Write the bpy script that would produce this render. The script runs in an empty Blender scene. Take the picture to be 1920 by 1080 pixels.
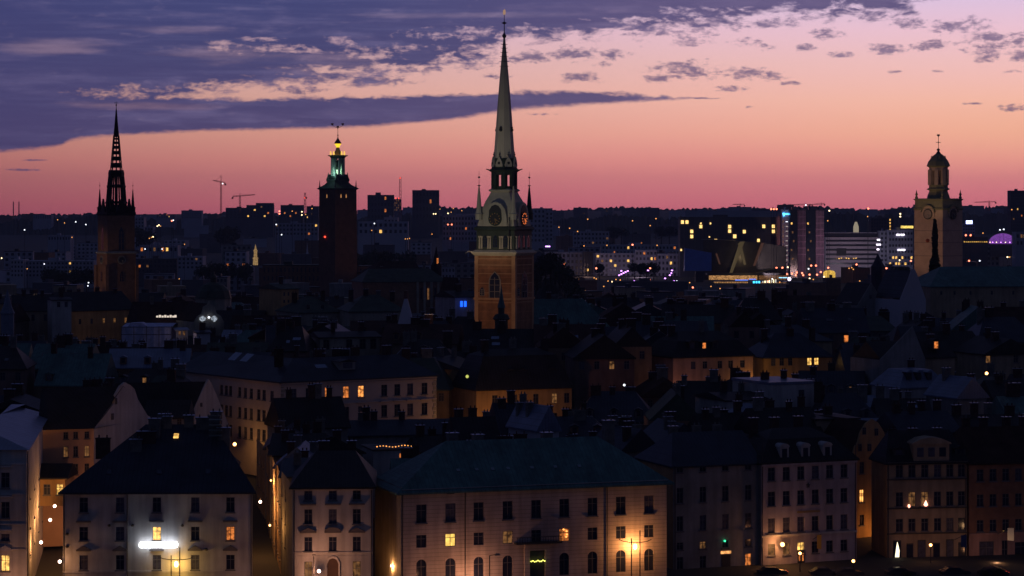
import bpy, math, random
from mathutils import Vector
R = math.radians
SC = bpy.context.scene
COL = SC.collection
random.seed(7)

# ------------------------------------------------------------------ camera
F = 4500.0; HOR = 400.0; CH = 55.0          # focal length in photo pixels, horizon row, camera height (m)
cam = bpy.data.cameras.new('camera'); camo = bpy.data.objects.new('camera', cam); COL.objects.link(camo)
cam.sensor_width = 36; cam.lens = F/1920*36; cam.shift_y = -(540-HOR)/1920
cam.clip_start = 1; cam.clip_end = 30000
camo.location = (0, 0, CH); camo.rotation_euler = (R(90), 0, 0)
SC.camera = camo
SC.view_settings.view_transform = 'Standard'; SC.view_settings.look = 'None'
SC.view_settings.exposure = 0; SC.view_settings.gamma = 1
cy = SC.cycles
cy.use_denoising = True; cy.max_bounces = 4; cy.diffuse_bounces = 2; cy.glossy_bounces = 2; cy.transmission_bounces = 2
cy.volume_bounces = 0; cy.caustics_reflective = False; cy.caustics_refractive = False
cy.sample_clamp_indirect = 2.0

def lin(c):
    return tuple(((v/255)/12.92 if v/255 <= .04045 else ((v/255+.055)/1.055)**2.4) for v in c)

# ------------------------------------------------------------------ world: dusk sky with clouds, laid out by direction
W = bpy.data.worlds.new('World'); SC.world = W; W.use_nodes = True
nt = W.node_tree; nt.nodes.clear(); N = nt.nodes; LK = nt.links
def node(t, **k):
    n = N.new(t)
    for a, b in k.items(): setattr(n, a, b)
    return n
def mth(op, *a, clamp=False):
    n = node('ShaderNodeMath', operation=op); n.use_clamp = clamp
    for i, v in enumerate(a):
        if isinstance(v, (int, float)): n.inputs[i].default_value = v
        else: LK.new(v, n.inputs[i])
    return n.outputs[0]
def ramp(fac, stops, interp='LINEAR'):
    n = node('ShaderNodeValToRGB'); n.color_ramp.interpolation = interp
    e = n.color_ramp.elements
    while len(e) < len(stops): e.new(0.5)
    for i, (p, c) in enumerate(stops):
        e[i].position = p; e[i].color = (*c, 1)
    LK.new(fac, n.inputs[0]); return n.outputs[0]
def curve(fac, pts, lo, hi):
    """piecewise value of a 0..1 factor, given in photo-like units"""
    n = node('ShaderNodeFloatCurve'); c = n.mapping.curves[0]
    pts = [(a, (b-lo)/(hi-lo)) for a, b in pts]
    c.points[0].location = pts[0]; c.points[1].location = pts[-1]
    for p in pts[1:-1]: c.points.new(*p)
    for p in c.points: p.handle_type = 'AUTO_CLAMPED'
    n.mapping.update(); LK.new(fac, n.inputs[1])
    return mth('MULTIPLY_ADD', n.outputs[0], hi-lo, lo)
def mixc(f, a, b):
    n = node('ShaderNodeMix', data_type='RGBA')
    if isinstance(f, (int, float)): n.inputs[0].default_value = f
    else: LK.new(f, n.inputs[0])
    for s, v in ((6, a), (7, b)):
        if isinstance(v, tuple): n.inputs[s].default_value = (*v, 1)
        else: LK.new(v, n.inputs[s])
    return n.outputs[2]
tc = node('ShaderNodeTexCoord'); sx = node('ShaderNodeSeparateXYZ'); LK.new(tc.outputs['Generated'], sx.inputs[0])
dx, dy, dz = sx.outputs
az = mth('ARCTAN2', dx, dy); el = mth('ARCSINE', dz)
U = mth('MULTIPLY_ADD', az, 4540, 960)              # azimuth and elevation in units of 1/4500 rad
V = mth('MULTIPLY_ADD', el, -4500, 400)
U1 = mth('DIVIDE', U, 1920, clamp=True)
def noise(sx_, sy_, ox, oy, scale=1, detail=5, rough=.55, dist=0):
    cb = node('ShaderNodeCombineXYZ')
    LK.new(mth('MULTIPLY_ADD', U, 1/sx_, ox), cb.inputs[0]); LK.new(mth('MULTIPLY_ADD', V, 1/sy_, oy), cb.inputs[1])
    n = node('ShaderNodeTexNoise'); n.inputs['Scale'].default_value = scale; n.inputs['Detail'].default_value = detail
    n.inputs['Roughness'].default_value = rough; n.inputs['Distortion'].default_value = dist
    LK.new(cb.outputs[0], n.inputs['Vector']); return n.outputs['Fac']
nA = noise(150, 32, 3.1, 7.7, detail=6, rough=.6)
nB = noise(46, 17, 11.3, 2.2, detail=6, rough=.62, dist=.4)
nC = noise(420, 26, 5.5, 1.2, detail=4, rough=.5)
nD = noise(14, 7, 1.5, 9.2, detail=3, rough=.6)
cA = mth('SUBTRACT', nA, .5); cB = mth('SUBTRACT', nB, .5); cC = mth('SUBTRACT', nC, .5); cD = mth('SUBTRACT', nD, .5)
def ss(x, a, b):
    n = node('ShaderNodeMapRange', interpolation_type='SMOOTHSTEP')
    LK.new(x, n.inputs[0]); n.inputs[1].default_value = a; n.inputs[2].default_value = b; return n.outputs[0]
def P(x): return x/1920
# clear sky
Vt = mth('MULTIPLY_ADD', V, 1/1200, .65)            # V=-780 -> 0 ; V=400 -> .983
def vp(v): return v/1200+.65
clear = ramp(Vt, [(0, lin((60, 66, 120))), (vp(-400), lin((120, 120, 172))), (vp(-120), lin((186, 172, 210))), (vp(0), lin((211, 186, 214))),
    (vp(60), lin((226, 186, 200))), (vp(120), lin((232, 184, 182))), (vp(190), lin((239, 180, 166))), (vp(250), lin((240, 168, 152))),
    (vp(300), lin((236, 150, 143))), (vp(345), lin((226, 133, 138))), (vp(385), lin((216, 116, 130))), (vp(400), lin((209, 110, 128)))])
side = curve(mth('MULTIPLY_ADD', U, 1/3000, .18, clamp=True), [(0, .40), (.18, .66), (.34, .84), (.5, 1.0), (.66, 1.12), (.82, 1.17), (1, 1.0)], 0, 1.4)
vm = node('ShaderNodeVectorMath', operation='SCALE'); LK.new(clear, vm.inputs[0]); LK.new(side, vm.inputs[3]); clear = vm.outputs[0]
gold = mth('MULTIPLY', ss(U, 1150, 2000), mth('MULTIPLY', ss(V, 120, 250), mth('SUBTRACT', 1, ss(V, 250, 360))))
clear = mixc(mth('MULTIPLY', gold, .30), clear, lin((255, 196, 140)))
# upper bank
e1 = curve(U1, [(0, 255), (P(120), 245), (P(300), 205), (P(480), 158), (P(640), 152), (P(760), 138), (P(880), 112), (P(960), 74), (P(1060), 72), (P(1200), 60),
                (P(1340), 52), (P(1420), 34), (P(1560), 38), (P(1680), 30), (P(1760), -12), (1, -60)], -100, 400)
dU = mth('SUBTRACT', e1, V)
dU = mth('ADD', dU, mth('MULTIPLY', cA, 80)); dU = mth('ADD', dU, mth('MULTIPLY', cB, mth('MULTIPLY_ADD', ss(U, 250, 800), 70, 35))); dU = mth('ADD', dU, mth('MULTIPLY', cD, 22))
mU = ss(dU, -12, 20)
# lower lobe with a crisp under-edge
e2 = curve(U1, [(0, 120), (P(160), 172), (P(330), 183), (P(480), 186), (P(640), 183), (P(800), 178), (P(960), 174), (P(1100), 173), (P(1200), 179), (P(1275), 184), (P(1330), 195), (1, 215)], 0, 400)
e3 = curve(U1, [(0, 287), (P(60), 282), (P(118), 274), (P(136), 264), (P(180), 259), (P(300), 251), (P(480), 245), (P(640), 241), (P(760), 231), (P(860), 221), (P(960), 207), (P(1080), 198), (P(1200), 191), (P(1275), 186), (P(1330), 180), (1, 150)], 0, 400)
dL = mth('MINIMUM', mth('ADD', mth('SUBTRACT', V, e2), mth('MULTIPLY', cB, 30)), mth('ADD', mth('SUBTRACT', e3, V), mth('ADD', mth('MULTIPLY', cC, 11), mth('MULTIPLY', cB, 6))))
dL = mth('ADD', dL, mth('MULTIPLY', cD, 7))
mL = ss(dL, -4.5, 6)
# puffs
puffs = [(1288, 133, 78, 23), (1232, 148, 42, 9), (1400, 138, 52, 17), (1452, 145, 36, 13), (1482, 157, 26, 5), (1372, 168, 40, 8), (1080, 98, 62, 20), (1000, 108, 40, 16),
    (1090, 146, 52, 13), (1128, 121, 24, 8), (1150, 103, 38, 12), (1745, 90, 42, 14), (1800, 55, 62, 24), (1850, 85, 62, 26), (1845, 108, 40, 16), (1905, 108, 34, 20), (1910, 76, 36, 17), (1665, 98, 40, 15),
    (1555, 68, 38, 13), (1512, 92, 22, 11), (1580, 106, 38, 8), (1640, 30, 70, 18), (1700, 48, 50, 14), (1450, 46, 52, 12), (1380, 46, 36, 22), (1400, 80, 36, 12), (1440, 92, 22, 9),
    (1300, 78, 44, 12), (1900, 206, 52, 8), (1822, 198, 24, 3), (1680, 139, 20, 6), (1755, 138, 16, 4), (45, 320, 46, 3.2), (68, 302, 26, 2.6), (1408, 202, 12, 3),
    (870, 116, 82, 17), (905, 84, 50, 16), (960, 112, 26, 8), (930, 143, 40, 6), (700, 150, 90, 12), (560, 168, 60, 11), (1010, 214, 44, 3), (1250, 60, 120, 14), (1330, 185, 30, 2.5), (1750, 4, 26, 5), (1890, 140, 30, 5)]
best = None
for cx, cy_, rx, ry in puffs:
    a = mth('MULTIPLY_ADD', U, 1/rx, -cx/rx); b = mth('MULTIPLY_ADD', V, 1/ry, -cy_/ry)
    q = mth('ADD', mth('MULTIPLY', a, a), mth('MULTIPLY', b, b))
    best = q if best is None else mth('MINIMUM', best, q)
pf = mth('SUBTRACT', .62, mth('MINIMUM', best, 5))
pf = mth('ADD', pf, mth('MULTIPLY', cB, 3.8)); pf = mth('ADD', pf, mth('MULTIPLY', cD, 2.6))
mP = mth('MULTIPLY', ss(pf, -.25, 1.1), .84)
mask = mth('MAXIMUM', mth('MAXIMUM', mU, mL), mP)
gaps = [(212, 178, 62, 6), (262, 171, 40, 5), (300, 165, 46, 5), (385, 163, 62, 6.5), (430, 171, 44, 3.5), (462, 93, 66, 6), (420, 84, 26, 4), (510, 96, 30, 3), (590, 131, 34, 5.5), (556, 160, 60, 5), (600, 178, 90, 5), (545, 141, 26, 3),
    (640, 78, 26, 6), (585, 98, 26, 3), (700, 130, 50, 7), (730, 92, 60, 5), (850, 62, 62, 7), (690, 106, 40, 5), (1590, 12, 22, 5), (1200, 38, 60, 4), (1300, 24, 70, 5), (480, 76, 30, 3), (150, 176, 30, 2.5)]
gaps = [(a, b, c*1.35, d*1.5) for a, b, c, d in gaps]
bg_ = None
for cx, cy_, rx, ry in gaps:
    a = mth('MULTIPLY_ADD', U, 1/rx, -cx/rx); b = mth('MULTIPLY_ADD', V, 1/ry, -cy_/ry)
    q = mth('ADD', mth('MULTIPLY', a, a), mth('MULTIPLY', b, b))
    bg_ = q if bg_ is None else mth('MINIMUM', bg_, q)
gp = mth('SUBTRACT', .35, mth('MULTIPLY', mth('MINIMUM', bg_, 8), .55)); gp = mth('SUBTRACT', gp, mth('MULTIPLY', cB, 5.5)); gp = mth('SUBTRACT', gp, mth('MULTIPLY', cA, 3)); gp = mth('SUBTRACT', gp, mth('MULTIPLY', cD, 2.5))
gap = ss(gp, -.4, 1.3)
# faint wider thinnings of the sheet
wide = [(110, 92, 130, 22), (420, 108, 200, 26), (640, 118, 160, 30), (330, 60, 180, 12), (250, 200, 200, 12), (900, 30, 300, 9)]
bw = None
for cx, cy_, rx, ry in wide:
    a = mth('MULTIPLY_ADD', U, 1/rx, -cx/rx); b = mth('MULTIPLY_ADD', V, 1/ry, -cy_/ry)
    q = mth('ADD', mth('MULTIPLY', a, a), mth('MULTIPLY', b, b))
    bw = q if bw is None else mth('MINIMUM', bw, q)
wd = mth('ADD', mth('SUBTRACT', .6, mth('MINIMUM', bw, 4)), mth('MULTIPLY', cC, 2.6)); wd = mth('ADD', wd, mth('MULTIPLY', cA, 2.0))
mask = mth('MULTIPLY', mask, mth('SUBTRACT', 1, mth('MULTIPLY', gap, .72))); mask = mth('MULTIPLY', mask, mth('SUBTRACT', 1, mth('MULTIPLY', ss(wd, -.2, 1.2), .24)))
fil = noise(230, 9, 8.3, 4.1, detail=5, rough=.6)
cl = ramp(mth('MULTIPLY_ADD', V, 1/300, 0, clamp=True), [(0, lin((60, 67, 118))), (.3, lin((62, 66, 114))), (.6, lin((72, 70, 116))), (1, lin((80, 72, 114)))])
cl = mixc(mth('MULTIPLY', ss(mth('ADD', nA, mth('MULTIPLY', cC, .7)), .46, .74), .5), cl, lin((112, 104, 146)))
cl = mixc(mth('MULTIPLY', ss(mth('ADD', nB, mth('MULTIPLY', cA, .6)), .58, .85), .42), cl, lin((140, 124, 156)))
cl = mixc(mth('MULTIPLY', ss(fil, .45, .75), .22), cl, lin((104, 104, 150)))
cl = mixc(mth('MULTIPLY', ss(mth('SUBTRACT', 1, fil), .48, .75), .25), cl, lin((56, 58, 108)))
cl = mixc(mth('MULTIPLY', ss(U, 500, 1500), .38), cl, lin((128, 104, 138)))
cl = mixc(mth('MULTIPLY', mth('SUBTRACT', 1, ss(U, -300, 500)), .55), cl, lin((56, 58, 108)))
sky = mixc(mth('MULTIPLY', mask, .97), clear, cl)
# the rest of the dome: deep blue overhead and behind
faraz = ss(mth('ABSOLUTE', az), .9, 2.0)
sky = mixc(mth('MAXIMUM', faraz, ss(el, .14, .5)), sky, (.021, .029, .068))
sky = mixc(ss(mth('MULTIPLY', el, -1), .01, .05), sky, (.010, .010, .016))
bg = node('ShaderNodeBackground'); LK.new(sky, bg.inputs[0]); bg.inputs[1].default_value = 1.0
wo = node('ShaderNodeOutputWorld'); LK.new(bg.outputs[0], wo.inputs[0])
W.cycles.sampling_method = 'MANUAL'; W.cycles.sample_map_resolution = 1024
# what is left of the sun: a faint rose glow from the north-west horizon
sl = bpy.data.lights.new('sun', 'SUN'); sl.energy = .02; sl.angle = R(20); sl.color = (1, .5, .4)
so = bpy.data.objects.new('sun', sl); COL.objects.link(so); so.rotation_euler = (R(-88), 0, R(-20))

# ------------------------------------------------------------------ helpers
def X(px, Y): return (px-960)/F*Y
def Z(py, Y): return CH-(py-HOR)/F*Y
class MB:
    def __init__(s): s.v = []; s.f = []
    def quad(s, *p):
        n = len(s.v); s.v += [tuple(q) for q in p]; s.f.append(tuple(range(n, n+len(p)))); return s
    def box(s, x0, x1, y0, y1, z0, z1):
        n = len(s.v)
        s.v += [(x, y, z) for z in (z0, z1) for x, y in ((x0, y0), (x1, y0), (x1, y1), (x0, y1))]
        s.f += [tuple(n+i for i in q) for q in ((3, 2, 1, 0), (4, 5, 6, 7), (0, 1, 5, 4), (1, 2, 6, 5), (2, 3, 7, 6), (3, 0, 4, 7))]; return s
    def lathe(s, prof, n=8, c=(0, 0), rot=None, cap=True):
        """prof: (half width, z) from bottom to top; for n=4 the half width is the apothem"""
        if rot is None: rot = math.pi/n
        k = 1/math.cos(math.pi/n); b = len(s.v)
        for r, z in prof:
            for i in range(n):
                a = rot+2*math.pi*i/n
                s.v.append((c[0]+r*k*math.cos(a), c[1]+r*k*math.sin(a), z))
        for j in range(len(prof)-1):
            for i in range(n):
                i2 = (i+1) % n
                s.f.append((b+j*n+i, b+j*n+i2, b+(j+1)*n+i2, b+(j+1)*n+i))
        if cap:
            s.f.append(tuple(b+i for i in reversed(range(n)))); s.f.append(tuple(b+(len(prof)-1)*n+i for i in range(n)))
        return s
    def bar(s, a, b, r, n=5, r2=None):
        a = Vector(a); b = Vector(b); d = (b-a).normalized(); r2 = r if r2 is None else r2
        u = d.cross(Vector((0, 0, 1))); u = u.normalized() if u.length > .01 else Vector((1, 0, 0)); w = d.cross(u)
        k = len(s.v)
        for p, q in ((a, r), (b, r2)):
            for i in range(n):
                t = 2*math.pi*i/n; s.v.append(tuple(p+u*q*math.cos(t)+w*q*math.sin(t)))
        for i in range(n):
            s.f.append((k+i, k+(i+1) % n, k+n+(i+1) % n, k+n+i))
        s.f.append(tuple(k+i for i in reversed(range(n)))); s.f.append(tuple(k+n+i for i in range(n))); return s
    def ball(s, c, r, n=8, m=5, sz=1):
        prof = [(max(.001, r*math.sin(math.pi*i/m)), c[2]-r*sz*math.cos(math.pi*i/m)) for i in range(m+1)]
        return s.lathe(prof, n, (c[0], c[1]))
    def extrude(s, pts, f0, f1):
        """polygon pts [(a,b)], f0/f1 map (a,b) to 3D front and back"""
        n = len(pts); k = len(s.v)
        s.v += [f0(*p) for p in pts]+[f1(*p) for p in pts]
        s.f.append(tuple(k+i for i in range(n))); s.f.append(tuple(k+n+i for i in reversed(range(n))))
        for i in range(n):
            j = (i+1) % n; s.f.append((k+i, k+n+i, k+n+j, k+j))
        return s
    def mesh(s, name, mat):
        me = bpy.data.meshes.new(name); me.from_pydata(s.v, [], s.f)
        me.materials.append(mat); me.update(); return me
    def build(s, name, mat, parent=None, loc=(0, 0, 0), rz=0):
        return put(name, s.mesh(name, mat), parent, loc, rz)
def put(name, me, parent=None, loc=(0, 0, 0), rz=0):
    o = bpy.data.objects.new(name, me); COL.objects.link(o); o.parent = parent; o.location = loc
    if rz: o.rotation_euler = (0, 0, rz)
    return o
def tag(o, label, cat, group=None):
    o['label'] = label; o['category'] = cat
    if group: o['group'] = group
    return o
def thing(name, label, cat, loc=(0, 0, 0), rz=0, group=None):
    return tag(put(name, None, None, loc, rz), label, cat, group)
def struct(o, kind='structure'): o['kind'] = kind; return o

MATS = {}
def mat(name, col, rough=.85, metal=0, var=.25, scale=.35, emit=None, es=0, stretch=None, bands=None, spec=.4, streak=0):
    if name in MATS: return MATS[name]
    m = bpy.data.materials.new(name); m.use_nodes = True; t = m.node_tree; b = t.nodes['Principled BSDF']
    b.inputs['Roughness'].default_value = rough; b.inputs['Metallic'].default_value = metal
    b.inputs['Base Color'].default_value = (*col, 1); b.inputs['Specular IOR Level'].default_value = spec
    if var:
        c = t.nodes.new('ShaderNodeTexCoord'); mp = t.nodes.new('ShaderNodeMapping'); mp.inputs['Scale'].default_value = stretch or (1, 1, 1)
        t.links.new(c.outputs['Object'], mp.inputs[0])
        n = t.nodes.new('ShaderNodeTexNoise'); n.inputs['Scale'].default_value = scale; n.inputs['Detail'].default_value = 8; n.inputs['Roughness'].default_value = .65
        t.links.new(mp.outputs[0], n.inputs['Vector'])
        r = t.nodes.new('ShaderNodeValToRGB')
        r.color_ramp.elements[0].position = .3; r.color_ramp.elements[1].position = .7
        r.color_ramp.elements[0].color = (*[v*(1-var) for v in col], 1); r.color_ramp.elements[1].color = (*[min(1, v*(1+var)) for v in col], 1)
        t.links.new(n.outputs['Fac'], r.inputs[0]); out = r.outputs[0]
        if bands:                                    # joints between courses / seams between sheets
            axis, step, width, dark = bands
            s_ = t.nodes.new('ShaderNodeSeparateXYZ'); t.links.new(c.outputs['Object'], s_.inputs[0])
            d = t.nodes.new('ShaderNodeMath'); d.operation = 'MULTIPLY'; d.inputs[1].default_value = 1/step; t.links.new(s_.outputs[axis], d.inputs[0])
            f = t.nodes.new('ShaderNodeMath'); f.operation = 'FRACT'; t.links.new(d.outputs[0], f.inputs[0])
            l = t.nodes.new('ShaderNodeMath'); l.operation = 'LESS_THAN'; l.inputs[1].default_value = width; t.links.new(f.outputs[0], l.inputs[0])
            x = t.nodes.new('ShaderNodeMix'); x.data_type = 'RGBA'; t.links.new(l.outputs[0], x.inputs[0]); t.links.new(out, x.inputs[6])
            x.inputs[7].default_value = (*[v*dark for v in col], 1); out = x.outputs[2]
        if streak:                                   # rain streaks and patched plaster
            m2 = t.nodes.new('ShaderNodeMapping'); m2.inputs['Scale'].default_value = (1.1, 1.1, .10); t.links.new(c.outputs['Object'], m2.inputs[0])
            n2 = t.nodes.new('ShaderNodeTexNoise'); n2.inputs['Scale'].default_value = 1.0; n2.inputs['Detail'].default_value = 6; t.links.new(m2.outputs[0], n2.inputs['Vector'])
            n3 = t.nodes.new('ShaderNodeTexNoise'); n3.inputs['Scale'].default_value = .13; n3.inputs['Detail'].default_value = 3; t.links.new(c.outputs['Object'], n3.inputs['Vector'])
            ad = t.nodes.new('ShaderNodeMath'); ad.operation = 'ADD'; t.links.new(n2.outputs['Fac'], ad.inputs[0]); t.links.new(n3.outputs['Fac'], ad.inputs[1])
            r2 = t.nodes.new('ShaderNodeMapRange'); r2.inputs[1].default_value = .8; r2.inputs[2].default_value = 1.25; r2.inputs[3].default_value = 1-streak; r2.inputs[4].default_value = 1
            t.links.new(ad.outputs[0], r2.inputs[0]); vs = t.nodes.new('ShaderNodeVectorMath'); vs.operation = 'SCALE'; t.links.new(out, vs.inputs[0]); t.links.new(r2.outputs[0], vs.inputs[3]); out = vs.outputs[0]
        t.links.new(out, b.inputs['Base Color'])
    if emit:
        b.inputs['Emission Color'].default_value = (*emit, 1); b.inputs['Emission Strength'].default_value = es
        m.cycles.emission_sampling = 'NONE'
    MATS[name] = m; return m
def glow(name, col, s, patchy=0):
    """a light source seen directly, or a lit look put in as emission; patchy = curtains and furniture break a lit window up"""
    if name in MATS: return MATS[name]
    m = mat(name, (.02, .02, .02), .5, var=0, emit=col, es=s)
    if patchy:
        t = m.node_tree; b = t.nodes['Principled BSDF']
        c = t.nodes.new('ShaderNodeTexCoord'); oi = t.nodes.new('ShaderNodeObjectInfo')
        ad = t.nodes.new('ShaderNodeVectorMath'); ad.operation = 'ADD'; t.links.new(c.outputs['Object'], ad.inputs[0])
        sc = t.nodes.new('ShaderNodeMath'); sc.operation = 'MULTIPLY'; sc.inputs[1].default_value = 60; t.links.new(oi.outputs['Random'], sc.inputs[0])
        t.links.new(sc.outputs[0], ad.inputs[1])
        n = t.nodes.new('ShaderNodeTexNoise'); n.inputs['Scale'].default_value = 1.6; n.inputs['Detail'].default_value = 3
        t.links.new(ad.outputs[0], n.inputs['Vector'])
        r = t.nodes.new('ShaderNodeMapRange'); r.inputs[1].default_value = .36; r.inputs[2].default_value = .62
        r.inputs[3].default_value = s*(1-patchy); r.inputs[4].default_value = s*1.3
        t.links.new(n.outputs['Fac'], r.inputs[0]); t.links.new(r.outputs[0], b.inputs['Emission Strength'])
    return m
# walls
WHITE = mat('white_plaster', (.46, .45, .47), var=.13, scale=.25, streak=.38)
PALACE = mat('banded_plaster', (.44, .38, .38), var=.12, scale=.25, bands=(2, .55, .12, .62), streak=.38)
LILAC = mat('lilac_plaster', (.42, .37, .42), var=.12, streak=.38)
OCHRE = mat('ochre_plaster', (.42, .27, .13), var=.2, streak=.38)
TAN = mat('tan_plaster', (.36, .28, .2), var=.18, streak=.38)
GREYW = mat('grey_plaster', (.26, .26, .27), var=.2, streak=.38)
PINKW = mat('pink_plaster', (.38, .24, .22), var=.18, streak=.38)
BRICK = mat('red_brick', (.19, .10, .065), var=.3, scale=.6)
BRICKO = mat('orange_brick', (.30, .14, .07), var=.3, scale=.7, bands=(2, 2.1, .07, 1.35), streak=.35)
STONE = mat('pale_stone', (.34, .31, .27), var=.2, streak=.38)
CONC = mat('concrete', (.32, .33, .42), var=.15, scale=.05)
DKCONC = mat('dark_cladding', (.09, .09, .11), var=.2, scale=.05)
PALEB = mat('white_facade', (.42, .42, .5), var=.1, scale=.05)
# roofs
TINB = mat('black_tin', (.018, .018, .022), .55, var=.5, scale=.3, bands=(0, .62, .1, 1.8), spec=.12)
TING = mat('grey_blue_tin', (.028, .035, .055), .42, var=.35, scale=.3, bands=(0, .62, .1, .5), spec=.12)
TINL = mat('light_blue_tin', (.12, .15, .24), .38, var=.3, scale=.3, bands=(0, .62, .1, .6))
COPPER = mat('green_copper', (.075, .165, .165), .6, var=.32, scale=.22, stretch=(3, 1, 1), bands=(0, .6, .12, .65), spec=.2, streak=.4)
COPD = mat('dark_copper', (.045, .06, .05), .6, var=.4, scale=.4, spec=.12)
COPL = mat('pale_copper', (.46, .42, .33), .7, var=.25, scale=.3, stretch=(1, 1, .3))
TILE = mat('dark_tile', (.035, .018, .016), .9, var=.5, scale=.5, spec=.12)
TILEBR = mat('brown_tile', (.055, .03, .028), .9, var=.4, scale=.5, spec=.12)
IRON = mat('black_iron', (.008, .007, .01), .6, var=.3, spec=.12)
DARK = mat('dark_trim', (.03, .03, .035), .6, var=.2)
FRAMEW = mat('window_frame_grey', (.10, .10, .12), .6, var=.1)
CAPM = mat('metal_cap', (.30, .36, .52), .38, metal=1, var=.2)
BRCH = mat('chimney_brick', (.05, .03, .03), .9, var=.4, scale=1.5, spec=.12)
PLCH = mat('chimney_plaster', (.12, .12, .12), .9, var=.4, scale=1, spec=.12)
GOLD = mat('gold_leaf', (.8, .5, .12), .35, metal=1, var=.1)
GLASS = mat('window_glass', (.016, .02, .045), .12, var=.3, scale=.8, spec=.6)
GLASS2 = mat('curtained_glass', (.06, .06, .10), .25, var=.6, scale=1.3, spec=.5)
BARK = mat('bark', (.03, .022, .016), .9)
LEAF = mat('leaves', (.02, .032, .014), .8, var=.6, scale=.8)
ROADM = mat('asphalt', (.035, .035, .038), .8, var=.3, scale=.4)
EARTH = mat('earth', (.03, .032, .032), .95, var=.4, scale=.02)
LITY = glow('lamplit_yellow', (1, .55, .13), 1.5, .7)
LITO = glow('lamplit_orange', (1, .28, .06), .75, .85)
LITD = glow('lamplit_dim', (1, .45, .15), .16, .8)
CANDLE = glow('candle_light', (1, .35, .08), 2.5)
ORB = glow('orange_lamp', (1, .42, .12), 9)
ORBS = glow('amber_dot', (1, .40, .1), 1.5)
REDB = glow('red_dot', (1, .06, .03), 3)
PURB = glow('violet_dot', (.65, .25, 1), 5)
WHB = glow('white_dot', (.85, .9, 1), 2.2)
WARMB = glow('warm_white_dot', (1, .75, .4), 3.5)
PINKB = glow('pink_white_lamp', (1, .62, .5), 9)

# ------------------------------------------------------------------ windows
_WM = {}
def win_mesh(kind, w, h):
    k = (kind, round(w, 2), round(h, 2))
    if k not in _WM:
        m = MB(); t = .07; w2 = w/2; a = kind == 'arch'
        m.box(-w2, -w2+t, -.06, .03, 0, h); m.box(w2-t, w2, -.06, .03, 0, h); m.box(-w2+t, w2-t, -.06, .03, 0, t); m.box(-w2+t, w2-t, -.06, .03, h-t, h)
        m.box(-.035, .035, -.04, .03, t, h-t); m.box(-w2+t, -.035, -.04, .03, h*.66, h*.66+.07); m.box(.035, w2-t, -.04, .03, h*.66, h*.66+.07)
        if kind == 'sill': m.box(-w2-.12, w2+.12, -.32, .0, -.16, -.002)
        p = MB().quad((-w2+t/2, .0, t/2), (w2-t/2, .0, t/2), (w2-t/2, .0, h-t/2), (-w2+t/2, .0, h-t/2))
        _WM[k] = (m.mesh('window', FRAMEW), p)
    return _WM[k]
_PM = {}
def window(parent, loc, rz, w, h, pm=None, kind='sill', label=None, frame=True):
    m, p = win_mesh(kind, w, h)
    pm = pm or (GLASS2 if random.random() < .22 else GLASS)
    k = (round(w, 2), round(h, 2), pm.name)
    if k not in _PM: _PM[k] = p.mesh('pane', pm)
    if not frame:
        return put('window', _PM[k], parent, loc, rz)
    o = put('window', m, parent, loc, rz); put('pane', _PM[k], o)
    if label: o['label'] = label
    return o

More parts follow.
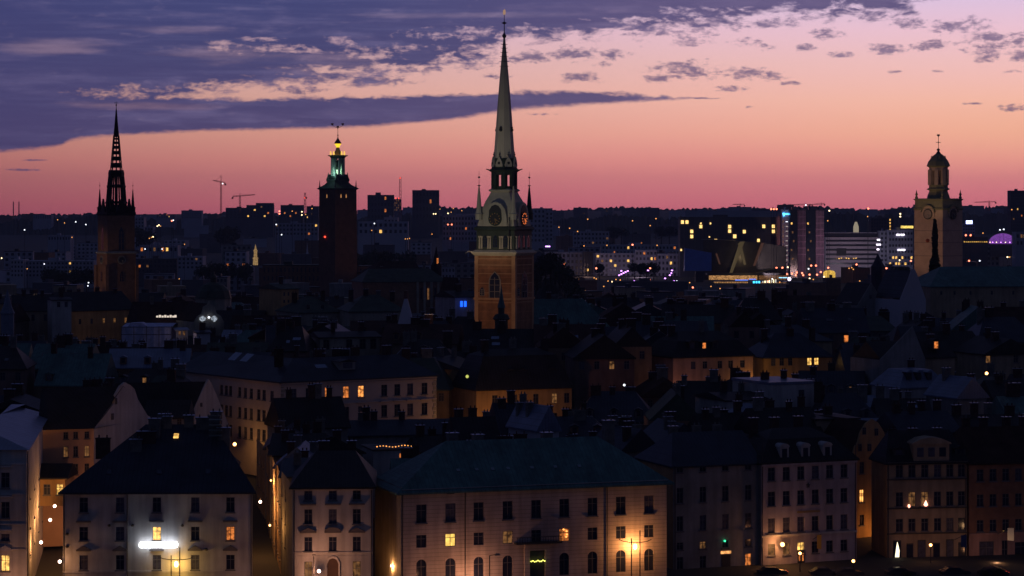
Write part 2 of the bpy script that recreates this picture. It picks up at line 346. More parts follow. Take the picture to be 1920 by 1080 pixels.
# ------------------------------------------------------------------ houses
class House:
    """footprint rectangle: local x along the front from A to B, local y away from the viewer"""
    def __init__(s, name, label, cat, A, B, depth, zb, group=None):
        (pa, ya), (pb, yb) = A, B
        s.A = Vector((X(pa, ya), ya)); s.B = Vector((X(pb, yb), yb)); d = s.B-s.A; s.L = d.length; s.ang = math.atan2(d.y, d.x)
        s.D = depth; s.zb = zb; s.sk = 0
        s.root = thing(name, label, cat, (s.A.x, s.A.y, zb), s.ang, group)
        s.segs = {'front': ((0, 0), (s.L, 0)), 'right': ((s.L, 0), (s.L, depth)), 'back': ((s.L, depth), (0, depth)), 'left': ((0, depth), (0, 0))}
    def world(s, x, y):
        c, n = math.cos(s.ang), math.sin(s.ang); return Vector((s.A.x+x*c-y*n, s.A.y+x*n+y*c))
    def seg(s, side):
        a, b = s.segs[side]; a = Vector(a); b = Vector(b); L = (b-a).length; d = (b-a)/L; return a, d, Vector((d.y, -d.x)), L
    def hit(s, side, px):
        a, d, n, L = s.seg(side); wa = s.world(*a); wb = s.world(*(a+d*L)); wd = (wb-wa)/L; k = (px-960)/F
        u = (k*wa.y-wa.x)/(wd.x-k*wd.y); return u, (wa+wd*u).y
    def zat(s, side, px, py): return Z(py, s.hit(side, px)[1])-s.zb
    def wall(s, side, z1, m, wins=(), z0=0, recess=.22, gable=None):
        """wins: (u0,u1,z0,z1); real openings with reveals"""
        a, d, n, L = s.seg(side); b = MB()
        pt = lambda u, z, o=0: (a.x+d.x*u+n.x*o, a.y+d.y*u+n.y*o, z)
        us = sorted({0, L, *[w[0] for w in wins], *[w[1] for w in wins]}); zs = sorted({z0, z1, *[w[2] for w in wins], *[w[3] for w in wins]})
        us = [u for u in us if 0 <= u <= L]; zs = [z for z in zs if z0 <= z <= z1]
        for i in range(len(us)-1):
            run = None
            for j in range(len(zs)-1):
                cu, cz = (us[i]+us[i+1])/2, (zs[j]+zs[j+1])/2
                if any(w[0] < cu < w[1] and w[2] < cz < w[3] for w in wins):
                    if run is not None: b.quad(pt(us[i], run), pt(us[i+1], run), pt(us[i+1], zs[j]), pt(us[i], zs[j])); run = None
                elif run is None: run = zs[j]
            if run is not None: b.quad(pt(us[i], run), pt(us[i+1], run), pt(us[i+1], zs[-1]), pt(us[i], zs[-1]))
        for (u0, u1, w0, w1) in wins:
            r = -recess
            b.quad(pt(u0, w0), pt(u0, w1), pt(u0, w1, r), pt(u0, w0, r)); b.quad(pt(u1, w0), pt(u1, w0, r), pt(u1, w1, r), pt(u1, w1))
            b.quad(pt(u0, w1), pt(u1, w1), pt(u1, w1, r), pt(u0, w1, r)); b.quad(pt(u0, w0), pt(u0, w0, r), pt(u1, w0, r), pt(u1, w0))
        if gable:
            b.quad(*[pt(u, z) for u, z in gable]); b.quad(*[pt(u, z, -.35) for u, z in reversed(gable)])
            for i in range(len(gable)):
                p, q = gable[i], gable[(i+1) % len(gable)]; b.quad(pt(*p), pt(*p, -.35), pt(*q, -.35), pt(*q))
        return b.build('wall', m, s.root)
    def windows(s, side, cols, rows, wpx, ref=None, lit={}, kind='sill', skip=(), size=None):
        """cols: px centres; rows: (py top, py bottom) measured at column ref; returns the openings"""
        a, d, n, L = s.seg(side); ref = cols[0] if ref is None else ref; out = []; rz = math.atan2(d.y, d.x)+0
        yr = s.hit(side, ref)[1]
        for j, (t, bo) in enumerate(rows):
            z0, z1 = Z(bo, yr)-s.zb, Z(t, yr)-s.zb
            for i, px in enumerate(cols):
                if (i, j) in skip: continue
                u, y = s.hit(side, px); w = (wpx if not isinstance(wpx, dict) else wpx[j])*yr/F if size is None else size
                if u-w/2 < .1 or u+w/2 > L-.1: continue
                out.append((u-w/2, u+w/2, z0, z1))
                c = a+d*u-n*.16
                window(s.root, (c.x, c.y, z0), rz, w, z1-z0, lit.get((i, j)), kind)
        return out
    def trim(s, side, z0, z1, out, m=STONE, name='cornice', ext=0):
        a, d, n, L = s.seg(side); b = MB(); p = [a-d*ext+n*.004, a+d*(L+ext)+n*.004, a+d*(L+ext)+n*out, a-d*ext+n*out]
        for z in (z0, z1): b.v += [(q.x, q.y, z) for q in p]
        b.f += [(0, 1, 2, 3)[::-1], (4, 5, 6, 7), (0, 1, 5, 4), (1, 2, 6, 5), (2, 3, 7, 6), (3, 0, 4, 7)]
        return b.build(name, m, s.root)
    def over(s, side, px, py, w, ref, kind='flat', m=STONE):
        """a lintel or pediment over a window"""
        a, d, n, L = s.seg(side); u, y = s.hit(side, px); z = Z(py, s.hit(side, ref)[1])-s.zb; c = a+d*u; rz = math.atan2(d.y, d.x)
        b = MB(); b.box(-w/2, w/2, -.42, -.004, 0, .2)
        if kind == 'tri': b.extrude([(-w/2, .2), (w/2, .2), (0, .75)], lambda x, q: (x, -.4, q), lambda x, q: (x, -.01, q))
        if kind == 'arc': b.extrude([(-w/2, .2)]+[(w/2*math.cos(t), .2+.6*math.sin(t)) for t in (2.6, 2.1, 1.57, 1.04, .54)]+[(w/2, .2)], lambda x, q: (x, -.4, q), lambda x, q: (x, -.01, q))
        return b.build('pediment' if kind != 'flat' else 'lintel', m, s.root, (c.x, c.y, z), rz)
    def roof(s, zE, zR, m, il=None, ir=None, ov=.5, axis='x', drop=.25, extra=0):
        """hipped or gabled; axis = direction of the ridge; il/ir = hip insets (0 = gable)"""
        L, D = s.L, s.D; o = ov
        if axis == 'x':
            il = 0 if il is None else il; ir = 0 if ir is None else ir
            r0 = (il if il else -o, D/2, zR); r1 = (L-ir if ir else L+o, D/2, zR)
        else:
            il = 0 if il is None else il; ir = 0 if ir is None else ir
            r0 = (L/2, il if il else -o, zR); r1 = (L/2, D-ir if ir else D+o, zR)
        sl = (zR-zE)/((D if axis == 'x' else L)/2)*o
        lo = zE-sl if True else zE
        k_ = s.sk; c = [(-o, -o, lo), (L+o, -o, lo), (L+o+k_, D+o, lo), (-o, D+o, lo)]
        b = MB(); lowv = lambda p: (p[0], p[1], p[2]-drop)
        if axis == 'x':
            b.quad(c[0], c[1], r1, r0); b.quad(c[2], c[3], r0, r1); b.quad(c[1], c[2], r1); b.quad(c[3], c[0], r0)
        else:
            b.quad(c[1], c[2], r1, r0); b.quad(c[3], c[0], r0, r1); b.quad(c[0], c[1], r0); b.quad(c[2], c[3], r1)
        for i in range(4):
            p, q = c[i], c[(i+1) % 4]; b.quad(lowv(p), lowv(q), q, p)
        b.quad(*[lowv(p) for p in reversed(c)])
        s.zE, s.zR, s.axis = zE, zR, axis
        s.roofo = b.build('roof', m, s.root); return s.roofo
    def mansard(s, zE, zM, zR, inset, m, il=0, ir=0, ov=.35):
        L, D = s.L, s.D
        a = [(-ov, -ov), (L+ov, -ov), (L+ov, D+ov), (-ov, D+ov)]; i = inset
        xl = inset if il else -ov; xr = L-inset if ir else L+ov
        c = [(xl, i), (xr, i), (xr, D-i), (xl, D-i)]
        b = MB()
        for k in range(4):
            p, q, r, t = a[k], a[(k+1) % 4], c[(k+1) % 4], c[k]
            b.quad((*p, zE), (*q, zE), (*r, zM), (*t, zM)); b.quad((*p, zE-.25), (*q, zE-.25), (*q, zE), (*p, zE))
        r0 = ((xl+i) if il else -ov, D/2, zR); r1 = ((xr-i) if ir else L+ov, D/2, zR)
        C = [(*p, zM) for p in c]
        b.quad(C[0], C[1], r1, r0); b.quad(C[2], C[3], r0, r1); b.quad(C[1], C[2], r1); b.quad(C[3], C[0], r0)
        b.quad(*[(*p, zE-.25) for p in reversed(a)])
        s.zE, s.zR, s.axis = zM, zR, 'x'
        s.roofo = b.build('roof', m, s.root); return s.roofo
    def flat(s, z, m, par=.5):
        L, D = s.L, s.D; b = MB(); b.box(-.15, L+.15, -.15, D+.15, z, z+par); s.zE = s.zR = z+par; s.axis = 'x'
        s.roofo = b.build('roof', m, s.root); return s.roofo
    def chimney(s, x, y, h=1.6, w=1.1, d=.7, m=None, cap=True):
        t = s.D if s.axis == 'x' else s.L; q = y if s.axis == 'x' else x
        z = s.zE+(s.zR-s.zE)*max(0, 1-abs(q-t/2)/(t/2))
        b = MB(); b.box(-w/2, w/2, -d/2, d/2, -1.6, h); b.box(-w/2-.08, w/2+.08, -d/2-.08, d/2+.08, h, h+.16)
        for k in (-.28, .28): b.lathe([(.11, h+.16), (.09, h+.6)], 6, (w*k, 0))
        o = b.build('chimney', m or BRCH, s.roofo, (x, y, z))
        if cap and random.random() < .6:
            MB().box(-w/2-.14, w/2+.14, -d/2-.14, d/2+.14, h+.17, h+.22).build('chimney_cap', CAPM, s.roofo, (x, y, z))
        return o
    def dormer(s, x, z, w=1.5, h=1.7, m=GREYW, pm=None, y=0.5, back=2.5, rm=TINB, arch=False):
        b = MB(); b.box(-w/2, w/2, 0, back, 0, h)
        o = b.build('dormer', m, s.root, (x, y, z))
        r = MB(); top = h+.5 if arch else h+.3
        if arch: r.extrude([(w/2*1.15*math.cos(t), h+.02+.55*math.sin(t)) for t in (3.14, 2.5, 2.0, 1.57, 1.14, .6, 0)], lambda a, c: (a, -.15, c), lambda a, c: (a, back, c))
        else: r.extrude([(-w/2-.2, h+.004), (w/2+.2, h+.004), (w/2+.2, h+.1), (0, h+.5), (-w/2-.2, h+.1)], lambda a, c: (a, -.2, c), lambda a, c: (a, back, c))
        r.build('dormer_roof', rm, o)
        window(o, (0, -.03, .25), 0, w*.62, h*.78, pm, 'plain', frame=False); return o
    def skylight(s, x, f, w=1.0, l=1.4, m=None):
        """f: how far up the front slope (0 eave .. 1 ridge)"""
        run = s.D/2; rise = s.zR-s.zE; a = math.atan2(rise, run); y = f*run; z = s.zE+f*rise
        c, n = math.cos(a), math.sin(a); b = MB()
        q = lambda u, v, o: (x+u, y+v*c-o*n, z+v*n+o*c)
        b.quad(q(-w/2, 0, .12), q(w/2, 0, .12), q(w/2, l, .12), q(-w/2, l, .12))
        for (p0, p1) in (((-w/2, 0), (w/2, 0)), ((w/2, 0), (w/2, l)), ((w/2, l), (-w/2, l)), ((-w/2, l), (-w/2, 0))):
            b.quad(q(*p0, -.2), q(*p1, -.2), q(*p1, .12), q(*p0, .12))
        return b.build('skylight', m or GLASS, s.roofo)
PROT = []       # (px0, px1, lowest visible row, Y, Ydepth): what must stay in sight, for the filler houses
def protect(p0, p1, bot, Y, back=20): PROT.append((p0, p1, bot, Y, back))



# ------------------------------------------------------------------ ground and hills
def gh(x, y):
    h = .5+1.0*min(1, max(0, (y-385)/60))
    h += 8.5*math.exp(-((y-600)/150)**2)*math.exp(-((x-10)/170)**2)
    if y > 1500: h += (y-1500)/1500*6
    if y > 3600: h += 36*min(1, (y-3600)/2600)*(.75+.25*math.sin(x/700+1)+.12*math.sin(x/260))
    return h
b = MB(); xs = [-1]+[i/40*2-1 for i in range(0, 41)]+[1]; ys = [-60, 60, 150, 250, 330, 380, 430, 480, 540, 600, 660, 720, 790, 870, 960, 1100, 1300, 1500, 1800, 2200, 2700, 3300, 3900, 4500, 5200, 6000, 7000, 7850]
xs = [i/40*2-1 for i in range(41)]
for y in ys:
    for t in xs:
        x = t*(300+abs(y)*.5); b.v.append((x, y, gh(x, y)-.0))
n = len(xs)
for j in range(len(ys)-1):
    for i in range(n-1): b.f.append((j*n+i, j*n+i+1, (j+1)*n+i+1, (j+1)*n+i))
struct(b.build('ground', EARTH))
b = MB(); b.box(-160, 200, 250, 326, .3, .52); struct(b.build('quay_road', ROADM)); b = MB(); b.box(-160, 26, 326.01, 332.9, .3, .64); b.box(26.3, 200, 326.01, 361, .3, .64); struct(b.build('quay_pavement', mat('paving_stone', (.07, .065, .06), .7, var=.35, scale=1.2)))
# wooded ridge on the horizon: a long hill with an uneven, tree-like crest
for nm, Y, seed, base, amp in (('far_hills', 7000, 3, 0, 1.0), ('near_hills', 4300, 9, 1, .8)):
    rnd = random.Random(seed); b = MB(); K = 900
    pts = [(0, 403), (240, 404), (300, 402), (420, 400), (480, 402), (600, 400), (700, 402), (830, 388), (930, 389), (990, 396), (1045, 393), (1180, 390), (1290, 391), (1400, 390), (1480, 386), (1560, 390), (1640, 394), (1700, 387), (1760, 390), (1920, 386)] if base == 0 else \
          [(0, 414), (200, 406), (420, 410), (520, 404), (600, 408), (690, 408), (760, 404), (870, 407), (960, 410), (1100, 408), (1300, 405), (1500, 398), (1570, 397), (1700, 404), (1800, 402), (1920, 398)]
    def topy(px):
        if px <= pts[0][0]: return pts[0][1]
        for (a, c), (d, e) in zip(pts, pts[1:]):
            if px <= d: return c+(e-c)*(px-a)/(d-a)
        return pts[-1][1]
    rows = [-260, 0, 700]
    for ri, dy in enumerate(rows):
        for k in range(K+1):
            px = -500+k/K*2900; Yk = Y+dy
            z = Z(topy(px), Y)+(rnd.random()-.5)*9*amp+3*math.sin(k*.083)*math.sin(k*.021)+math.sin(k*.31)*1.5 if dy == 0 else (2 if dy < 0 else 20)
            b.v.append((X(px, Yk), Yk, z))
    for ri in range(2):
        for k in range(K): q = ri*(K+1)+k; b.f.append((q, q+1, q+K+2, q+K+1))
    struct(b.build(nm, mat('wooded_slope', (.014, .02, .014), .95, var=.4, scale=.02)))

# ------------------------------------------------------------------ lights helper
PG = 4.5
def point(loc, power, col=(1, .5, .2), r=.25, parent=None):
    l = bpy.data.lights.new('lamp_or_fill_light', 'POINT'); l.energy = power*PG; l.color = col; l.shadow_soft_size = r
    o = bpy.data.objects.new('lamp_or_fill_light', l); COL.objects.link(o); o.location = loc; o.parent = parent; return o
def spot(name, loc, target, power, col, angle, blend=.6, parent=None, r=.5):
    l = bpy.data.lights.new(name, 'SPOT'); l.energy = power; l.color = col; l.spot_size = R(angle); l.spot_blend = blend; l.shadow_soft_size = r
    o = bpy.data.objects.new(name, l); COL.objects.link(o); o.location = loc
    o.rotation_euler = (Vector(target)-Vector(loc)).to_track_quat('-Z', 'Y').to_euler(); return o

# ------------------------------------------------------------------ landmark: church with the tall copper spire (centre)
def clock(parent, loc, rz, r, face, ring, hand, tilt=0):
    c = put('clock', MB().extrude([(r*math.cos(t*math.pi/10), r*math.sin(t*math.pi/10)) for t in range(20)], lambda a, q: (a, -.12, q), lambda a, q: (a, .1, q)).mesh('clock', ring), parent, loc, rz)
    MB().extrude([(r*.84*math.cos(t*math.pi/10), r*.84*math.sin(t*math.pi/10)) for t in range(20)], lambda a, q: (a, -.16, q), lambda a, q: (a, -.1, q)).build('clock_face', face, c)
    n = MB()
    for t in range(12):
        a = t*math.pi/6; n.bar((r*.66*math.sin(a), -.2, r*.66*math.cos(a)), (r*.8*math.sin(a), -.2, r*.8*math.cos(a)), .1*r/1.5, 4)
    n.build('hour_marks', hand, c)
    h = MB(); h.bar((0, -.24, 0), (r*.42, -.24, -r*.3), .09*r/1.5, 4); h.bar((0, -.26, 0), (r*.25, -.26, -r*.7), .07*r/1.5, 4); h.build('clock_hand', hand, c)
    return c
Y = 584; s = F/Y; cx = X(945.5, Y); zz = lambda py: Z(py, Y)
T = thing('church_tower', 'tall German-style church tower, floodlit orange brick under a needle-thin copper spire', 'church tower', (cx, Y, 8), R(-24.8)); T8 = 8
def z_(py): return Z(py, Y)-T8
a = 5.35
b = MB(); b.box(-a, a, -a, a, 0, z_(477)); b.build('brick_shaft', BRICKO, T)
tb = MB()
for py in (485, 497, 513, 531, 549, 566): tb.box(-a-.06, a+.06, -a-.06, a+.06, z_(py), z_(py)+.22)
tb.box(-a-.3, a+.3, -a-.3, a+.3, z_(561), z_(561)+.5)
for x0 in (-a-.08, a-.9):
    tb.box(x0, x0+.98, -a-.09, -a+.2, 8, z_(479))
for y0 in (-a-.08, a-.9): tb.box(a-.2, a+.09, y0, y0+.98, 8, z_(479))
tb.build('stone_courses', mat('course_stone', (.42, .25, .14), var=.2), T)
def gothic(parent, w, h, m, trim, loc, rz):
    out = [(-w/2, 0), (w/2, 0), (w/2, h*.68), (w*.36, h*.84), (0, h), (-w*.36, h*.84), (-w/2, h*.68)]
    o = MB().extrude([(p*1.25, q*1.05-.1) for p, q in out], lambda a_, c: (a_, -.1, c), lambda a_, c: (a_, .05, c)).build('window', trim, parent, loc, rz)
    MB().extrude(out, lambda a_, c: (a_, -.13, c), lambda a_, c: (a_, -.05, c)).build('pane', m, o)
    t = MB(); t.box(-.07, .07, -.2, -.13, .1, h*.8)
    for f in (.25, .5, .72): t.box(-w/2, w/2, -.19, -.13, h*f, h*f+.1)
    t.build('tracery', trim, o); return o
for rz, lx, ly in ((0, 0, -a), (R(90), a, 0)):
    gothic(T, 2.6, 6.3, GLASS, STONE, (lx, ly, z_(558)), rz)
    gothic(T, 1.0, 2.0, GLASS, STONE, (lx+(0 if rz else -3.4), ly+(-3.4 if rz else 0), z_(553)), rz)
# cornice, dark belfry stage
MB().lathe([(a, z_(479)), (a+.7, z_(474)), (a+.7, z_(472)), (a-.1, z_(468))], 4).build('cornice', COPL, T)
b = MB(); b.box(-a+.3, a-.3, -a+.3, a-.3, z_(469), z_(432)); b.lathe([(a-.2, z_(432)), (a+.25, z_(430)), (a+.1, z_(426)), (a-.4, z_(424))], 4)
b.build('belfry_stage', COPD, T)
for k in range(2):
    for u in (-4.2, -3.6, -1.9, -1.3, 1.3, 1.9, 3.6, 4.2):
        q = (u, -a+.22, 0) if k == 0 else (a-.22, u, 0)
        MB().lathe([(.22, z_(466)), (.17, z_(446)), (.3, z_(444)), (.3, z_(442))], 6, (q[0], q[1])).build('pilaster', COPL, T)
for k in range(2):
    for u in (-2.7, 0, 2.7):
        loc = (u, -a+.24, z_(463)) if k == 0 else (a-.24, u, z_(463)); gothic(T, 1.1, 2.9, GLASS, COPD, loc, R(90)*k)
# concave clock stage
prof = [(a-.45, z_(424)), (a-.75, z_(412)), (a-1.0, z_(400)), (a-1.45, z_(388)), (a-2.0, z_(376)), (a-2.6, z_(366)), (a-2.9, z_(360)), (a-2.5, z_(358)), (a-2.5, z_(356)), (a-2.9, z_(354))]
MB().lathe(prof, 4).build('clock_stage', COPL, T)
for k in range(2):
    rz = R(90)*k; loc = (0, -a+.3, z_(424)) if k == 0 else (a-.3, 0, z_(424))
    o = MB().extrude([(-3.1, 0), (3.1, 0), (3.0, 2.2), (2.5, 4.2), (1.5, 5.4), (0, 5.9), (-1.5, 5.4), (-2.5, 4.2), (-3.0, 2.2)], lambda q, c: (q, -.12, c), lambda q, c: (q, 2.9, c)).build('clock_gable', COPL, T, loc, rz)
    MB().extrude([(-1.7, 2.4), (1.7, 2.4), (1.6, 3.9), (.9, 4.9), (0, 5.2), (-.9, 4.9), (-1.6, 3.9)], lambda q, c: (q, -.2, c), lambda q, c: (q, -.1, c)).build('arch_opening', DARK, o)
    clock(T, (0, -a+.08, z_(410)) if k == 0 else (a-.08, 0, z_(410)), rz, 1.75, DARK, COPD, mat('clock_gold', (.5, .3, .1), .4, var=0) if k == 0 else glow('clock_numerals_glow', (1, .22, .06), .8))
# lantern, gargoyles, gablets
b = MB(); r0 = 2.75
for i in range(8):
    t = math.pi/8+i*math.pi/4; b.lathe([(.42, z_(355)), (.42, z_(322))], 4, (r0*math.cos(t), r0*math.sin(t)), rot=t+math.pi/4)
b.lathe([(2.9, z_(355)), (2.9, z_(349))], 8); b.lathe([(2.8, z_(328)), (3.0, z_(322))], 8)
b.lathe([(.7, z_(350)), (.7, z_(325))], 6)
b.build('lantern', COPD, T)
MB().lathe([(2.9, z_(323)), (3.5, z_(320)), (3.5, z_(318.5)), (2.9, z_(316)), (2.6, z_(300)), (2.5, z_(297))], 8).build('lantern_cornice', COPD, T)
b = MB()
for i in range(8):
    t = i*math.pi/4+R(24.8); d = Vector((math.cos(t), math.sin(t), 0))
    b.bar(d*3.2+Vector((0, 0, z_(320))), d*4.4+Vector((0, 0, z_(317))), .2, 5, .12)
b.build('gargoyles', COPD, T)
for i in range(8):
    t = -math.pi/2+i*math.pi/4
    o = MB().extrude([(-.85, 0), (.85, 0), (.95, .5), (.6, 1.5), (0, 2.5), (-.6, 1.5), (-.95, .5)], lambda q, c: (q, -.3, c), lambda q, c: (q, .8, c)).build('gablet', COPL, T, (2.75*math.cos(t), 2.75*math.sin(t), z_(313)), t+math.pi/2)
    MB().extrude([(.34*math.cos(k), .9+.34*math.sin(k)) for k in [j*math.pi/4 for j in range(8)]], lambda q, c: (q, -.36, c), lambda q, c: (q, -.28, c)).build('round_opening', DARK, o)
    m = MB(); m.bar((0, 0, 2.4), (0, 0, 3.7), .09, 5, .03); m.ball((0, 0, 3.0), .17, 6, 4); m.build('finial', DARK, o)
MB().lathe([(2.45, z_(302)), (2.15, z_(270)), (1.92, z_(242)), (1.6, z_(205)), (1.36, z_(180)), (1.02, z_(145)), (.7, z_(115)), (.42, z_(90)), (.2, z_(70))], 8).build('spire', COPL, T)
for i in (0, 1, 2, 3):
    t = -math.pi/2+i*math.pi/2; rr = 2.0
    MB().ball((rr*math.cos(t), rr*math.sin(t), z_(244)), .42, 8, 6).ball((rr*math.cos(t), rr*math.sin(t), z_(240)), .3, 8, 6).build('spire_ornament', DARK, T)
m = MB()
for py, r in ((125, .78), (116, .72), (107, .62), (99, .55), (91, .5), (84, .42)):
    m.lathe([(r*.9, z_(py)), (r+.12, z_(py)+.06), (r*.85, z_(py)+.16)], 8)
    for i in range(4):
        t = R(24.8)+i*math.pi/2; m.bar((r*math.cos(t), r*math.sin(t), z_(py)+.06), ((r+.42)*math.cos(t), (r+.42)*math.sin(t), z_(py)+.16), .07, 4, .03)
m.lathe([(.2, z_(72)), (.5, z_(68)), (.5, z_(67)), (.14, z_(62))], 8); m.bar((0, 0, z_(70)), (0, 0, z_(27)), .16, 6, .07); m.ball((0, 0, z_(43)), .34, 8, 6)
m.lathe([(.1, z_(45.5)), (.62, z_(43)), (.1, z_(41))], 6); m.build('spire_tip', mat('spire_tip_metal', (.06, .05, .06), .5), T)
m = MB(); m.extrude([(-.25, 0), (.25, 0), (.36, .5), (.3, 1.1), (.05, 1.35), (-.3, 1.0), (-.34, .4)], lambda q, c: (q, -.1, c), lambda q, c: (q, .1, c)); m.build('weathercock', glow('emissive_glint', (1, .6, .4), .35), T, (0, 0, z_(27.5)), R(24.8))  # glint on the gilding painted in as a faint emission
m = MB().bar((a-.6, -a-.1, z_(472)), (a-.6, -a-.1, z_(407)), .13, 5).build('lightning_rod', DARK, T, (-.9, 0, 0))
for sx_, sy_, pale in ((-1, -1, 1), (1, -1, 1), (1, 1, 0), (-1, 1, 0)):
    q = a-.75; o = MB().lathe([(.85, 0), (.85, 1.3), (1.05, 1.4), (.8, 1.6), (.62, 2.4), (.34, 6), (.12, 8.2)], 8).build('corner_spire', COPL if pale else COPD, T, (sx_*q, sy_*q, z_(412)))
    m = MB(); m.bar((0, 0, 8), (0, 0, 11.8), .07, 5, .03); m.lathe([(.1, 8.15), (.42, 8.3), (.1, 8.45)], 6); m.ball((0, 0, 10.3), .25, 6, 4); m.build('finial', DARK, o)
m = MB()
for sx_, sy_ in ((-1, -1), (1, 1)):
    p0 = Vector((sx_*a, sy_*a, z_(472))); d = Vector((sx_, sy_, 0)).normalized(); m.bar(p0, p0+d*1.6+Vector((0, 0, .2)), .24, 5, .12); m.bar(p0+d*1.6+Vector((0, 0, .2)), p0+d*2.4+Vector((0, 0, -.3)), .12, 5, .06)
m.build('corner_gargoyles', COPL, T)
protect(888, 1006, 584, Y-8, 16)
spot('brick_floodlight', (cx-26, Y-34, 31), (cx-1, Y, 36), 7500, (1, .56, .27), 50)
spot('spire_floodlight', (cx-24, Y-48, 36), (cx, Y, 62), 14000, (1, .9, .66), 44)
spot('upper_floodlight', (cx-15, Y-40, 38), (cx, Y, 84), 9000, (1, .85, .7), 26)
# its green nave roof and slim turret
H = House('church_nave', 'church nave under a big hipped green copper roof right of the tall spire', 'church', (975, 590), (1150, 596), 16, 10)
zE = Z(622, 590)-10; zR = Z(561, 598)-10
for sd in H.segs: H.wall(sd, zE, STONE)
H.roof(zE, zR, COPPER, 3.2, 5.5, .6); protect(965, 1165, 606, 588, 20)
tt = thing('roof_turret', 'slim green copper turret with a needle point in front of the brick church tower', 'turret', (X(940, 560), 560, 10))
MB().lathe([(1.5, 10), (1.5, Z(600, 560)-10), (2.0, Z(598, 560)-10), (1.5, Z(590, 560)-10), (.75, Z(588, 560)-10), (.75, Z(577, 560)-10)], 8).build('turret_base', COPD, tt)
MB().lathe([(.95, Z(577, 560)-10), (.5, Z(562, 560)-10), (.04, Z(535, 560)-10)], 8).build('turret_spire', COPPER, tt); protect(928, 952, 600, 558, 5)

# ------------------------------------------------------------------ landmark: church with the cast-iron spire (left)
Y = 857; cx = X(218, Y); TB = 3
T = thing('iron_spire_church', 'dark brick church tower at left topped by a black openwork iron spire', 'church tower', (cx, Y, TB), R(29.4))
def z_(py): return Z(py, Y)-TB
a = 5.05
b = MB(); b.box(-a-.35, a+.35, -a-.35, a+.35, 0, z_(475)); b.box(-a, a, -a, a, z_(475), z_(404)); b.build('brick_shaft', BRICK, T)
b = MB()
for sx_ in (-1, 1):
    for sy_ in (-1, 1):
        b.box(min(sx_*a, sx_*(a+1.1)), max(sx_*a, sx_*(a+1.1)), min(sy_*(a-1.2), sy_*(a+1.1)), max(sy_*(a-1.2), sy_*(a+1.1)), 0, z_(497))
b.build('buttresses', BRICK, T)
MB().lathe([(a+.3, z_(476)), (a+.75, z_(474.5)), (a+.7, z_(473)), (a, z_(471))], 4).build('cornice', STONE, T)
b = MB(); b.lathe([(a, z_(404)), (a+.4, z_(402)), (a+.3, z_(397)), (a-.1, z_(397))], 4)
for i in range(4):
    t = i*math.pi/2
    b.extrude([(-2.4, 0), (2.4, 0), (0, 5.0)], lambda q, c: (q*math.cos(t)+(a+.1)*math.sin(t), q*math.sin(t)-(a+.1)*math.cos(t), c+z_(399)), lambda q, c: (q*math.cos(t)+(a-.5)*math.sin(t), q*math.sin(t)-(a-.5)*math.cos(t), c+z_(399)))
b.build('parapet', IRON, T)
for rz, lx, ly in ((0, 0, -a), (R(-90), -a, 0)):
    for u in (0,):
        gothic(T, 1.9, 8.2, GLASS, BRICK, (lx, ly, z_(468)), rz)
    clock(T, (lx+(0 if rz else 0), ly, z_(487)+0) if False else (lx*1.085, ly*1.085, z_(487)), rz, 1.5, DARK, STONE, STONE)
    gothic(T, 1.4, 3.6, GLASS, BRICK, (lx*1.08, ly*1.08, z_(527)), rz)
for sx_ in (-1, 1):
    for sy_ in (-1, 1):
        o = MB().lathe([(.75, 0), (.85, 2.6), (1.0, 2.7), (.55, 3.2), (.12, 9.3)], 8).build('pinnacle', IRON, T, (sx_*(a-.5), sy_*(a-.5), z_(404)))
        m = MB(); m.bar((0, 0, 9.2), (0, 0, 12), .06, 4, .03); m.ball((0, 0, 10.6), .2, 6, 4); m.build('finial', IRON, o)
# openwork: ribs and rings, real gaps between them
b = MB()
def rib(pr, rr, n=8):
    for i in range(n):
        t = math.pi/8+i*2*math.pi/n
        for (w0, p0), (w1, p1) in zip(pr, pr[1:]):
            b.bar((w0*math.cos(t), w0*math.sin(t), z_(p0)), (w1*math.cos(t), w1*math.sin(t), z_(p1)), rr, 5)
rib([(3.5, 400), (3.2, 380), (2.75, 350), (2.35, 330)], .52); rib([(3.1, 400), (2.9, 380), (2.5, 350), (2.1, 330)], .2, 16)
for w, p0, p1 in ((3.6, 382, 377), (3.1, 352, 346), (2.6, 331, 319)): b.lathe([(w, z_(p0)), (w*1.02, z_((p0+p1)/2)), (w*.93, z_(p1))], 8)
rib([(3.9, 400), (3.4, 392)], .5)
lv = [319, 314.5, 305.5, 301, 293.5, 289.5, 283, 279, 273.5, 270, 265.5, 262, 258.5, 255]
rw = lambda p: .16+(p-208)/(319-208)*1.85
for k in range(0, len(lv)-1):
    if k % 2 == 1: b.lathe([(rw(lv[k]), z_(lv[k])), (rw(lv[k+1]), z_(lv[k+1]))], 8)
rib([(rw(320), 320), (rw(254), 254)], .2)
b.lathe([(rw(257), z_(257)), (rw(230), z_(230)), (.2, z_(205))], 8); b.bar((0, 0, z_(206)), (0, 0, z_(190)), .14, 5, .05); b.ball((0, 0, z_(197)), .28, 6, 4)
b.bar((-.8, 0, z_(193)), (.8, 0, z_(193)), .08, 4); b.build('iron_spire', IRON, T)
protect(178, 262, 545, Y-8, 16)
spot('tower_floodlight', (cx-32, Y-35, 26), (cx-3, Y, 34), 9000, (1, .62, .32), 44)

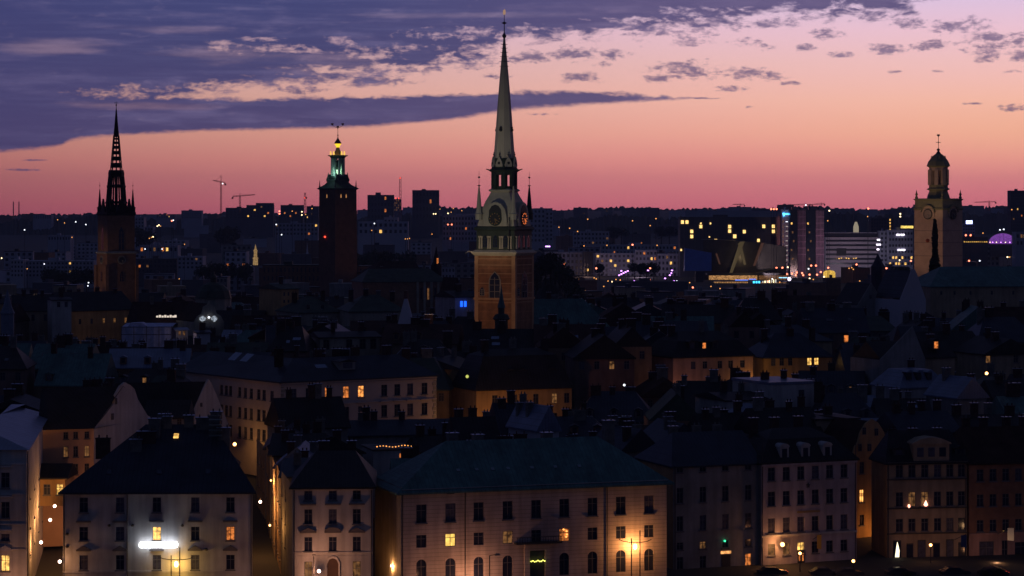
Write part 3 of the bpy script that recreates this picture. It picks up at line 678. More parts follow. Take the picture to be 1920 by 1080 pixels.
# ------------------------------------------------------------------ landmark: city hall tower with three crowns
Y = 1375; cx = X(633.5, Y); TB = 2
T = thing('city_hall_tower', 'massive dark brick city hall tower with a lit green belfry and three golden crowns', 'tower', (cx, Y, TB), R(41))
def z_(py): return Z(py, Y)-TB
a = 7.6
MB().lathe([(a+.4, 0), (a, z_(354))], 4).build('brick_shaft', mat('monk_brick', (.12, .06, .04), var=.3), T)
MB().lathe([(a, z_(356)), (a+.9, z_(354)), (a+.9, z_(353)), (a-.6, z_(350)), (a-2.2, z_(346)), (a-3.3, z_(341)), (a-3.7, z_(336)), (a-3.4, z_(333)), (a-3.9, z_(329)), (a-4.0, z_(327))], 4).build('roof', COPD, T)
for sx_ in (-1, 1):
    for sy_ in (-1, 1):
        MB().lathe([(.5, z_(353)), (.35, z_(349)), (.06, z_(338))], 6, (sx_*(a-.2), sy_*(a-.2))).build('corner_pinnacle', COPD, T)
        MB().lathe([(.9, z_(341)), (1.1, z_(337)), (.5, z_(331)), (.06, z_(323))], 6, (sx_*(a-3.7), sy_*(a-3.7))).build('upper_pinnacle', COPD, T)
BEL = mat('belfry_copper', (.30, .36, .30), .7, var=.2)
b = MB()
for i in range(8):
    t = math.pi/8+i*math.pi/4; b.lathe([(.62, z_(330)), (.55, z_(295))], 4, (3.45*math.cos(t), 3.45*math.sin(t)), rot=t+math.pi/4)
b.lathe([(3.9, z_(332)), (3.8, z_(328))], 8); b.build('belfry', BEL, T)
MB().lathe([(3.8, z_(297)), (4.3, z_(294)), (5.6, z_(292)), (5.6, z_(291.3)), (3.4, z_(290.5))], 8).build('belfry_cornice', COPD, T)
m = MB(); m.lathe([(1.2, z_(318)), (1.0, z_(310)), (.3, z_(305))], 8); m.ball((0, 0, z_(303)), 1.0, 8, 6); m.build('bell', COPD, T)
MB().lathe([(2.7, z_(290.5)), (1.9, z_(286)), (1.2, z_(281)), (.85, z_(276.5))], 8).build('gold_cone', GOLD, T)
MB().lathe([(.85, z_(276.5)), (1.2, z_(273)), (1.9, z_(269.5))], 8).build('onion_underside', glow('gold_floodlit_glow', (1, .62, .03), 1.4), T)  # floodlight on the underside painted in as emission
MB().lathe([(1.95, z_(269.5)), (1.75, z_(267)), (1.0, z_(263)), (.3, z_(259)), (.12, z_(254))], 8).build('onion_dome', mat('onion_copper', (.12, .03, .04), .6), T)
m = MB(); m.bar((0, 0, z_(258)), (0, 0, z_(238)), .14, 5); m.ball((0, 0, z_(253.5)), .4, 6, 4)
m.bar((0, 0, z_(241)), (-2.4, 2.1, z_(235)), .1, 4); m.bar((0, 0, z_(241)), (2.4, -2.1, z_(235)), .1, 4); m.build('crown_mast', mat('mast_rose', (.2, .07, .06), .6), T)
for p in ((0, 0, 239.5), (-2.4, 2.1, 234.5), (2.1, -1.85, 234.5)):
    MB().lathe([(.5, 0), (.62, .35), (.85, 1.0), (.7, .7)], 8).build('crown', mat('crown_gold', (.5, .22, .12), .4, metal=.6), T, (p[0], p[1], z_(p[2])))
for i, (dx_, c) in enumerate(((-3.9, WARMB), (-2.1, LITY), (2.4, WHB), (3.9, LITY))):
    t = -R(41); q = Vector((dx_*math.cos(t), dx_*math.sin(t))) + Vector((math.sin(t), -math.cos(t)))*(2.6 if abs(dx_) > 3 else 3.4)
    MB().lathe([(.35, 0), (.5, .6), (.35, 1.4), (.4, 1.9), (.1, 2.4)], 6).build('gilded_figure', glow('gilded_figure_glow', (1, .6, .12), 1.1), T, (q.x, q.y, z_(291.3)))  # lit look of the gilded figures painted in as emission
for px, side in ((613.5, 1), (642, 0), (650.5, 0)):
    if side: t = R(41); u = -a-.05; loc = (u, .2, z_(371)); rz = R(-90)
    else: loc = (-3.5 if px < 645 else 0.2, -a-.05, z_(371)); rz = 0
    MB().extrude([(-.35, 0), (.35, 0), (.3, 1.5), (0, 2.2), (-.3, 1.5)], lambda q, c: (q, -.05, c), lambda q, c: (q, .3, c)).build('lit_slit', glow('slit_glow', (1, .45, .15), .45), T, loc, rz)
MB().ball((0, 0, 0), .55, 6, 4).build('red_warning_lamp', REDB, T, (-a-.45, 1.5, z_(444)))
point((cx, Y, Z(322, Y)), 360, (.6, 1, .72), .4); point((cx-2.6, Y-6, Z(326, Y)), 130, (.5, .9, .85), .4); point((cx, Y-5.5, Z(287, Y)), 60, (1, .6, .15), .4)
protect(596, 674, 512, Y-12, 25)
spot('shaft_floodlight', (cx+46, Y-40, 26), (cx+3, Y, 40), 2600, (1, .5, .2), 50)

# ------------------------------------------------------------------ landmark: cathedral tower (right)
Y = 790; cx = X(1759.5, Y); TB = 8
T = thing('cathedral_tower', 'pale plastered cathedral clock tower with a domed lantern, at far right', 'church tower', (cx, Y, TB), R(45))
def z_(py): return Z(py, Y)-TB
a = 5.6; CATH = mat('cathedral_plaster', (.48, .33, .26), var=.15)
MB().box(-a, a, -a, a, 0, z_(393)).build('tower_shaft', CATH, T)
b = MB()
for py in (433, 455, 480): b.box(-a-.09, a+.09, -a-.09, a+.09, z_(py), z_(py)+.25)
b.build('string_courses', mat('string_stone', (.3, .22, .2)), T)
CAPST = mat('lantern_copper', (.22, .20, .12), .7)
MB().lathe([(a, z_(394)), (a+.35, z_(391)), (a-.1, z_(389)), (a-.15, z_(376)), (a+.2, z_(374.5)), (a+.2, z_(373)), (a-1, z_(372))], 4).build('attic', CAPST, T)
for rz, lx, ly in ((0, 0, -a), (R(-90), -a, 0)):
    o = MB().extrude([(-2.5, -1.5), (2.5, -1.5)]+[(2.5*math.cos(t), 2.2*math.sin(t)) for t in [k*math.pi/8 for k in range(9)]], lambda q, c: (q, -.3, c), lambda q, c: (q, .6, c)).build('clock_gable', CATH, T, (lx, ly, z_(398)), rz)
    MB().extrude([(2.75*math.cos(t), 2.45*math.sin(t)) for t in [k*math.pi/8 for k in range(9)]]+[(2.4*math.cos(t), 2.1*math.sin(t)) for t in [k*math.pi/8 for k in range(8, -1, -1)]], lambda q, c: (q, -.6, c), lambda q, c: (q, .4, c)).build('gable_hood', CAPST, o)
    clock(T, (lx*1.06, ly*1.06, z_(401.5)), rz, 1.75, mat('clock_face_grey', (.3, .22, .2), var=0) if rz else DARK, DARK, STONE)
MB().ball((0, 0, 0), .7, 8, 4).build('wall_emblem', mat('emblem_red', (.3, .08, .05)), T, (-a, .3, z_(451)))
MB().lathe([(3.6, z_(372)), (3.3, z_(366)), (2.9, z_(360)), (2.85, z_(357)), (3.5, z_(355.5)), (3.5, z_(354)), (2.9, z_(352)), (2.9, z_(346))], 8).build('lantern_base', CAPST, T)
b = MB()
for i in range(8):
    t = math.pi/8+i*math.pi/4; b.lathe([(.62, z_(347)), (.62, z_(318))], 4, (2.75*math.cos(t), 2.75*math.sin(t)), rot=t+math.pi/4)
b.lathe([(2.9, z_(320)), (2.9, z_(313))], 8); b.build('lantern', CATH, T)
MB().lathe([(2.9, z_(314)), (3.6, z_(311.5)), (3.55, z_(310)), (3.1, z_(303)), (2.4, z_(297)), (1.5, z_(291)), (.8, z_(288))], 8).build('dome', CAPST, T)
m = MB(); m.ball((0, 0, z_(281)), .5, 8, 6); m.lathe([(.9, z_(289)), (.5, z_(285)), (.2, z_(283))], 8); m.bar((0, 0, z_(283)), (0, 0, z_(254)), .09, 5); m.bar((-.6, .6, z_(267)), (.6, -.6, z_(267)), .08, 4); m.ball((0, 0, z_(267)), .22, 6, 4)
m.lathe([(.1, z_(256)), (.5, z_(254)), (.45, z_(252))], 6); m.build('weathervane', DARK, T)
for sx_, sy_ in ((-1, 1), (1, -1), (-1, -1), (1, 1)):
    MB().lathe([(.4, 0), (.5, .5), (.25, 1.0), (.45, 1.5), (.2, 2.0), (.08, 2.9)], 8).build('urn', CAPST, T, (sx_*(a-.5), sy_*(a-.5), z_(373)))
    MB().lathe([(.18, 0), (.24, .8), (.16, 1.4)], 6).build('dome_urn', CAPST, T, (sx_*1.55, sy_*1.55, z_(300)))
protect(1712, 1808, 512, Y-10, 20)
spot('left_floodlight', (cx-42, Y-26, 38), (cx-2, Y, 53), 12500, (1, .58, .3), 52)
spot('lantern_floodlight', (cx-16, Y-34, 38), (cx, Y, 66), 5000, (1, .75, .4), 26)
spot('right_floodlight', (cx+25, Y-45, 32), (cx+3, Y, 36), 500, (1, .6, .55), 46)

# ------------------------------------------------------------------ quay fronts (front row)
GR = .5
LINT = mat('lintel_dark', (.11, .10, .11), var=.2)  # one even dark tone for lintels and pediments
# F1 wide white house
H = House('quay_house', 'wide white quay house with a bright white light bar over its door', 'house', (118, 333), (473, 333.5), 22, GR)
H.sk = -5.5; H.segs['right'] = ((H.L, 0), (H.L-5.5, 22)); H.segs['back'] = ((H.L-5.5, 22), (0, 22)); f1 = H; cols = [157, 225, 294, 366, 432]; rows = [(933, 961), (988, 1014), (1041, 1069), (1094, 1130)]
w = H.windows('front', cols, rows, 16, lit={(2, 1): LITY, (4, 1): LITO})
zE = H.zat('front', 118, 917)
H.wall('front', zE, WHITE, w); H.wall('left', zE, WHITE); H.wall('right', zE, WHITE); H.wall('back', zE, WHITE)
H.trim('front', zE-.75, zE-.28, .3, WHITE); H.trim('front', H.zat('front', 157, 1072)-.15, H.zat('front', 157, 1072)+.1, .12, WHITE, 'plinth_band')
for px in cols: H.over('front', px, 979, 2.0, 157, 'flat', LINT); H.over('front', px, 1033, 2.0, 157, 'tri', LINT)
H.roof(zE, Z(796, 344)-GR, TING, 10, 6.5, .6); MATS
for x, y in ((11.5, 9), (12.5, 12.5), (20, 9.5), (20, 12)): H.chimney(x, y, 2.3, 1.6, .9, PLCH)
for x, f in ((14.6, .78),): H.skylight(x, f, .7, .9, LITY)
for x in (6.0, 13.0, 19.8): H.skylight(x, .22, .7, .9)
H.chimney(4.5, 7, 1.2, 2.0, .8, BRCH)
for x, y, w_ in ((10.5, 8, 2.6), (13.2, 10.6, 1.2), (16.2, 10.8, 1.4), (18.4, 10.4, 2.2), (9.2, 6.6, 1.6), (21.4, 8.6, 1.8)): H.chimney(x, y, 1.3, w_, .8, random.choice((PLCH, BRCH)))
for k in range(4): MB().box(19.4, 21.2, 7.4, 8.2, H.zR-1.4+k*.75, H.zR-1.25+k*.75).build('chimney_ledge', mat('ledge_metal', (.12, .16, .16), .4), H.root)
m = MB(); m.bar((7.5, 2.2, zE+1.4), (10.8, 10, H.zR-.7), .05, 4).bar((8.1, 2.2, zE+1.4), (11.4, 10, H.zR-.7), .05, 4); m.build('roof_ladder', DARK, H.root)
for px, py in ((205, 987), (249, 987), (342, 987), (387, 1032), (126, 1003), (126, 1027)):
    u, y = H.hit('front', px); MB().lathe([(.16, 0), (.22, .2), (.05, .35)], 6).build('wire_anchor', DARK, H.root, (u, -.12, H.zat('front', px, py)))
# the light bar: a long bank of white lamps on a rail in front of the facade
u0 = H.hit('front', 264)[0]; u1 = H.hit('front', 332)[0]; zl = H.zat('front', 294, 1021)
lb = thing('light_bar', 'glaring white light bar fixed across the wide white house', 'lamp', (H.A.x, H.A.y, GR), H.ang)
MB().box(u0-.1, u1+.1, -.75, -.6, zl-.35, zl-.25).box(u0+.5, u0+.6, -.62, -.0, zl-.33, zl-.27).box(u1-.6, u1-.5, -.62, 0, zl-.33, zl-.27).build('rail', DARK, lb)
k = 0
u = u0
while u < u1-.1:
    MB().lathe([(.28, 0), (.40, .18), (.42, .5), (.3, .76)], 8).build('bulb', glow('white_tube', (.93, .97, 1), 7), lb, (u+.28, -.7, zl-.33)); u += .5
al = bpy.data.lights.new('bar_light', 'AREA'); al.shape = 'RECTANGLE'; al.size = u1-u0; al.size_y = .3; al.energy = 14; al.color = (.9, .95, 1)
ao = bpy.data.objects.new('bar_light', al); COL.objects.link(ao); p = H.world((u0+u1)/2, -1.15); ao.location = (p.x, p.y, zl+GR); ao.rotation_euler = (R(-90), 0, H.ang); ao.rotation_euler = (R(-90), 0, 0)
protect(115, 476, 905, 331, 30)
# F0 leftmost
H = House('quay_house', 'tall pale corner house with a light blue tin roof at the left edge', 'house', (-95, 333), (50, 333), 58, GR)
cols = [-70, -30, 10]; rows = [(886, 915), (941, 972), (1001, 1015), (1041, 1071)]
w = H.windows('front', cols, rows, 16, ref=10, lit={(2, 3): LITY})
zE = H.zat('front', 50, 843)
H.wall('front', zE, WHITE, w)
# side wall runs back along the alley
H.segs['right'] = ((H.L, 0), (H.L-8.5, 57)); H.segs['left'] = ((0, 57), (0, 0))
w = H.windows('right', [56, 64, 72, 79, 85, 90], [(905, 935), (960, 990), (1015, 1040)], 0, ref=56, size=1.1)
H.wall('right', zE, WHITE, w); H.wall('left', zE, WHITE)
for z in (870, 927, 983, 1030): H.trim('front', H.zat('front', 10, z)-.1, H.zat('front', 10, z)+.1, .15, WHITE, 'string_course')
for py in (876, 932, 995): H.over('front', 10, py, 1.9, 10, 'flat', WHITE)
H.over('front', 10, 1032, 2.0, 10, 'tri', WHITE)
b = MB(); L = H.L; zR = Z(770, 358)-GR
c = [(-1, -.5, zE), (L+.5, -.5, zE), (L-7.8, 57.5, zE), (-1, 57.5, zE)]; r0 = (L-7.5, 8, zR-1.2); r1 = (L-13, 52, zR-1.2)
b.quad(c[0], c[1], r0, (0, 8, zR-1.2)); b.quad(c[1], c[2], r1, r0); b.quad(c[2], c[3], (0, 52, zR-1.2), r1); b.quad(r0, r1, (0, 52, zR-1.2), (0, 8, zR-1.2)); b.quad(*reversed(c))
H.zE = H.zR = zR-1.3; H.axis = 'x'; H.roofo = b.build('roof', TINL, H.root)
for x, y in ((L-9, 12), (L-9.5, 17), (L-12, 14), (L-9.8, 23), (L-12, 30)): H.chimney(x, y, 2.4, 1.0, 1.6, BRCH)
m = MB(); m.bar((L+.2, -.25, zE-.2), (L+.2, -.25, 0), .09, 5); m.build('downpipe', DARK, H.root)
protect(-10, 98, 840, 331, 62)
# alley bridge and wall at the end of the left alley
H = House('bridge_house', 'low ochre house spanning the left alley, one window lit', 'house', (72, 372), (122, 372), 8, GR)
w = H.windows('front', [88, 112], [(908, 928)], 13, lit={(1, 0): LITY}); zE = H.zat('front', 72, 893); zB = H.zat('front', 80, 945)
H.wall('front', zE, OCHRE, w, z0=zB); H.roof(zE, zE+1.6, TINB); H.wall('right', zE, OCHRE, z0=zB)
MB().box(0, H.L, 0, 8, zB-.3, zB).build('passage_ceiling', OCHRE, H.root); protect(66, 120, 890, 370, 12)
H = House('alley_house', 'narrow ochre wall lining the left alley behind the lamps', 'house', (56, 352), (96, 440), 6, GR)
zE = 12; [H.wall(sd, zE, OCHRE) for sd in H.segs]; H.roof(zE, zE+1, TINB); protect(54, 100, 940, 350, 5)
# F2 narrow white house
H = House('quay_house', 'narrow white three-bay quay house with pediments between two alleys', 'house', (549, 333), (699, 333.6), 20, GR)
cols = [578, 624, 669]; rows = [(920, 938), (955, 983), (1007, 1034), (1053, 1095)]
w = H.windows('front', cols, rows, 15, lit={(0, 3): LITD, (2, 3): LITD})
zE = H.zat('front', 549, 911); H.wall('front', zE, WHITE, w); H.trim('front', zE-.55, zE-.26, .25, WHITE)
H.segs['left'] = ((-2.4, 20), (0, 0)); H.segs['right'] = ((H.L, 0), (H.L-2.2, 20))
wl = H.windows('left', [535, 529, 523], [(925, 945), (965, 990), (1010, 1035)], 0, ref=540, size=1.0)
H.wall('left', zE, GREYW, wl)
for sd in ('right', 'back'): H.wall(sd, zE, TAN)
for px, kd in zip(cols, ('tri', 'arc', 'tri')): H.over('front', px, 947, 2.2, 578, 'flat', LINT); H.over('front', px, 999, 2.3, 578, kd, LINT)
H.trim('front', H.zat('front', 578, 1037), H.zat('front', 578, 1035), .14, WHITE, 'string_course')
H.trim('front', H.zat('front', 578, 1044), H.zat('front', 578, 1042), .05, WHITE, 'belt')
H.roof(zE, Z(845, 343)-GR, TINB, 3, 2.5, .5)
H.chimney(4, 12, 1.8, 1.4, .8); H.chimney(8, 12, 1.8, 1.2, .8)
u, y = H.hit('front', 624); zd = H.zat('front', 624, 1092)
d = MB().extrude([(-.75, 0), (.75, 0), (.75, 2.6), (.5, 3.15), (0, 3.35), (-.5, 3.15), (-.75, 2.6)], lambda q, c: (q, -.1, c), lambda q, c: (q, .05, c)).build('door', mat('door_wood', (.07, .04, .03)), H.root, (u, -.02, zd))
MB().extrude([(-1.0, 0), (-.78, 0), (-.78, 2.6), (-.5, 3.2), (0, 3.4), (.5, 3.2), (.78, 2.6), (.78, 0), (1.0, 0), (1.0, 2.7), (.6, 3.5), (0, 3.7), (-.6, 3.5), (-1.0, 2.7)], lambda q, c: (q, -.2, c), lambda q, c: (q, .05, c)).build('door_surround', WHITE, d)
protect(545, 702, 905, 331, 22)
f2 = H
# side-street houses behind F2, lit by the street lamps
for i, (pa, ya, pb, yb, e, r, m, lab) in enumerate((((527, 357, 610, 357, 892, 858, OCHRE, 'ochre side street house with pale blue dormer roof behind the narrow white one')), (516, 373, 596, 373, 872, 835, TAN, 'tan side street house with tilted tin roof above the lamplit street'), (506, 392, 600, 392, 852, 812, OCHRE, 'ochre side street house under black tin roof before the long palace'), (497, 411, 590, 411.5, 838, 800, TAN, 'dim tan house at the lamplit street corner by the long palace'))):
    H = House('street_house', lab, 'house', (pa, ya), (pb, yb), 16, GR); zE = H.zat('front', pa, e)
    H.segs['left'] = ((-2.2, 16), (0, 0))
    wl = []
    a_, d_, n_, L_ = H.seg('left')
    for j in range(3):
        for k in range(4):
            uu = 2.2+k*3.7; zz_ = 2.5+j*4.0; wl.append((uu-.5, uu+.5, zz_, zz_+1.9)); c = a_+d_*uu-n_*.16
            window(H.root, (c.x, c.y, zz_), math.atan2(d_.y, d_.x), 1.0, 1.9, LITD if (i, j, k) in ((0, 1, 1), (2, 0, 2)) else None)
    H.wall('left', zE, m, wl); H.wall('front', zE, GREYW, gable=[(0, zE), (H.L, zE), (H.L/2, Z(r, (ya))-GR-.3)] if i % 2 else None); H.wall('right', zE, m)
    H.roof(zE, Z(r, ya+8)-GR, (TING, TINL, TINB, TING)[i], None, None, .4, axis='y' if i % 2 else 'x')
    for x, y in ((2, 5), (5.2, 9), (2.4, 13)): H.chimney(x, y, 1.6, 1.1, .7, random.choice((BRCH, PLCH)))
    H.skylight(3.4, .35, 1.4, 1.8, mat('sky_glass', (.2, .24, .34), .2, metal=.8, var=.1)); protect(pa-8, pb-20, e-8, ya-2, 16)
# F3 banded palace with the copper hip roof
H = House('quay_palace', 'long banded pink palace with green copper hip roof and lit lamp bracket', 'palace', (752, 333), (1250, 345.5), 14, GR)
cols = [790, 844.5, 897.5, 952, 1005.5, 1058, 1111, 1164, 1217]
w = H.windows('front', cols, [(946, 981)], 20, ref=790)
w += H.windows('front', cols, [(1003, 1027)], 20, ref=790, lit={(1, 0): glow('bright_office', (1, .62, .13), 1.15, .25), (2, 0): None, (5, 0): LITO, (3, 0): LITD}, kind='plain')
wa = H.windows('front', [c for c in cols if c != 1005.5], [(1049, 1092)], 20, ref=790, kind='arch')
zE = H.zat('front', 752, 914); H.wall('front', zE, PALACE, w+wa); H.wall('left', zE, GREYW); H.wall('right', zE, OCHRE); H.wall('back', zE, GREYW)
# round heads of the ground floor windows: spandrels set into the openings
for (u0, u1, z0, z1) in wa:
    r = (u1-u0)/2
    for sg in (-1, 1):
        MB().extrude([(sg*r, 0)]+[(sg*r*math.cos(t), -r+r*math.sin(t)) for t in (0, .4, .8, 1.2, 1.57)], lambda q, c: (q, .0, c), lambda q, c: (q, .14, c)).build('arch_spandrel', PALACE, H.root, ((u0+u1)/2, .003, z1))
H.trim('front', zE-.35, zE-.26, .55, PALACE); H.trim('front', zE-.75, zE-.36, .18, PALACE, 'frieze', 0)
L = H.L
for i in range(int(L/.75)):
    u = .4+i*.75; MB_ = None
dm = MB()
for i in range(52): dm.box(.3+i*.755, .6+i*.755, -.42, -.004, zE-.36-.3, zE-.36)
dm.build('dentil_course', PALACE, H.root)
for px, py in ((844.5, 923), (898, 919.5), (951, 917), (1057, 912), (1164, 907)):
    u, y = H.hit('front', px); MB().box(-.55, .55, -.05, .05, 0, .5).build('attic_vent', DARK, H.root, (u, -.03, H.zat('front', px, py+3)))
H.roof(zE, Z(826, 344)-GR+.1, COPPER, 8.6, 8, .9)
for px in (868, 903, 933, 962, 1007, 1051, 1096):
    u, y = H.hit('front', px); H.skylight(u, .3, .5, .5, mat('hatch_metal', (.2, .25, .28), .4, metal=.5, var=.1))
for x, y in ((10, 8.5), (14, 9), (24.5, 9), (34.5, 10)): H.chimney(x, y, 2.0 if x < 30 else 4.2, 1.5, 1.2, PLCH)
for px in (872, 1138):
    u, y = H.hit('front', px); MB().bar((u, -.12, zE-.3), (u, -.12, 0), .07, 5).build('downpipe', DARK, H.root)
f3 = H
# portal with balcony
u, y = H.hit('front', 1006); zb_ = H.zat('front', 1006, 1018)
p = MB(); p.box(u-3.4, u+3.4, -1.3, -.02, zb_, zb_+.22)
for i in range(18): p.box(u-3.3+i*.385, u-3.25+i*.385, -1.25, -1.2, zb_+.22, zb_+.95)
p.box(u-3.4, u+3.4, -1.28, -1.18, zb_+.95, zb_+1.03); p.build('balcony', DARK, H.root)
p = MB(); p.box(u-1.9, u-1.15, -.5, -.01, 0, zb_-.01); p.box(u+1.15, u+1.9, -.5, -.01, 0, zb_-.01); p.box(u-1.15, u+1.15, -.5, -.01, zb_-1.0, zb_-.01); p.build('portal', PALACE, H.root)
MB().box(u-1.15, u+1.15, -.15, -.02, 0, zb_-1.0).build('door', DARK, H.root)
zz2 = H.zat('front', 1006, 1051)
for i in range(9): MB().ball((0, 0, 0), .09, 6, 4).build('fairy_light', glow('fairy_yellow', (.9, .9, .15), 3), H.root, (u-1.0+i*.25, -.62, zz2+.08*math.sin(i*2)))
u, y = H.hit('front', 1028); q = H.hit('front', 1058)[0]
for i, (du, dz_) in enumerate(((.2, 0), (.15, .45), (-.3, .7), (.1, -.35))): MB().ball((0, 0, 0), .13, 6, 4).build('lamp_bulb', CANDLE, H.root, (q+du+.2, .0, H.zat('front', 1060, 1002)+dz_))
protect(705, 1262, 888, 331, 26)
# wall bracket lamp with its pair of masts
def lamp_mast(label, px, py, Y, pa, pb, arms):
    x, z = X(px, Y), Z(py, Y); t = thing('lamp_mast', label, 'street lamp', (x, Y, GR)); z -= GR
    m = MB(); m.bar((X(pa, Y)-x, 0, 0), (X(pa, Y)-x, 0, z+1.3), .08, 6); m.build('mast', DARK, t); m = MB(); m.bar((X(pb, Y)-x, 0, 0), (X(pb, Y)-x, 0, z+2.4), .08, 6); m.build('mast', DARK, t)
    m = MB(); w_ = 1.55*arms; pts = [(-w_, 0, z+1.15), (-w_*.75, 0, z+.85), (-w_*.35, 0, z+.7), (w_*.35, 0, z+.7), (w_*.75, 0, z+.85), (w_, 0, z+1.15)]
    for a, b_ in zip(pts, pts[1:]): m.bar(a, b_, .06, 5)
    m.build('arm', DARK, t)
    MB().lathe([(.1, .45), (.22, .3), (.26, 0), (.2, -.2), (.05, -.32)], 8).build('lamp_globe', glow('sodium_globe', (1, .62, .16), 16), t, (0, 0, z))
    return t
lamp_mast('blazing yellow lamp on twin masts before the wide white house', 330.5, 1059, 331.2, 321, 337, 1.6)
point((X(330.5, 331.8), 331.8, Z(1059, 331.8)), 80, (1, .55, .1), .2)
lamp_mast('blazing orange lamp on twin masts before the banded palace', 1191, 1026, 341.6, 1184, 1200, 1.5)
point((X(1191, 342.4), 342.4, Z(1026, 342.4)), 250, (1, .38, .1), .2)
# F4
H = House('quay_house', 'grey-green quay house with a green lit sign between banded palace and lilac house', 'house', (1262, 362), (1425, 367), 14, GR)
cols = [1275, 1318, 1360, 1403]; rows = [(870, 883), (911, 940), (964, 992), (1013, 1027), (1040, 1063)]
w = H.windows('front', cols, rows, 13, ref=1360, lit={(1, 2): None, (3, 4): LITO, (1, 3): LITD}, skip=((2, 4),))
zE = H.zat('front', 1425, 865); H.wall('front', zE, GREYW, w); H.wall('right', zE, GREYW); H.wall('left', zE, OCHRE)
H.trim('front', zE-.5, zE-.27, .25, GREYW); H.roof(zE, Z(806, 374)-GR, TING, 3, None, .4)
for x, y in ((4, 9), (8, 9), (11.5, 9)): H.chimney(x, y, 1.8, 1.3, .8, PLCH)
u, y = H.hit('front', 1361); d = MB().box(-.75, .75, -.06, .05, 0, 2.6).build('door', DARK, H.root, (u, 0, 0)); MB().box(-.85, .85, -.08, .02, 2.75, 3.15).build('transom', glow('transom_orange', (1, .42, .13), 1.3, .5), d)
MB().ball((0, 0, 0), .16, 6, 4).build('green_sign_lamp', glow('green_led', (.05, 1, .4), 2), H.root, (H.hit('front', 1358)[0], -.2, H.zat('front', 1358, 1014)))
f4 = H; protect(1285, 1426, 862, 360, 16)
# F5 lilac
H = House('quay_house', 'lilac six-bay quay house with three white arched dormers', 'house', (1427, 366), (1606, 372.5), 12, GR)
cols = [1446.6, 1474.4, 1501.6, 1528.8, 1555.7, 1582.6]; rows = [(877, 902), (922, 949), (972, 1000), (1020, 1042)]
w = H.windows('front', cols, rows, 15, lit={(2, 3): LITY, (0, 3): LITD, (1, 3): LITD, (4, 2): None})
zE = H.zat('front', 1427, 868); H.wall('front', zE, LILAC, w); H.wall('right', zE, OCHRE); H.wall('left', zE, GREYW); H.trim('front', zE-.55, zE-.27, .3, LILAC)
H.trim('front', H.zat('front', 1446, 1007), H.zat('front', 1446, 1003), .25, WHITE, 'string_course')
H.mansard(zE, Z(822, 371)-GR, Z(800, 376)-GR, 2.6, TINB, 1, 1)
for px in (1472.5, 1512, 1553):
    u, y = H.hit('front', px); H.dormer(u, zE+.2, 1.5, 2.0, WHITE, GLASS, .25, 3, WHITE, arch=True)
for x, y in ((3, 8), (7, 8.5), (11, 8)): H.chimney(x, y, 1.8, 1.3, .7)
u, y = H.hit('front', 1515); MB().extrude([(.35*math.cos(k*math.pi/5+math.pi/2)*(1 if k % 2 == 0 else .55), .45*math.sin(k*math.pi/5+math.pi/2)*(1 if k % 2 == 0 else .55)) for k in range(10)], lambda q, c: (q, -.1, c), lambda q, c: (q, .02, c)).build('star_ornament', DARK, H.root, (u, -.02, H.zat('front', 1515, 910)))
u, y = H.hit('front', 1502); d = MB().box(-.6, .6, -.07, .05, 0, 2.7).build('door', DARK, H.root, (u, 0, .1))
for k in (-.28, .28): MB().box(-.13, .13, -.09, -.06, 1.0, 2.2).build('door_pane', LITO, d, (k, 0, 0))
u, y = H.hit('front', 1516); MB().box(-2.0, 2.0, -.06, .0, 0, .35).build('name_board', mat('ochre_letter', (.25, .17, .08)), H.root, (u, -.02, H.zat('front', 1516, 961)))
f5 = H; protect(1427, 1607, 862, 364, 14)
def globe_lamp(label, px, py, Y, power=0, col=(1, .5, .2), r=.22, m=None, light=True, back=.5, group=None, name='wall_lantern', dy=0):
    t = thing(name, label, 'lamp', (X(px, Y), Y, Z(py, Y)), 0, group)
    MB().lathe([(r*.5, -r), (r, -r*.3), (r, r*.5), (r*.3, r*1.1)], 8).build('globe', m or PINKB, t)
    k = MB(); k.bar((0, 0, r), (0, 0, r+.25), .03, 4); k.bar((0, 0, r+.25), (0, back, r+.35), .03, 4); k.build('bracket', DARK, t)
    if power: point((X(px, Y), Y-.35-dy, Z(py, Y)), power, col, .2)
    return t
globe_lamp('orange wall lantern on the ground floor of the lilac house', 1467, 1021, 366.3, 150, (1, .4, .12), .3, ORB)
# gabled house down the alley
H = House('gabled_house', 'old yellow house with bell gable set back in the right alley, one window aglow', 'house', (1598, 392), (1672, 396), 18, GR)
cols = [1612, 1655]; w = H.windows('front', [1616, 1636, 1656], [(866, 888), (918, 942), (965, 985), (1014, 1036)], 10, lit={(0, 1): glow('warm_lit', (1, .42, .1), 1.6, .6)}, skip=((1, 1), (1, 2), (2, 0), (1, 0)))
zE = H.zat('front', 1600, 856); L = H.L; g = [(0, zE), (L, zE), (L*.93, zE+1.6), (L*.86, zE+2.2), (L*.80, zE+3.8), (L*.66, zE+5.3), (L*.5, zE+6.0), (L*.34, zE+5.3), (L*.20, zE+3.8), (L*.14, zE+2.2), (L*.07, zE+1.6)]
H.wall('front', zE, OCHRE, w, gable=g); H.wall('left', zE, OCHRE); H.wall('right', zE, OCHRE)
H.roof(zE, zE+5.6, TILE, axis='y', ov=-.4)
for px, py in ((1612, 839), (1630, 839), (1650, 842), (1620, 808), (1643, 810)):
    u, y = H.hit('front', px); window(H.root, (u, -.04, H.zat('front', px, py+7)), 0, .75, 1.2, kind='plain')
protect(1598, 1672, 786, 388, 22)
globe_lamp('hidden alley lantern lighting the yellow gabled house', 1662, 1000, 392.6, 110, (1, .36, .08), .2, ORB)
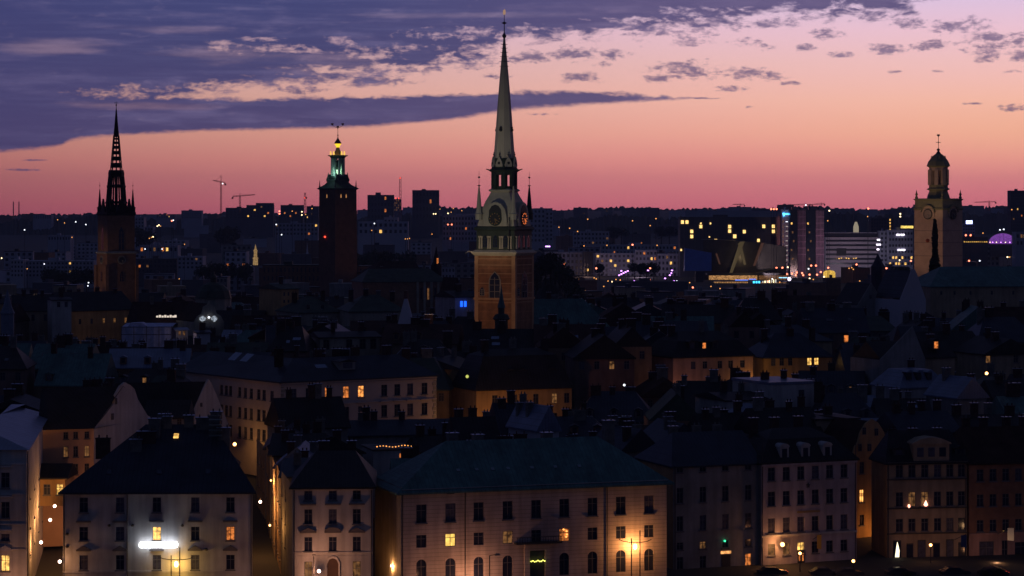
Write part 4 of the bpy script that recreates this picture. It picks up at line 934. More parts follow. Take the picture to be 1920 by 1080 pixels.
# F6 tan
H = House('quay_house', 'tan quay house with a pedimented three-window dormer and shop fronts', 'house', (1663, 374), (1813, 376), 8, GR)
cols = [1686.5, 1710, 1734, 1758, 1781, 1803]; rows = [(872, 896), (923, 950), (973, 997)]
w = H.windows('front', cols, rows, 14, lit={(1, 1): LITD, (2, 1): LITD}); zE = H.zat('front', 1660, 864)
H.wall('front', zE, TAN, w); H.wall('left', zE, OCHRE); H.wall('right', zE, TAN); H.trim('front', zE-.5, zE-.27, .28, TAN)
for z in (898.5, 952.5, 1000): H.trim('front', H.zat('front', 1686, z)-.16, H.zat('front', 1686, z)+.02, .16, DARK, 'sill_band')
H.roof(zE, Z(806, 379)-GR, TINB, 1.5, 1.5, .35)
u, y = H.hit('front', 1746); z0 = zE-.26
o = MB().box(-2.9, 2.9, 0, 3.6, 0, 2.75).build('dormer', TAN, H.root, (u, -.1, z0))
MB().extrude([(-3.2, 2.76), (3.2, 2.76), (3.1, 3.0), (1.7, 3.6), (0, 3.85), (-1.7, 3.6), (-3.1, 3.0)], lambda q, c: (q, -.25, c), lambda q, c: (q, 3.6, c)).build('pediment', TAN, o)
for k in (-1.8, 0, 1.8): window(o, (k, -.04, .75), 0, 1.15, 1.5, kind='plain', frame=False)
for k in (-5.0, 5.0): H.dormer(u+k, zE+.6, 1.8, 1.0, DARK, None, .7, 2)
for x, y in ((2.5, 5.5), (6, 5.5), (10, 5.5)): H.chimney(x, y, 1.6, 1.2, .7)
for i, (px, m, w_) in enumerate(((1682, GLASS, 1.3), (1706, GLASS, 1.1), (1728, GLASS2, 1.3), (1756, GLASS, 1.1), (1781, GLASS2, 1.2), (1803, GLASS, 1.1))):
    u, y = H.hit('front', px); o = MB().box(-w_/2, w_/2, -.05, .03, 0, 3.0).build('shop_window' if i % 2 == 0 else 'door', DARK, H.root, (u, -.0, .5 if i % 2 == 0 else 0)); MB().box(-w_/2+.1, w_/2-.1, -.075, -.05, .2, 2.8).build('pane', m, o)
u = H.hit('front', 1682)[0]; MB().extrude([(-.35, 0), (.3, 0), (.35, 1.0), (.15, 1.9), (0, 2.4), (-.15, 1.5)], lambda q, c: (q, -.12, c), lambda q, c: (q, -.09, c)).build('lit_display', glow('display_white', (1, .85, .55), 2.2), H.root, (u, 0, .9))
for px, py, k in ((1704, 950, .6), (1735.5, 947, 1)):
    u, y = H.hit('front', px); MB().lathe([(.12*k, 0), (.3*k, .2), (.2*k, .5), (.03, .9*k)], 6).build('window_candle', glow('pink_candle', (1, .38, .25), 4), H.root, (u, -.1, H.zat('front', px, py+2)))
f6 = H; protect(1655, 1815, 808, 372, 15)
# F7 brick
H = House('quay_house', 'dark brick quay house with lamplit pink ground floor at the right edge', 'house', (1817, 376), (2010, 380), 14, GR)
cols = [1838, 1862, 1886, 1910, 1940]; rows = [(880, 903), (927, 950), (975, 997)]
w = H.windows('front', cols, rows, 14); zE = H.zat('front', 1817, 866); H.wall('front', zE, BRICK, w, z0=H.zat('front', 1838, 1001)); H.wall('left', zE, BRICK)
zs = H.zat('front', 1838, 1001)
w2 = []
for px, a0, a1, ww, m in ((1850, 1015, 1052, 2.5, GLASS2), (1884, 1013, 1065, 1.0, None), (1915, 1016, 1045, 2.2, GLASS)):
    u, y = H.hit('front', px); z0, z1 = H.zat('front', px, a1), H.zat('front', px, a0); w2.append((u-ww/2, u+ww/2, z0, z1)); window(H.root, (u, .16, z0), 0, ww, z1-z0, m, 'plain')
b_ = H.wall('front', zs, PINKW, w2); H.trim('front', zs-.2, zs+.1, .2, PINKW, 'string_course')
u = H.hit('front', 1884)[0]; MB().box(u-.25, u+.25, .1, .12, 3.4, 4.6).build('lit_transom', LITY, H.root)
H.roof(zE, Z(800, 384)-GR, TILE, 1.5, 0, .4)
for x in (3, 6, 10, 13): H.chimney(x, 8, 1.9, 1.2, .8)
protect(1817, 1935, 862, 374, 16)
point((X(1868, 370), 369.5, Z(1052, 370)), 45, (1, .45, .2), .3); point((X(1900, 366), 365.6, Z(1020, 366)), 14, (1, .55, .25), .3)  # the weaker point is unseen fill added to brighten the white banner
for px, py, w_, h_, c, lab in ((1895, 990, 1.0, 2.0, (.6, .58, .55), 'white banner hanging at the corner of the dark brick house'), (1536, 1003, .7, 2.2, (.5, .3, .05), 'yellow banner beside the lit door of the lilac house'), (1807, 1003, .9, 2.0, (.03, .05, .16), 'dark blue banner between the tan house and the brick house')):
    Yf = 368; t = thing('banner', lab, 'banner', (X(px, Yf), Yf, Z(py, Yf))); MB().bar((-w_*1.6, 2, -1.2), (w_*.4, -.2, .15), .05, 5).build('pole', DARK, t)
    MB().extrude([(-w_/2, 0), (w_/2, 0), (w_/2, -h_), (-w_/2, -h_*.93)], lambda q, c_: (q, -.06+.08*math.sin(q*4), c_), lambda q, c_: (q, -.03+.08*math.sin(q*4), c_)).build('cloth', mat('banner_'+lab.split()[0], c, var=.1), t)
# downpipes
for Hh, us in ((f1, (.15, f1.L-.15, f1.L*.34)), (f3, (.2,)), (f5, (.2, f5.L-.2)), (f6, (.2, f6.L-.2)), (f4, (.3,)), (f2, (.2, f2.L-.2))):
    for u in us: MB().bar((u, -.1, Hh.zE-.3), (u, -.1, 0), .07, 5).build('downpipe', DARK, Hh.root)
# general lamp glow on lower facades
for i, (px, py, Y, pw, lab) in enumerate(((598, 1071, 330, 200, 'pink-white globe lamp on a thin mast before the narrow white house'), (890, 1094, 332.5, 190, None), (812, 1096, 329, 50, None), (440, 1090, 326, 30, None), (20, 1090, 329, 60, None), (1745, 1078, 369, 22, None), (1500, 1078, 360, 16, None), (1600, 1088, 352, 30, None))):
    c = (1, .42, .2)
    if lab:
        t = thing('mast_lamp', lab, 'street lamp', (X(px, Y), Y, GR)); h = Z(py, Y)-GR
        MB().bar((-.7, 0, 0), (-.7, 0, Z(1043, Y)-GR), .07, 6).box(-.95, -.45, -.06, .06, h+2.2, h+2.3).build('mast', DARK, t); MB().ball((0, 0, 0), .24, 8, 6).build('globe', PINKB, t, (0, 0, h)); point((X(px, Y), Y-.5, Z(py, Y)), pw, c, .25)
    else:
        t = thing('quay_lamp', ['', 'lamp post below the portal of the banded palace', 'lamp post below the left bays of the banded palace', 'lamp post at the right end of the wide white house', 'lamp post before the tall pale corner house', 'lamp post before the tan shop fronts', 'lamp post before the lilac house', 'lamp post on the quay at the right alley'][i], 'street lamp', (X(px, Y), Y, GR))
        h = max(3.5, Z(py, Y)-GR); MB().lathe([(.12, 0), (.07, .6), (.05, h)], 8).build('post', DARK, t); MB().ball((0, 0, 0), .22, 8, 6).build('globe', ORB, t, (0, 0, h)); point((X(px, Y), Y+.6, h+GR), pw, c, .25)
# alley lamps
for px, py, Y, pw, lab in ((102.5, 949, 366, 280, 'farthest of the four lanterns climbing the left alley'), (94, 975, 357, 260, 'third lantern up the left alley against the ochre wall'), (77, 1017, 345, 170, 'second lantern up the left alley against the ochre wall'), (112, 1053, 332, 40, 'nearest alley lantern, at the left corner of the wide white house'),
        (488, 941, 375, 480, 'pink-white lantern hanging in the street beside the narrow white house'), (735, 1061, 338, 200, 'warm white lantern in the alley left of the banded palace'), (508, 901, 380, 160, 'small amber lantern high on the side street wall')):
    globe_lamp(lab, px, py, Y, pw, (1, .42, .12), (.21 if py > 910 else .12), PINKB if py > 910 else ORB, dy=.6)
t = globe_lamp('strong orange lantern at the street corner of the long pale palace', 440, 833, 455, 85, (1, .45, .1), .3, ORB, dy=1.5)
globe_lamp('amber lantern low in the lamplit side street', 506, 985, 350, 90, (1, .42, .1), .14, ORB)
globe_lamp('lit bracket beside the upper alley of the narrow white house', 709, 1011, 348, 12, (1, .45, .1), .18, CANDLE)
# unlit arm lamp by the palace, parked cars at lower right
t = thing('arm_lamp', 'unlit street lamp with one horizontal arm before the banded palace', 'street lamp', (X(918, 330), 330, GR)); h = Z(1042, 330)-GR
MB().bar((0, 0, 0), (0, 0, h), .07, 6).bar((0, 0, h), (.9, 0, h+.2), .05, 5).build('post', DARK, t); MB().extrude([(.7, 0), (1.5, .1), (1.4, .3), (.9, .35)], lambda q, c: (q, -.15, c+h), lambda q, c: (q, .15, c+h)).build('lamp_head', mat('lamp_head_grey', (.2, .2, .2)), t)
CARM = MB().extrude([(-2.2, .35), (2.2, .35), (2.25, .8), (1.9, .95), (1.1, 1.02), (.55, 1.45), (-1.1, 1.48), (-1.8, 1.0), (-2.2, .9)], lambda q, c: (q, -.85, c), lambda q, c: (q, .85, c)).mesh('body', mat('car_paint', (.03, .035, .05), .25, var=.1))
CARG = MB().extrude([(-1.55, 1.0), (.95, 1.0), (.5, 1.38), (-1.05, 1.4)], lambda q, c: (q, -.87, c), lambda q, c: (q, .87, c)).mesh('side_windows', GLASS)
CARW = MB().extrude([(.32*math.cos(k*math.pi/6), .32*math.sin(k*math.pi/6)) for k in range(12)], lambda q, c: (q, -.1, c), lambda q, c: (q, .1, c)).mesh('wheel', IRON)
CART = MB().box(-.04, .04, -.12, .12, -.07, .07).mesh('tail_light', mat('tail_lens', (.2, .01, .01), .3, var=0))
CARL = MB().box(-.04, .04, -.14, .14, -.08, .08).mesh('tail_light', glow('tail_lit', (1, .05, .02), 3))
for i, (px, Y, rz, lab) in enumerate(((1448, 359, .1, 'dark car parked under the lilac house, farthest left of the cars'), (1590, 358, .2, 'dark car parked before the right alley'), (1688, 358.5, .1, 'dark car parked by the lit shop display'), (1790, 359, .15, 'dark car parked below the dark blue banner'), (1862, 358, .1, 'dark car parked under the white banner'), (1545, 358.5, .1, 'dark car parked right of the lit door of the lilac house'))):
    t = thing('parked_car', lab, 'car', (X(px, Y), Y, .66), rz, 'cars parked on the quay'); put('body', CARM, t); put('side_windows', CARG, t)
    for x in (-1.35, 1.35):
        for y in (-.82, .82): put('wheel', CARW, t, (x, y, .32))
    for y in (-.6, .6): put('tail_light', CARL if i in (0, 4) else CART, t, (2.2, y, .75))

# ------------------------------------------------------------------ second row and old town houses that can be told apart
def put_wins(H, side, cols, rows, wpx, lit={}, kind='plain', proud=True):
    """windows set on an existing wall, frames proud of the plaster"""
    a, d, n, L = H.seg(side); rz = math.atan2(d.y, d.x); yr = H.hit(side, cols[0])[1]
    for j, (t, bo) in enumerate(rows):
        z0, z1 = Z(bo, yr)-H.zb, Z(t, yr)-H.zb
        for i, px in enumerate(cols):
            u, y = H.hit(side, px)
            if not (0 < u < L): continue
            c = a+d*u+n*.07; window(H.root, (c.x, c.y, z0), rz, wpx*yr/F, z1-z0, lit.get((i, j)), kind)
def chims(H, spots, **k):
    for x, y in spots: H.chimney(x, y, random.uniform(1.2, 2.2), random.uniform(.9, 1.6), random.uniform(.6, .9), random.choice((BRCH, BRCH, PLCH)), **k)
# yellow house with the white bell gable
H = House('gabled_house', 'house with a big white bell gable and lamplit salmon side wall', 'house', (176, 384), (284, 398), 19, 2)
zE = H.zat('front', 178, 803); L = H.L; zP = H.zat('front', 232, 717)
g = [(0, zE), (L, zE), (L, zE+.6), (L*.93, zE+1.0), (L*.76, zE+3.8), (L*.70, zE+5.6), (L*.62, zP-.5), (L*.53, zP), (L*.45, zP-.5), (L*.36, zE+4.9), (L*.34, zE+3.6), (L*.16, zE+1.6)]
H.segs['left'] = ((-6.5, 6.2), (0, 0)); H.wall('front', zE, WHITE, gable=g)
cols = [123.5, 142, 163]; w = []
w = H.windows('left', cols, [(809, 822), (836, 856), (869, 889)], 9, ref=163, lit={(0, 1): LITD, (2, 1): LITD})
H.wall('left', zE, mat('salmon_plaster', (.45, .29, .2), var=.1), w)
put_wins(H, 'front', [217], [(746, 758)], 6); put_wins(H, 'front', [210], [(775, 787)], 8)
b = MB(); q = [(-6.9, 5.9, zE), (-.3, -.25, zE), (L*.5, -.05, zP-.6), (L*.5-9, 9.5, zP-.6)]
b.quad(*q); b.quad((L*.5, -.05, zP-.6), (L+.2, .3, zE+.5), (L-8, 12, zE+.5), (L*.5-9, 9.5, zP-.6)); b.quad((-6.9, 5.9, zE), (L*.5-9, 9.5, zP-.6), (L-8, 12, zE+.5)); b.quad((-6.9, 5.9, zE), (L-8, 12, zE+.5), (L+.2, .3, zE+.5), (-.3, -.25, zE))
H.roofo = b.build('roof', TINB, H.root); H.zE = zE; H.zR = zP-.6; H.axis = 'x'
protect(105, 284, 860, 380, 26)
point((X(150, 372), 376, 6), 130, (1, .4, .18), .3)
globe_lamp('orange lantern in the narrow street below the salmon wall', 152, 915, 373, 0, m=ORB)
# white gable at right + long dark roof left of it
H = House('gabled_house', 'dark long-roofed house ending in a plain white pointed gable', 'house', (345, 412), (428, 421), 24, 3)
zE = H.zat('front', 345, 805); L = H.L; zP = H.zat('front', 388, 711); H.wall('front', zE, WHITE, gable=[(0, zE), (L, zE), (L, zE+.2), (L*.62, zP-.8), (L*.55, zP), (L*.50, zP-.6), (L*.2, zE+3)])
for sd in ('left', 'right'): H.wall(sd, zE, GREYW)
b = MB(); m_ = L*.55; b.quad((-.1, -.0, zE), (m_, -.0, zP-.4), (m_-12.5, 10, zP-.4), (-12.5, 10, zE)); b.quad((m_, 0, zP-.4), (L+.2, 0, zE), (L-11, 14, zE), (m_-12.5, 10, zP-.4)); b.quad((-12.5, 10, zE), (m_-12.5, 10, zP-.4), (L-11, 14, zE))
b.quad((-12.5, 10, 0), (-12.5, 10, zE), (-.1, 0, zE), (-.1, 0, 0)); H.roofo = b.build('roof', TINB, H.root); H.zE = zE; H.zR = zP-.4; H.axis = 'x'
put_wins(H, 'front', [377], [(755, 763)], 5); protect(285, 430, 830, 408, 24)
H = House('street_house', 'low grey wall with a row of dark windows between the two white gables', 'house', (272, 404), (350, 404), 8, 3)
zE = H.zat('front', 280, 781); w = H.windows('front', [292, 314, 336], [(786, 800)], 9); H.wall('front', zE, GREYW, w); [H.wall(s_, zE, GREYW) for s_ in ('left', 'right')]; H.roof(zE, zE+2.5, TINB, None, None, .3); protect(284, 345, 800, 402, 8)
# the L-shaped pale palace
H = House('corner_palace', 'long pale corner palace, three adjoining windows glowing, quoins on its corners', 'palace', (527, 450), (818, 469), 13, 5)
cols = [550.5, 579, 615, 649, 677, 720.5, 745, 769, 796]; rows = [(729, 751), (768, 791)]
zE = H.zat('front', 527, 716); L = H.L
w = H.windows('front', cols, rows, 13, ref=550.5, lit={(2, 0): LITO, (3, 0): LITO, (4, 0): glow('orange_lamp_window', (1, .35, .08), 1.5, .8)}, skip=((0, 1), (1, 1), (2, 1)))
H.segs['left'] = ((-1.5, 41), (0, 0))
wl = H.windows('left', [415, 424, 432, 449, 460, 471, 485, 495, 510], [(733, 752), (771, 792), (808, 830)], 0, ref=510, size=1.25, lit={(6, 1): CANDLE} if False else {})
PW = mat('pale_pink_plaster', (.42, .36, .36), var=.12)
H.wall('front', zE, PW, w); H.wall('left', zE, PW, wl); H.wall('right', zE, PW)
for z in (724, 762): H.trim('front', H.zat('front', 527, z)-.1, H.zat('front', 527, z)+.1, .15, PW, 'string_course')
H.trim('front', zE-.5, zE-.27, .35, PW); H.trim('left', zE-.5, zE-.27, .35, PW)
for px in (649, 677, 720.5, 745, 769, 796): H.over('front', px, 762, 1.9, 550.5, 'flat', PW)
m = MB()
for k in range(12):
    z = zE-1.2-k*.8
    if z > 1:
        e = .9 if k % 2 else .6; m.box(L-e, L+.03, -.06, -.003, z, z+.6); m.box(-.03, e, -.06, -.003, z, z+.6)
m.build('quoins', STONE, H.root)
zR = Z(672, 458)-5
b = MB(); o = .5; c = [(-o, -o, zE), (L+o, -o, zE), (L+o, 13+o, zE), (11, 13+o, zE), (9.5, 42, zE), (-2.1, 42, zE)]
j = (6.0, 6.5, zR)
b.quad(c[0], c[1], (L-5, 6.5, zR), j); b.quad(c[1], c[2], (L-5, 6.5, zR)); b.quad(c[2], c[3], j, (L-5, 6.5, zR)); b.quad(c[3], c[4], (4.0, 38, zR), j); b.quad(c[4], c[5], (4.0, 38, zR)); b.quad(c[5], c[0], j, (4.0, 38, zR))
for p_, q_ in zip(c, c[1:]+c[:1]): b.quad((p_[0], p_[1], p_[2]-.26), (q_[0], q_[1], q_[2]-.26), q_, p_)
b.quad(*[(p_[0], p_[1], p_[2]-.26) for p_ in reversed(c)])
H.roofo = b.build('roof', TING, H.root); H.zE, H.zR, H.axis = zE, zR, 'x'; H.D = 13
SKYG = mat('sky_glass', (.2, .24, .34), .2, metal=.8, var=.1)
for x, f in ((2.5, .45),): pass
for x, y in ((3.0, 22), (3, 14), (12, 7.5), (20, 7), (27, 6.8)): H.chimney(x, min(y, 6.5) if y > 13 else y, 1.8, 1.6, .8, BRCH)
H.skylight(10.6, .5, 2.4, 1.2, SKYG); H.dormer(15.5, zE+1.6, 3.4, 1.5, GREYW, GLASS2, 2.0, 3)
MB().quad((.5, 15, zE+3.0), (2.2, 15, zE+4.4), (2.2, 18, zE+4.4), (.5, 18, zE+3.0)).quad((.5, 20, zE+3.0), (2.2, 20, zE+4.4), (2.2, 23, zE+4.4), (.5, 23, zE+3.0)).build('skylight', SKYG, H.root)
protect(383, 527, 828, 446, 45); protect(527, 650, 752, 446, 20); protect(650, 820, 783, 446, 26)
point((X(535, 440), 441, 8), 40, (1, .5, .3), .5); point((X(700, 446), 447, 12), 55, (1, .55, .45), .5)  # unseen fill points added to brighten the corner palace walls
# dark roofs in front of the palace
for pa, pb, Y, e, r, ax, m, lab in ((532, 652, 428, 800, 745, 'x', TINB, 'black roofed house standing before the glowing windows of the corner palace'), (655, 860, 436, 815, 787, 'x', TING, 'long low dark blue roof under the corner palace windows'), (560, 680, 396, 850, 812, 'y', TINB, 'black gabled house behind the narrow white quay house'), (1060, 1180, 392, 862, 822, 'y', TINB, 'dark gabled house behind the right end of the banded palace')):
    H = House('old_town_house', lab, 'house', (pa, Y), (pb, Y+4), 12, 4); zE = H.zat('front', pa, e); [H.wall(sd, zE, GREYW) for sd in H.segs]; H.roof(zE, Z(r, Y+7)-4, m, axis=ax); chims(H, [(random.uniform(1, H.L-1), 6) for _ in range(4)]); protect(pa, pb, e-20, Y-3, 14)
# roof terrace with a string of lights
H = House('terrace_house', 'pale walled house with a roof terrace strung with tiny lights', 'house', (700, 402), (782, 404), 10, 4)
zE = H.zat('front', 700, 846); w = H.windows('front', [753, 768], [(850, 859)], 9, lit={(0, 0): LITO, (1, 0): LITO}); H.wall('front', zE, WHITE, w); H.wall('left', zE, WHITE); H.flat(zE, DARK, .25)
for i in range(13): MB().ball((0, 0, 0), .10, 6, 4).build('fairy_light', ORBS if i % 3 else CANDLE, H.root, (.6+i*.53, -.2, zE+.75+.12*math.sin(i*.9)))
MB().box(0, H.L, -.12, -.06, zE+.3, zE+.36).box(0, H.L, -.12, -.06, zE+.95, zE+1.0).build('railing', DARK, H.root); protect(700, 782, 858, 400, 12)
# ochre lamplit house in the middle
def simple(lab, pa, ya, pb, yb, D, e, r, wm, rm, cols=(), rows=(), wpx=11, lit={}, roof='x', il=None, ir=None, prot=None, zb=6, ch=3, cat='house', name='old_town_house', left=None, mans=None, ref=None):
    H = House(name, lab, cat, (pa, ya), (pb, yb), D, zb); zE = H.zat('front', pa, e)
    w = H.windows('front', list(cols), list(rows), wpx, lit=lit, kind='plain') if cols else ()
    H.wall('front', zE, wm, w); [H.wall(sd, zE, left if sd == 'left' and left else wm) for sd in ('left', 'right', 'back')]
    if roof == 'flat': H.flat(zE, rm)
    elif mans: H.mansard(zE, Z(mans, ya+3)-zb, Z(r, ya+D/2)-zb, 2.4, rm, 1, 1)
    else: H.roof(zE, Z(r, ya+D/2)-zb, rm, il, ir, .4, roof)
    if ch: chims(H, [(H.L*(i+.6)/ch, D*.5+random.uniform(-1, 1.5)) for i in range(ch)] if roof != 'y' else [(H.L*.5+random.uniform(-2, 2), D*(i+.5)/ch) for i in range(ch)])
    if prot: protect(min(pa, pb), max(pa, pb), prot, ya-4, D+4)
    return H
H = simple('ochre lamplit house under a tall black mansard roof in the middle', 893, 478, 1072, 486, 13, 731, 655, OCHRE, TINB, [928, 965, 1005, 1040, 1063], [(741, 760), (778, 796)], 11, {(3, 0): LITD}, prot=776, mans=668, zb=8)
for px in (962, 985, 1040): H.dormer(H.hit('front', px)[0], H.zE-4.5, 1.5, 1.5, DARK, None, 1.2, 2.4)
point((X(980, 468), 470, 11), 260, (1, .42, .12), .5); point((X(890, 466), 468, 12), 180, (1, .45, .12), .5)
simple('dim ochre house behind the left corner of the black mansard', 862, 492, 905, 500, 14, 690, 668, OCHRE, TING, [872, 884], [(700, 716), (728, 744)], 8, {(0, 0): None}, prot=765, zb=8)
H = simple('low salmon house wall with lamplit right end below broad black roofs', 1262, 515, 1412, 523, 14, 670, 622, PINKW, TINB, [1300, 1322, 1350, 1370, 1392], [(678, 692)], 10, {}, prot=704, zb=9, mans=640)
for px, m in ((1301, GLASS2), (1324, LITO), (1345, None)): H.dormer(H.hit('front', px)[0], H.zat('front', px, 656), 1.4, 1.6, DARK, m, .9, 2.4)
point((X(1275, 508), 510, 15), 120, (1, .45, .25), .5)
simple('amber house with a pair of lit windows under a grey hipped roof', 1432, 528, 1560, 532, 14, 668, 625, OCHRE, TING, [1450, 1466, 1482, 1518, 1531], [(672, 686)], 9, {(3, 0): LITY, (4, 0): LITY}, prot=690, zb=9, il=5, ir=5)
point((X(1425, 516), 520, 17), 160, (1, .5, .1), .4)
simple('dark grey hip roofed house above the amber house', 1440, 560, 1560, 566, 16, 640, 610, TAN, TING, [1455, 1480, 1500], [(646, 658)], 9, prot=658, zb=9, il=5, ir=5)
# white stepped house with flat sky-lit roof
H = simple('white house with flat metal roof and two dark windows, right of centre', 1443, 446, 1528, 450, 14, 722, 0, WHITE, TINL, [1503], [(731, 743), (754, 772)], 13, roof='flat', prot=782, zb=6, ch=2)
simple('lower white wing with sloping parapet beside the flat-roofed white house', 1362, 443, 1443, 446, 14, 750, 735, WHITE, TINB, roof='x', prot=775, zb=6, ch=2)
simple('small pyramid-roofed grey house before the white stepped house', 1385, 424, 1462, 427, 10, 790, 757, GREYW, TINL, prot=788, zb=5, il=3.5, ir=3.5, ch=2)
simple('pale rendered wall block behind the lilac quay house', 1532, 402, 1608, 404, 10, 785, 778, TAN, TINB, prot=830, zb=4, ch=1, il=2, ir=2)
H = simple('blue-grey mansard house with white trimmed dormers at right', 1688, 470, 1778, 474, 11, 727, 690, WHITE, TINL, [1752, 1765], [(730, 745)], 9, prot=742, zb=7, mans=694, ch=1)
for px in (1708, 1726, 1746): H.dormer(H.hit('front', px)[0], H.zat('front', px, 712), 1.0, 1.4, TING, None, .5, 2, TINL)
simple('brown walled house with one glowing dormer, upper right', 1745, 540, 1850, 545, 14, 664, 622, TAN, TINB, [1755, 1781, 1807, 1832], [(674, 686)], 8, {(0, 0): LITD, (2, 0): LITY}, prot=700, zb=9)
H.dormer
o = House('old_town_house', 'dim brown house with a warm window pair at the right edge', 'house', (1846, 530), (1940, 534), 14, 9); zE = o.zat('front', 1846, 662)
w = o.windows('front', [1853, 1905], [(667, 681)], 10, lit={(0, 0): LITD}); o.wall('front', zE, TAN, w); o.roof(zE, Z(632, 538)-9, TINB, axis='y'); o.wall('left', zE, TAN); chims(o, [(5, 4), (6, 9)]); protect(1846, 1925, 700, 526, 16)
H = simple('dark house with a red glowing attic window right of centre', 1728, 500, 1790, 503, 8, 668, 640, TAN, TINB, prot=660, zb=9, ch=1); H.dormer(H.hit('front', 1757)[0], H.zat('front', 1757, 656), 1.6, 1.9, DARK, LITO, .4, 2)
simple('small blue tin roofed house with a round lamp by its gable', 1795, 455, 1850, 458, 10, 742, 705, GREYW, TINL, roof='y', prot=735, zb=7, ch=2)
globe_lamp('orange lamp on a rooftop corner left of the blue-grey mansard', 1671, 677, 500, 8, (1, .4, .1), .28, ORB)
globe_lamp('orange lamp on a gable below the warm windows at right', 1850, 700, 452, 8, (1, .45, .1), .25, ORB)
globe_lamp('tiny cold white lamp among the black roofs right of the middle', 1170.5, 722, 455, 3, (.8, 1, .9), .2, WHB)
globe_lamp('small green-white lit roof hatch left of the black mansard', 876, 706, 474, 3, (.8, 1, .4), .3, glow('lime', (.7, .75, .15), .8))
# little row of houses behind the quay at right
for pa, ya, pb, e, r, rm, lab in ((1165, 388, 1235, 842, 800, TING, 'narrow blue-roofed house rising behind the grey-green quay house'), (1232, 398, 1330, 838, 790, TING, 'blue tin gabled house with tall chimneys behind the grey-green quay house'), (1330, 404, 1420, 830, 775, TINB, 'black roofed house behind the joint of grey and lilac fronts'), (1425, 398, 1540, 812, 765, TINB, 'black hip roofed house behind the white arched dormers'), (1690, 398, 1800, 810, 772, TING, 'wide grey-blue roof behind the pedimented dormer'), (1800, 404, 1930, 806, 778, TINB, 'black ridge roof behind the dark brick quay house')):
    simple(lab, pa, ya, pb, ya+3, 11, e, r, GREYW, rm, prot=e-14, zb=3, ch=4, roof='y' if 'gabled' in lab or 'narrow' in lab else 'x')
for pa, ya, pb, e, r, wm, rm, lab in ((790, 402, 862, 846, 818, TAN, TINB, 'tan house with flat black roof behind the copper roof, left part'), (862, 396, 940, 838, 782, TAN, TINB, 'ochre chimney-like block house behind the copper roof'), (945, 410, 1005, 820, 755, GREYW, TING, 'dark house with pale dormers behind the copper roof'), (1008, 400, 1048, 800, 757, PALEB, TINL, 'pale blue stepped gable house behind the middle of the copper roof')):
    simple(lab, pa, ya, pb, ya+2, 10, e, r, wm, rm, prot=e-18, zb=4, ch=3, roof='y' if 'gable' in lab else 'x')
# scaffold wrap and its lit neighbour
t = thing('scaffolding', 'pale blue sheeted scaffolding wrapped round a roof at left', 'scaffolding', (X(279, 640), 640, 8)); x0 = X(228, 640)-X(279, 640); x1 = X(322, 640)-X(279, 640); zt = Z(613, 640)-8
SHEET = mat('scaffold_sheet', (.40, .42, .62), .6, var=.3, scale=.6)
b = MB(); K = 14
for i in range(K+1):
    u = x0+(x1-x0)*i/K; yo = .25*math.sin(i*1.9); b.v += [(u, yo, 8), (u, yo+.1, zt), (u+.4, 6, zt+.8), (u+.4, 12, zt+.2)]
for i in range(K):
    for k in range(3): q = i*4+k; b.f.append((q, q+4, q+5, q+1))
b.build('sheeting', SHEET, t); MB().extrude([(x0+1.5, zt), (x0+2.2, zt+1.0), (x0+5.2, zt+1.1), (x0+7, zt)], lambda q, c: (q, .6, c), lambda q, c: (q, 5, c)).build('top_cover', SHEET, t)
m = MB()
for i in range(5): m.bar((x0+(x1-x0)*i/4, -.4, 0), (x0+(x1-x0)*i/4, -.4, zt+.3), .08, 4)
m.bar((x0, -.4, zt), (x1, -.4, zt), .08, 4).bar((x0, -.4, zt-2), (x1, -.4, zt-2), .08, 4); m.build('tubes', DARK, t); protect(226, 325, 648, 634, 16)
simple('small lit rooftop cabin beside the sheeted scaffolding', 330, 640, 352, 641, 6, 618, 614, WHITE, TINL, [337, 345], [(621, 629)], 5, {(0, 0): LITD, (1, 0): LITD}, prot=634, zb=9, ch=0)
simple('small pale rooftop block right of the sheeted scaffolding', 369, 632, 394, 633, 6, 623, 619, PALEB, TING, prot=638, zb=9, ch=1)
point((X(340, 634), 634, Z(622, 634)), 18, (1, .7, .7), .4)
# ornate gable house and the attic with a row of lights
H = simple('dark roofed house with a row of small white lights in its attic', 262, 700, 372, 706, 18, 607, 566, TAN, TILE, [280, 298, 316, 334, 352], [(611, 618)], 6, prot=622, zb=8, ch=2)
for i, px in enumerate((294, 299, 304, 309, 314, 319, 324, 328, 343, 346)): MB().box(-.3, .3, -.3, -.1, 0, .7 if i % 2 else .5).build('attic_lamp', glow('attic_white', (1, .85, .7), .8), H.root, (H.hit('front', px)[0], -.5+.0, H.zat('front', px, 595)))
H = House('gabled_house', 'ornate curved gable with two shining star-like windows', 'house', (364, 690), (420, 694), 18, 8); zE = H.zat('front', 364, 604); L = H.L; zP = H.zat('front', 389, 563)
H.wall('front', zE, STONE, gable=[(0, zE), (L, zE), (L*.9, zE+1.6), (L*.75, zE+2.4), (L*.7, zE+4.3), (L*.56, zE+5.0), (L*.5, zP), (L*.44, zE+5.0), (L*.3, zE+4.3), (L*.25, zE+2.4), (L*.1, zE+1.6)])
H.wall('left', zE, STONE); H.roof(zE, zP-1, TILE, axis='y', ov=-.3)
for px in (379, 401): MB().lathe([(.1, 0), (.7, .5), (.75, 1.1), (.2, 1.7)], 5).build('bright_window', glow('cold_star', (.75, .85, 1), .4, .85), H.root, (H.hit('front', px)[0], -.35, H.zat('front', px, 603)))
MB().ball((0, 0, 0), .3, 6, 4).build('gable_lamp', WHB, H.root, (H.hit('front', 391)[0], -.4, H.zat('front', 391, 595))); protect(364, 420, 612, 686, 18)
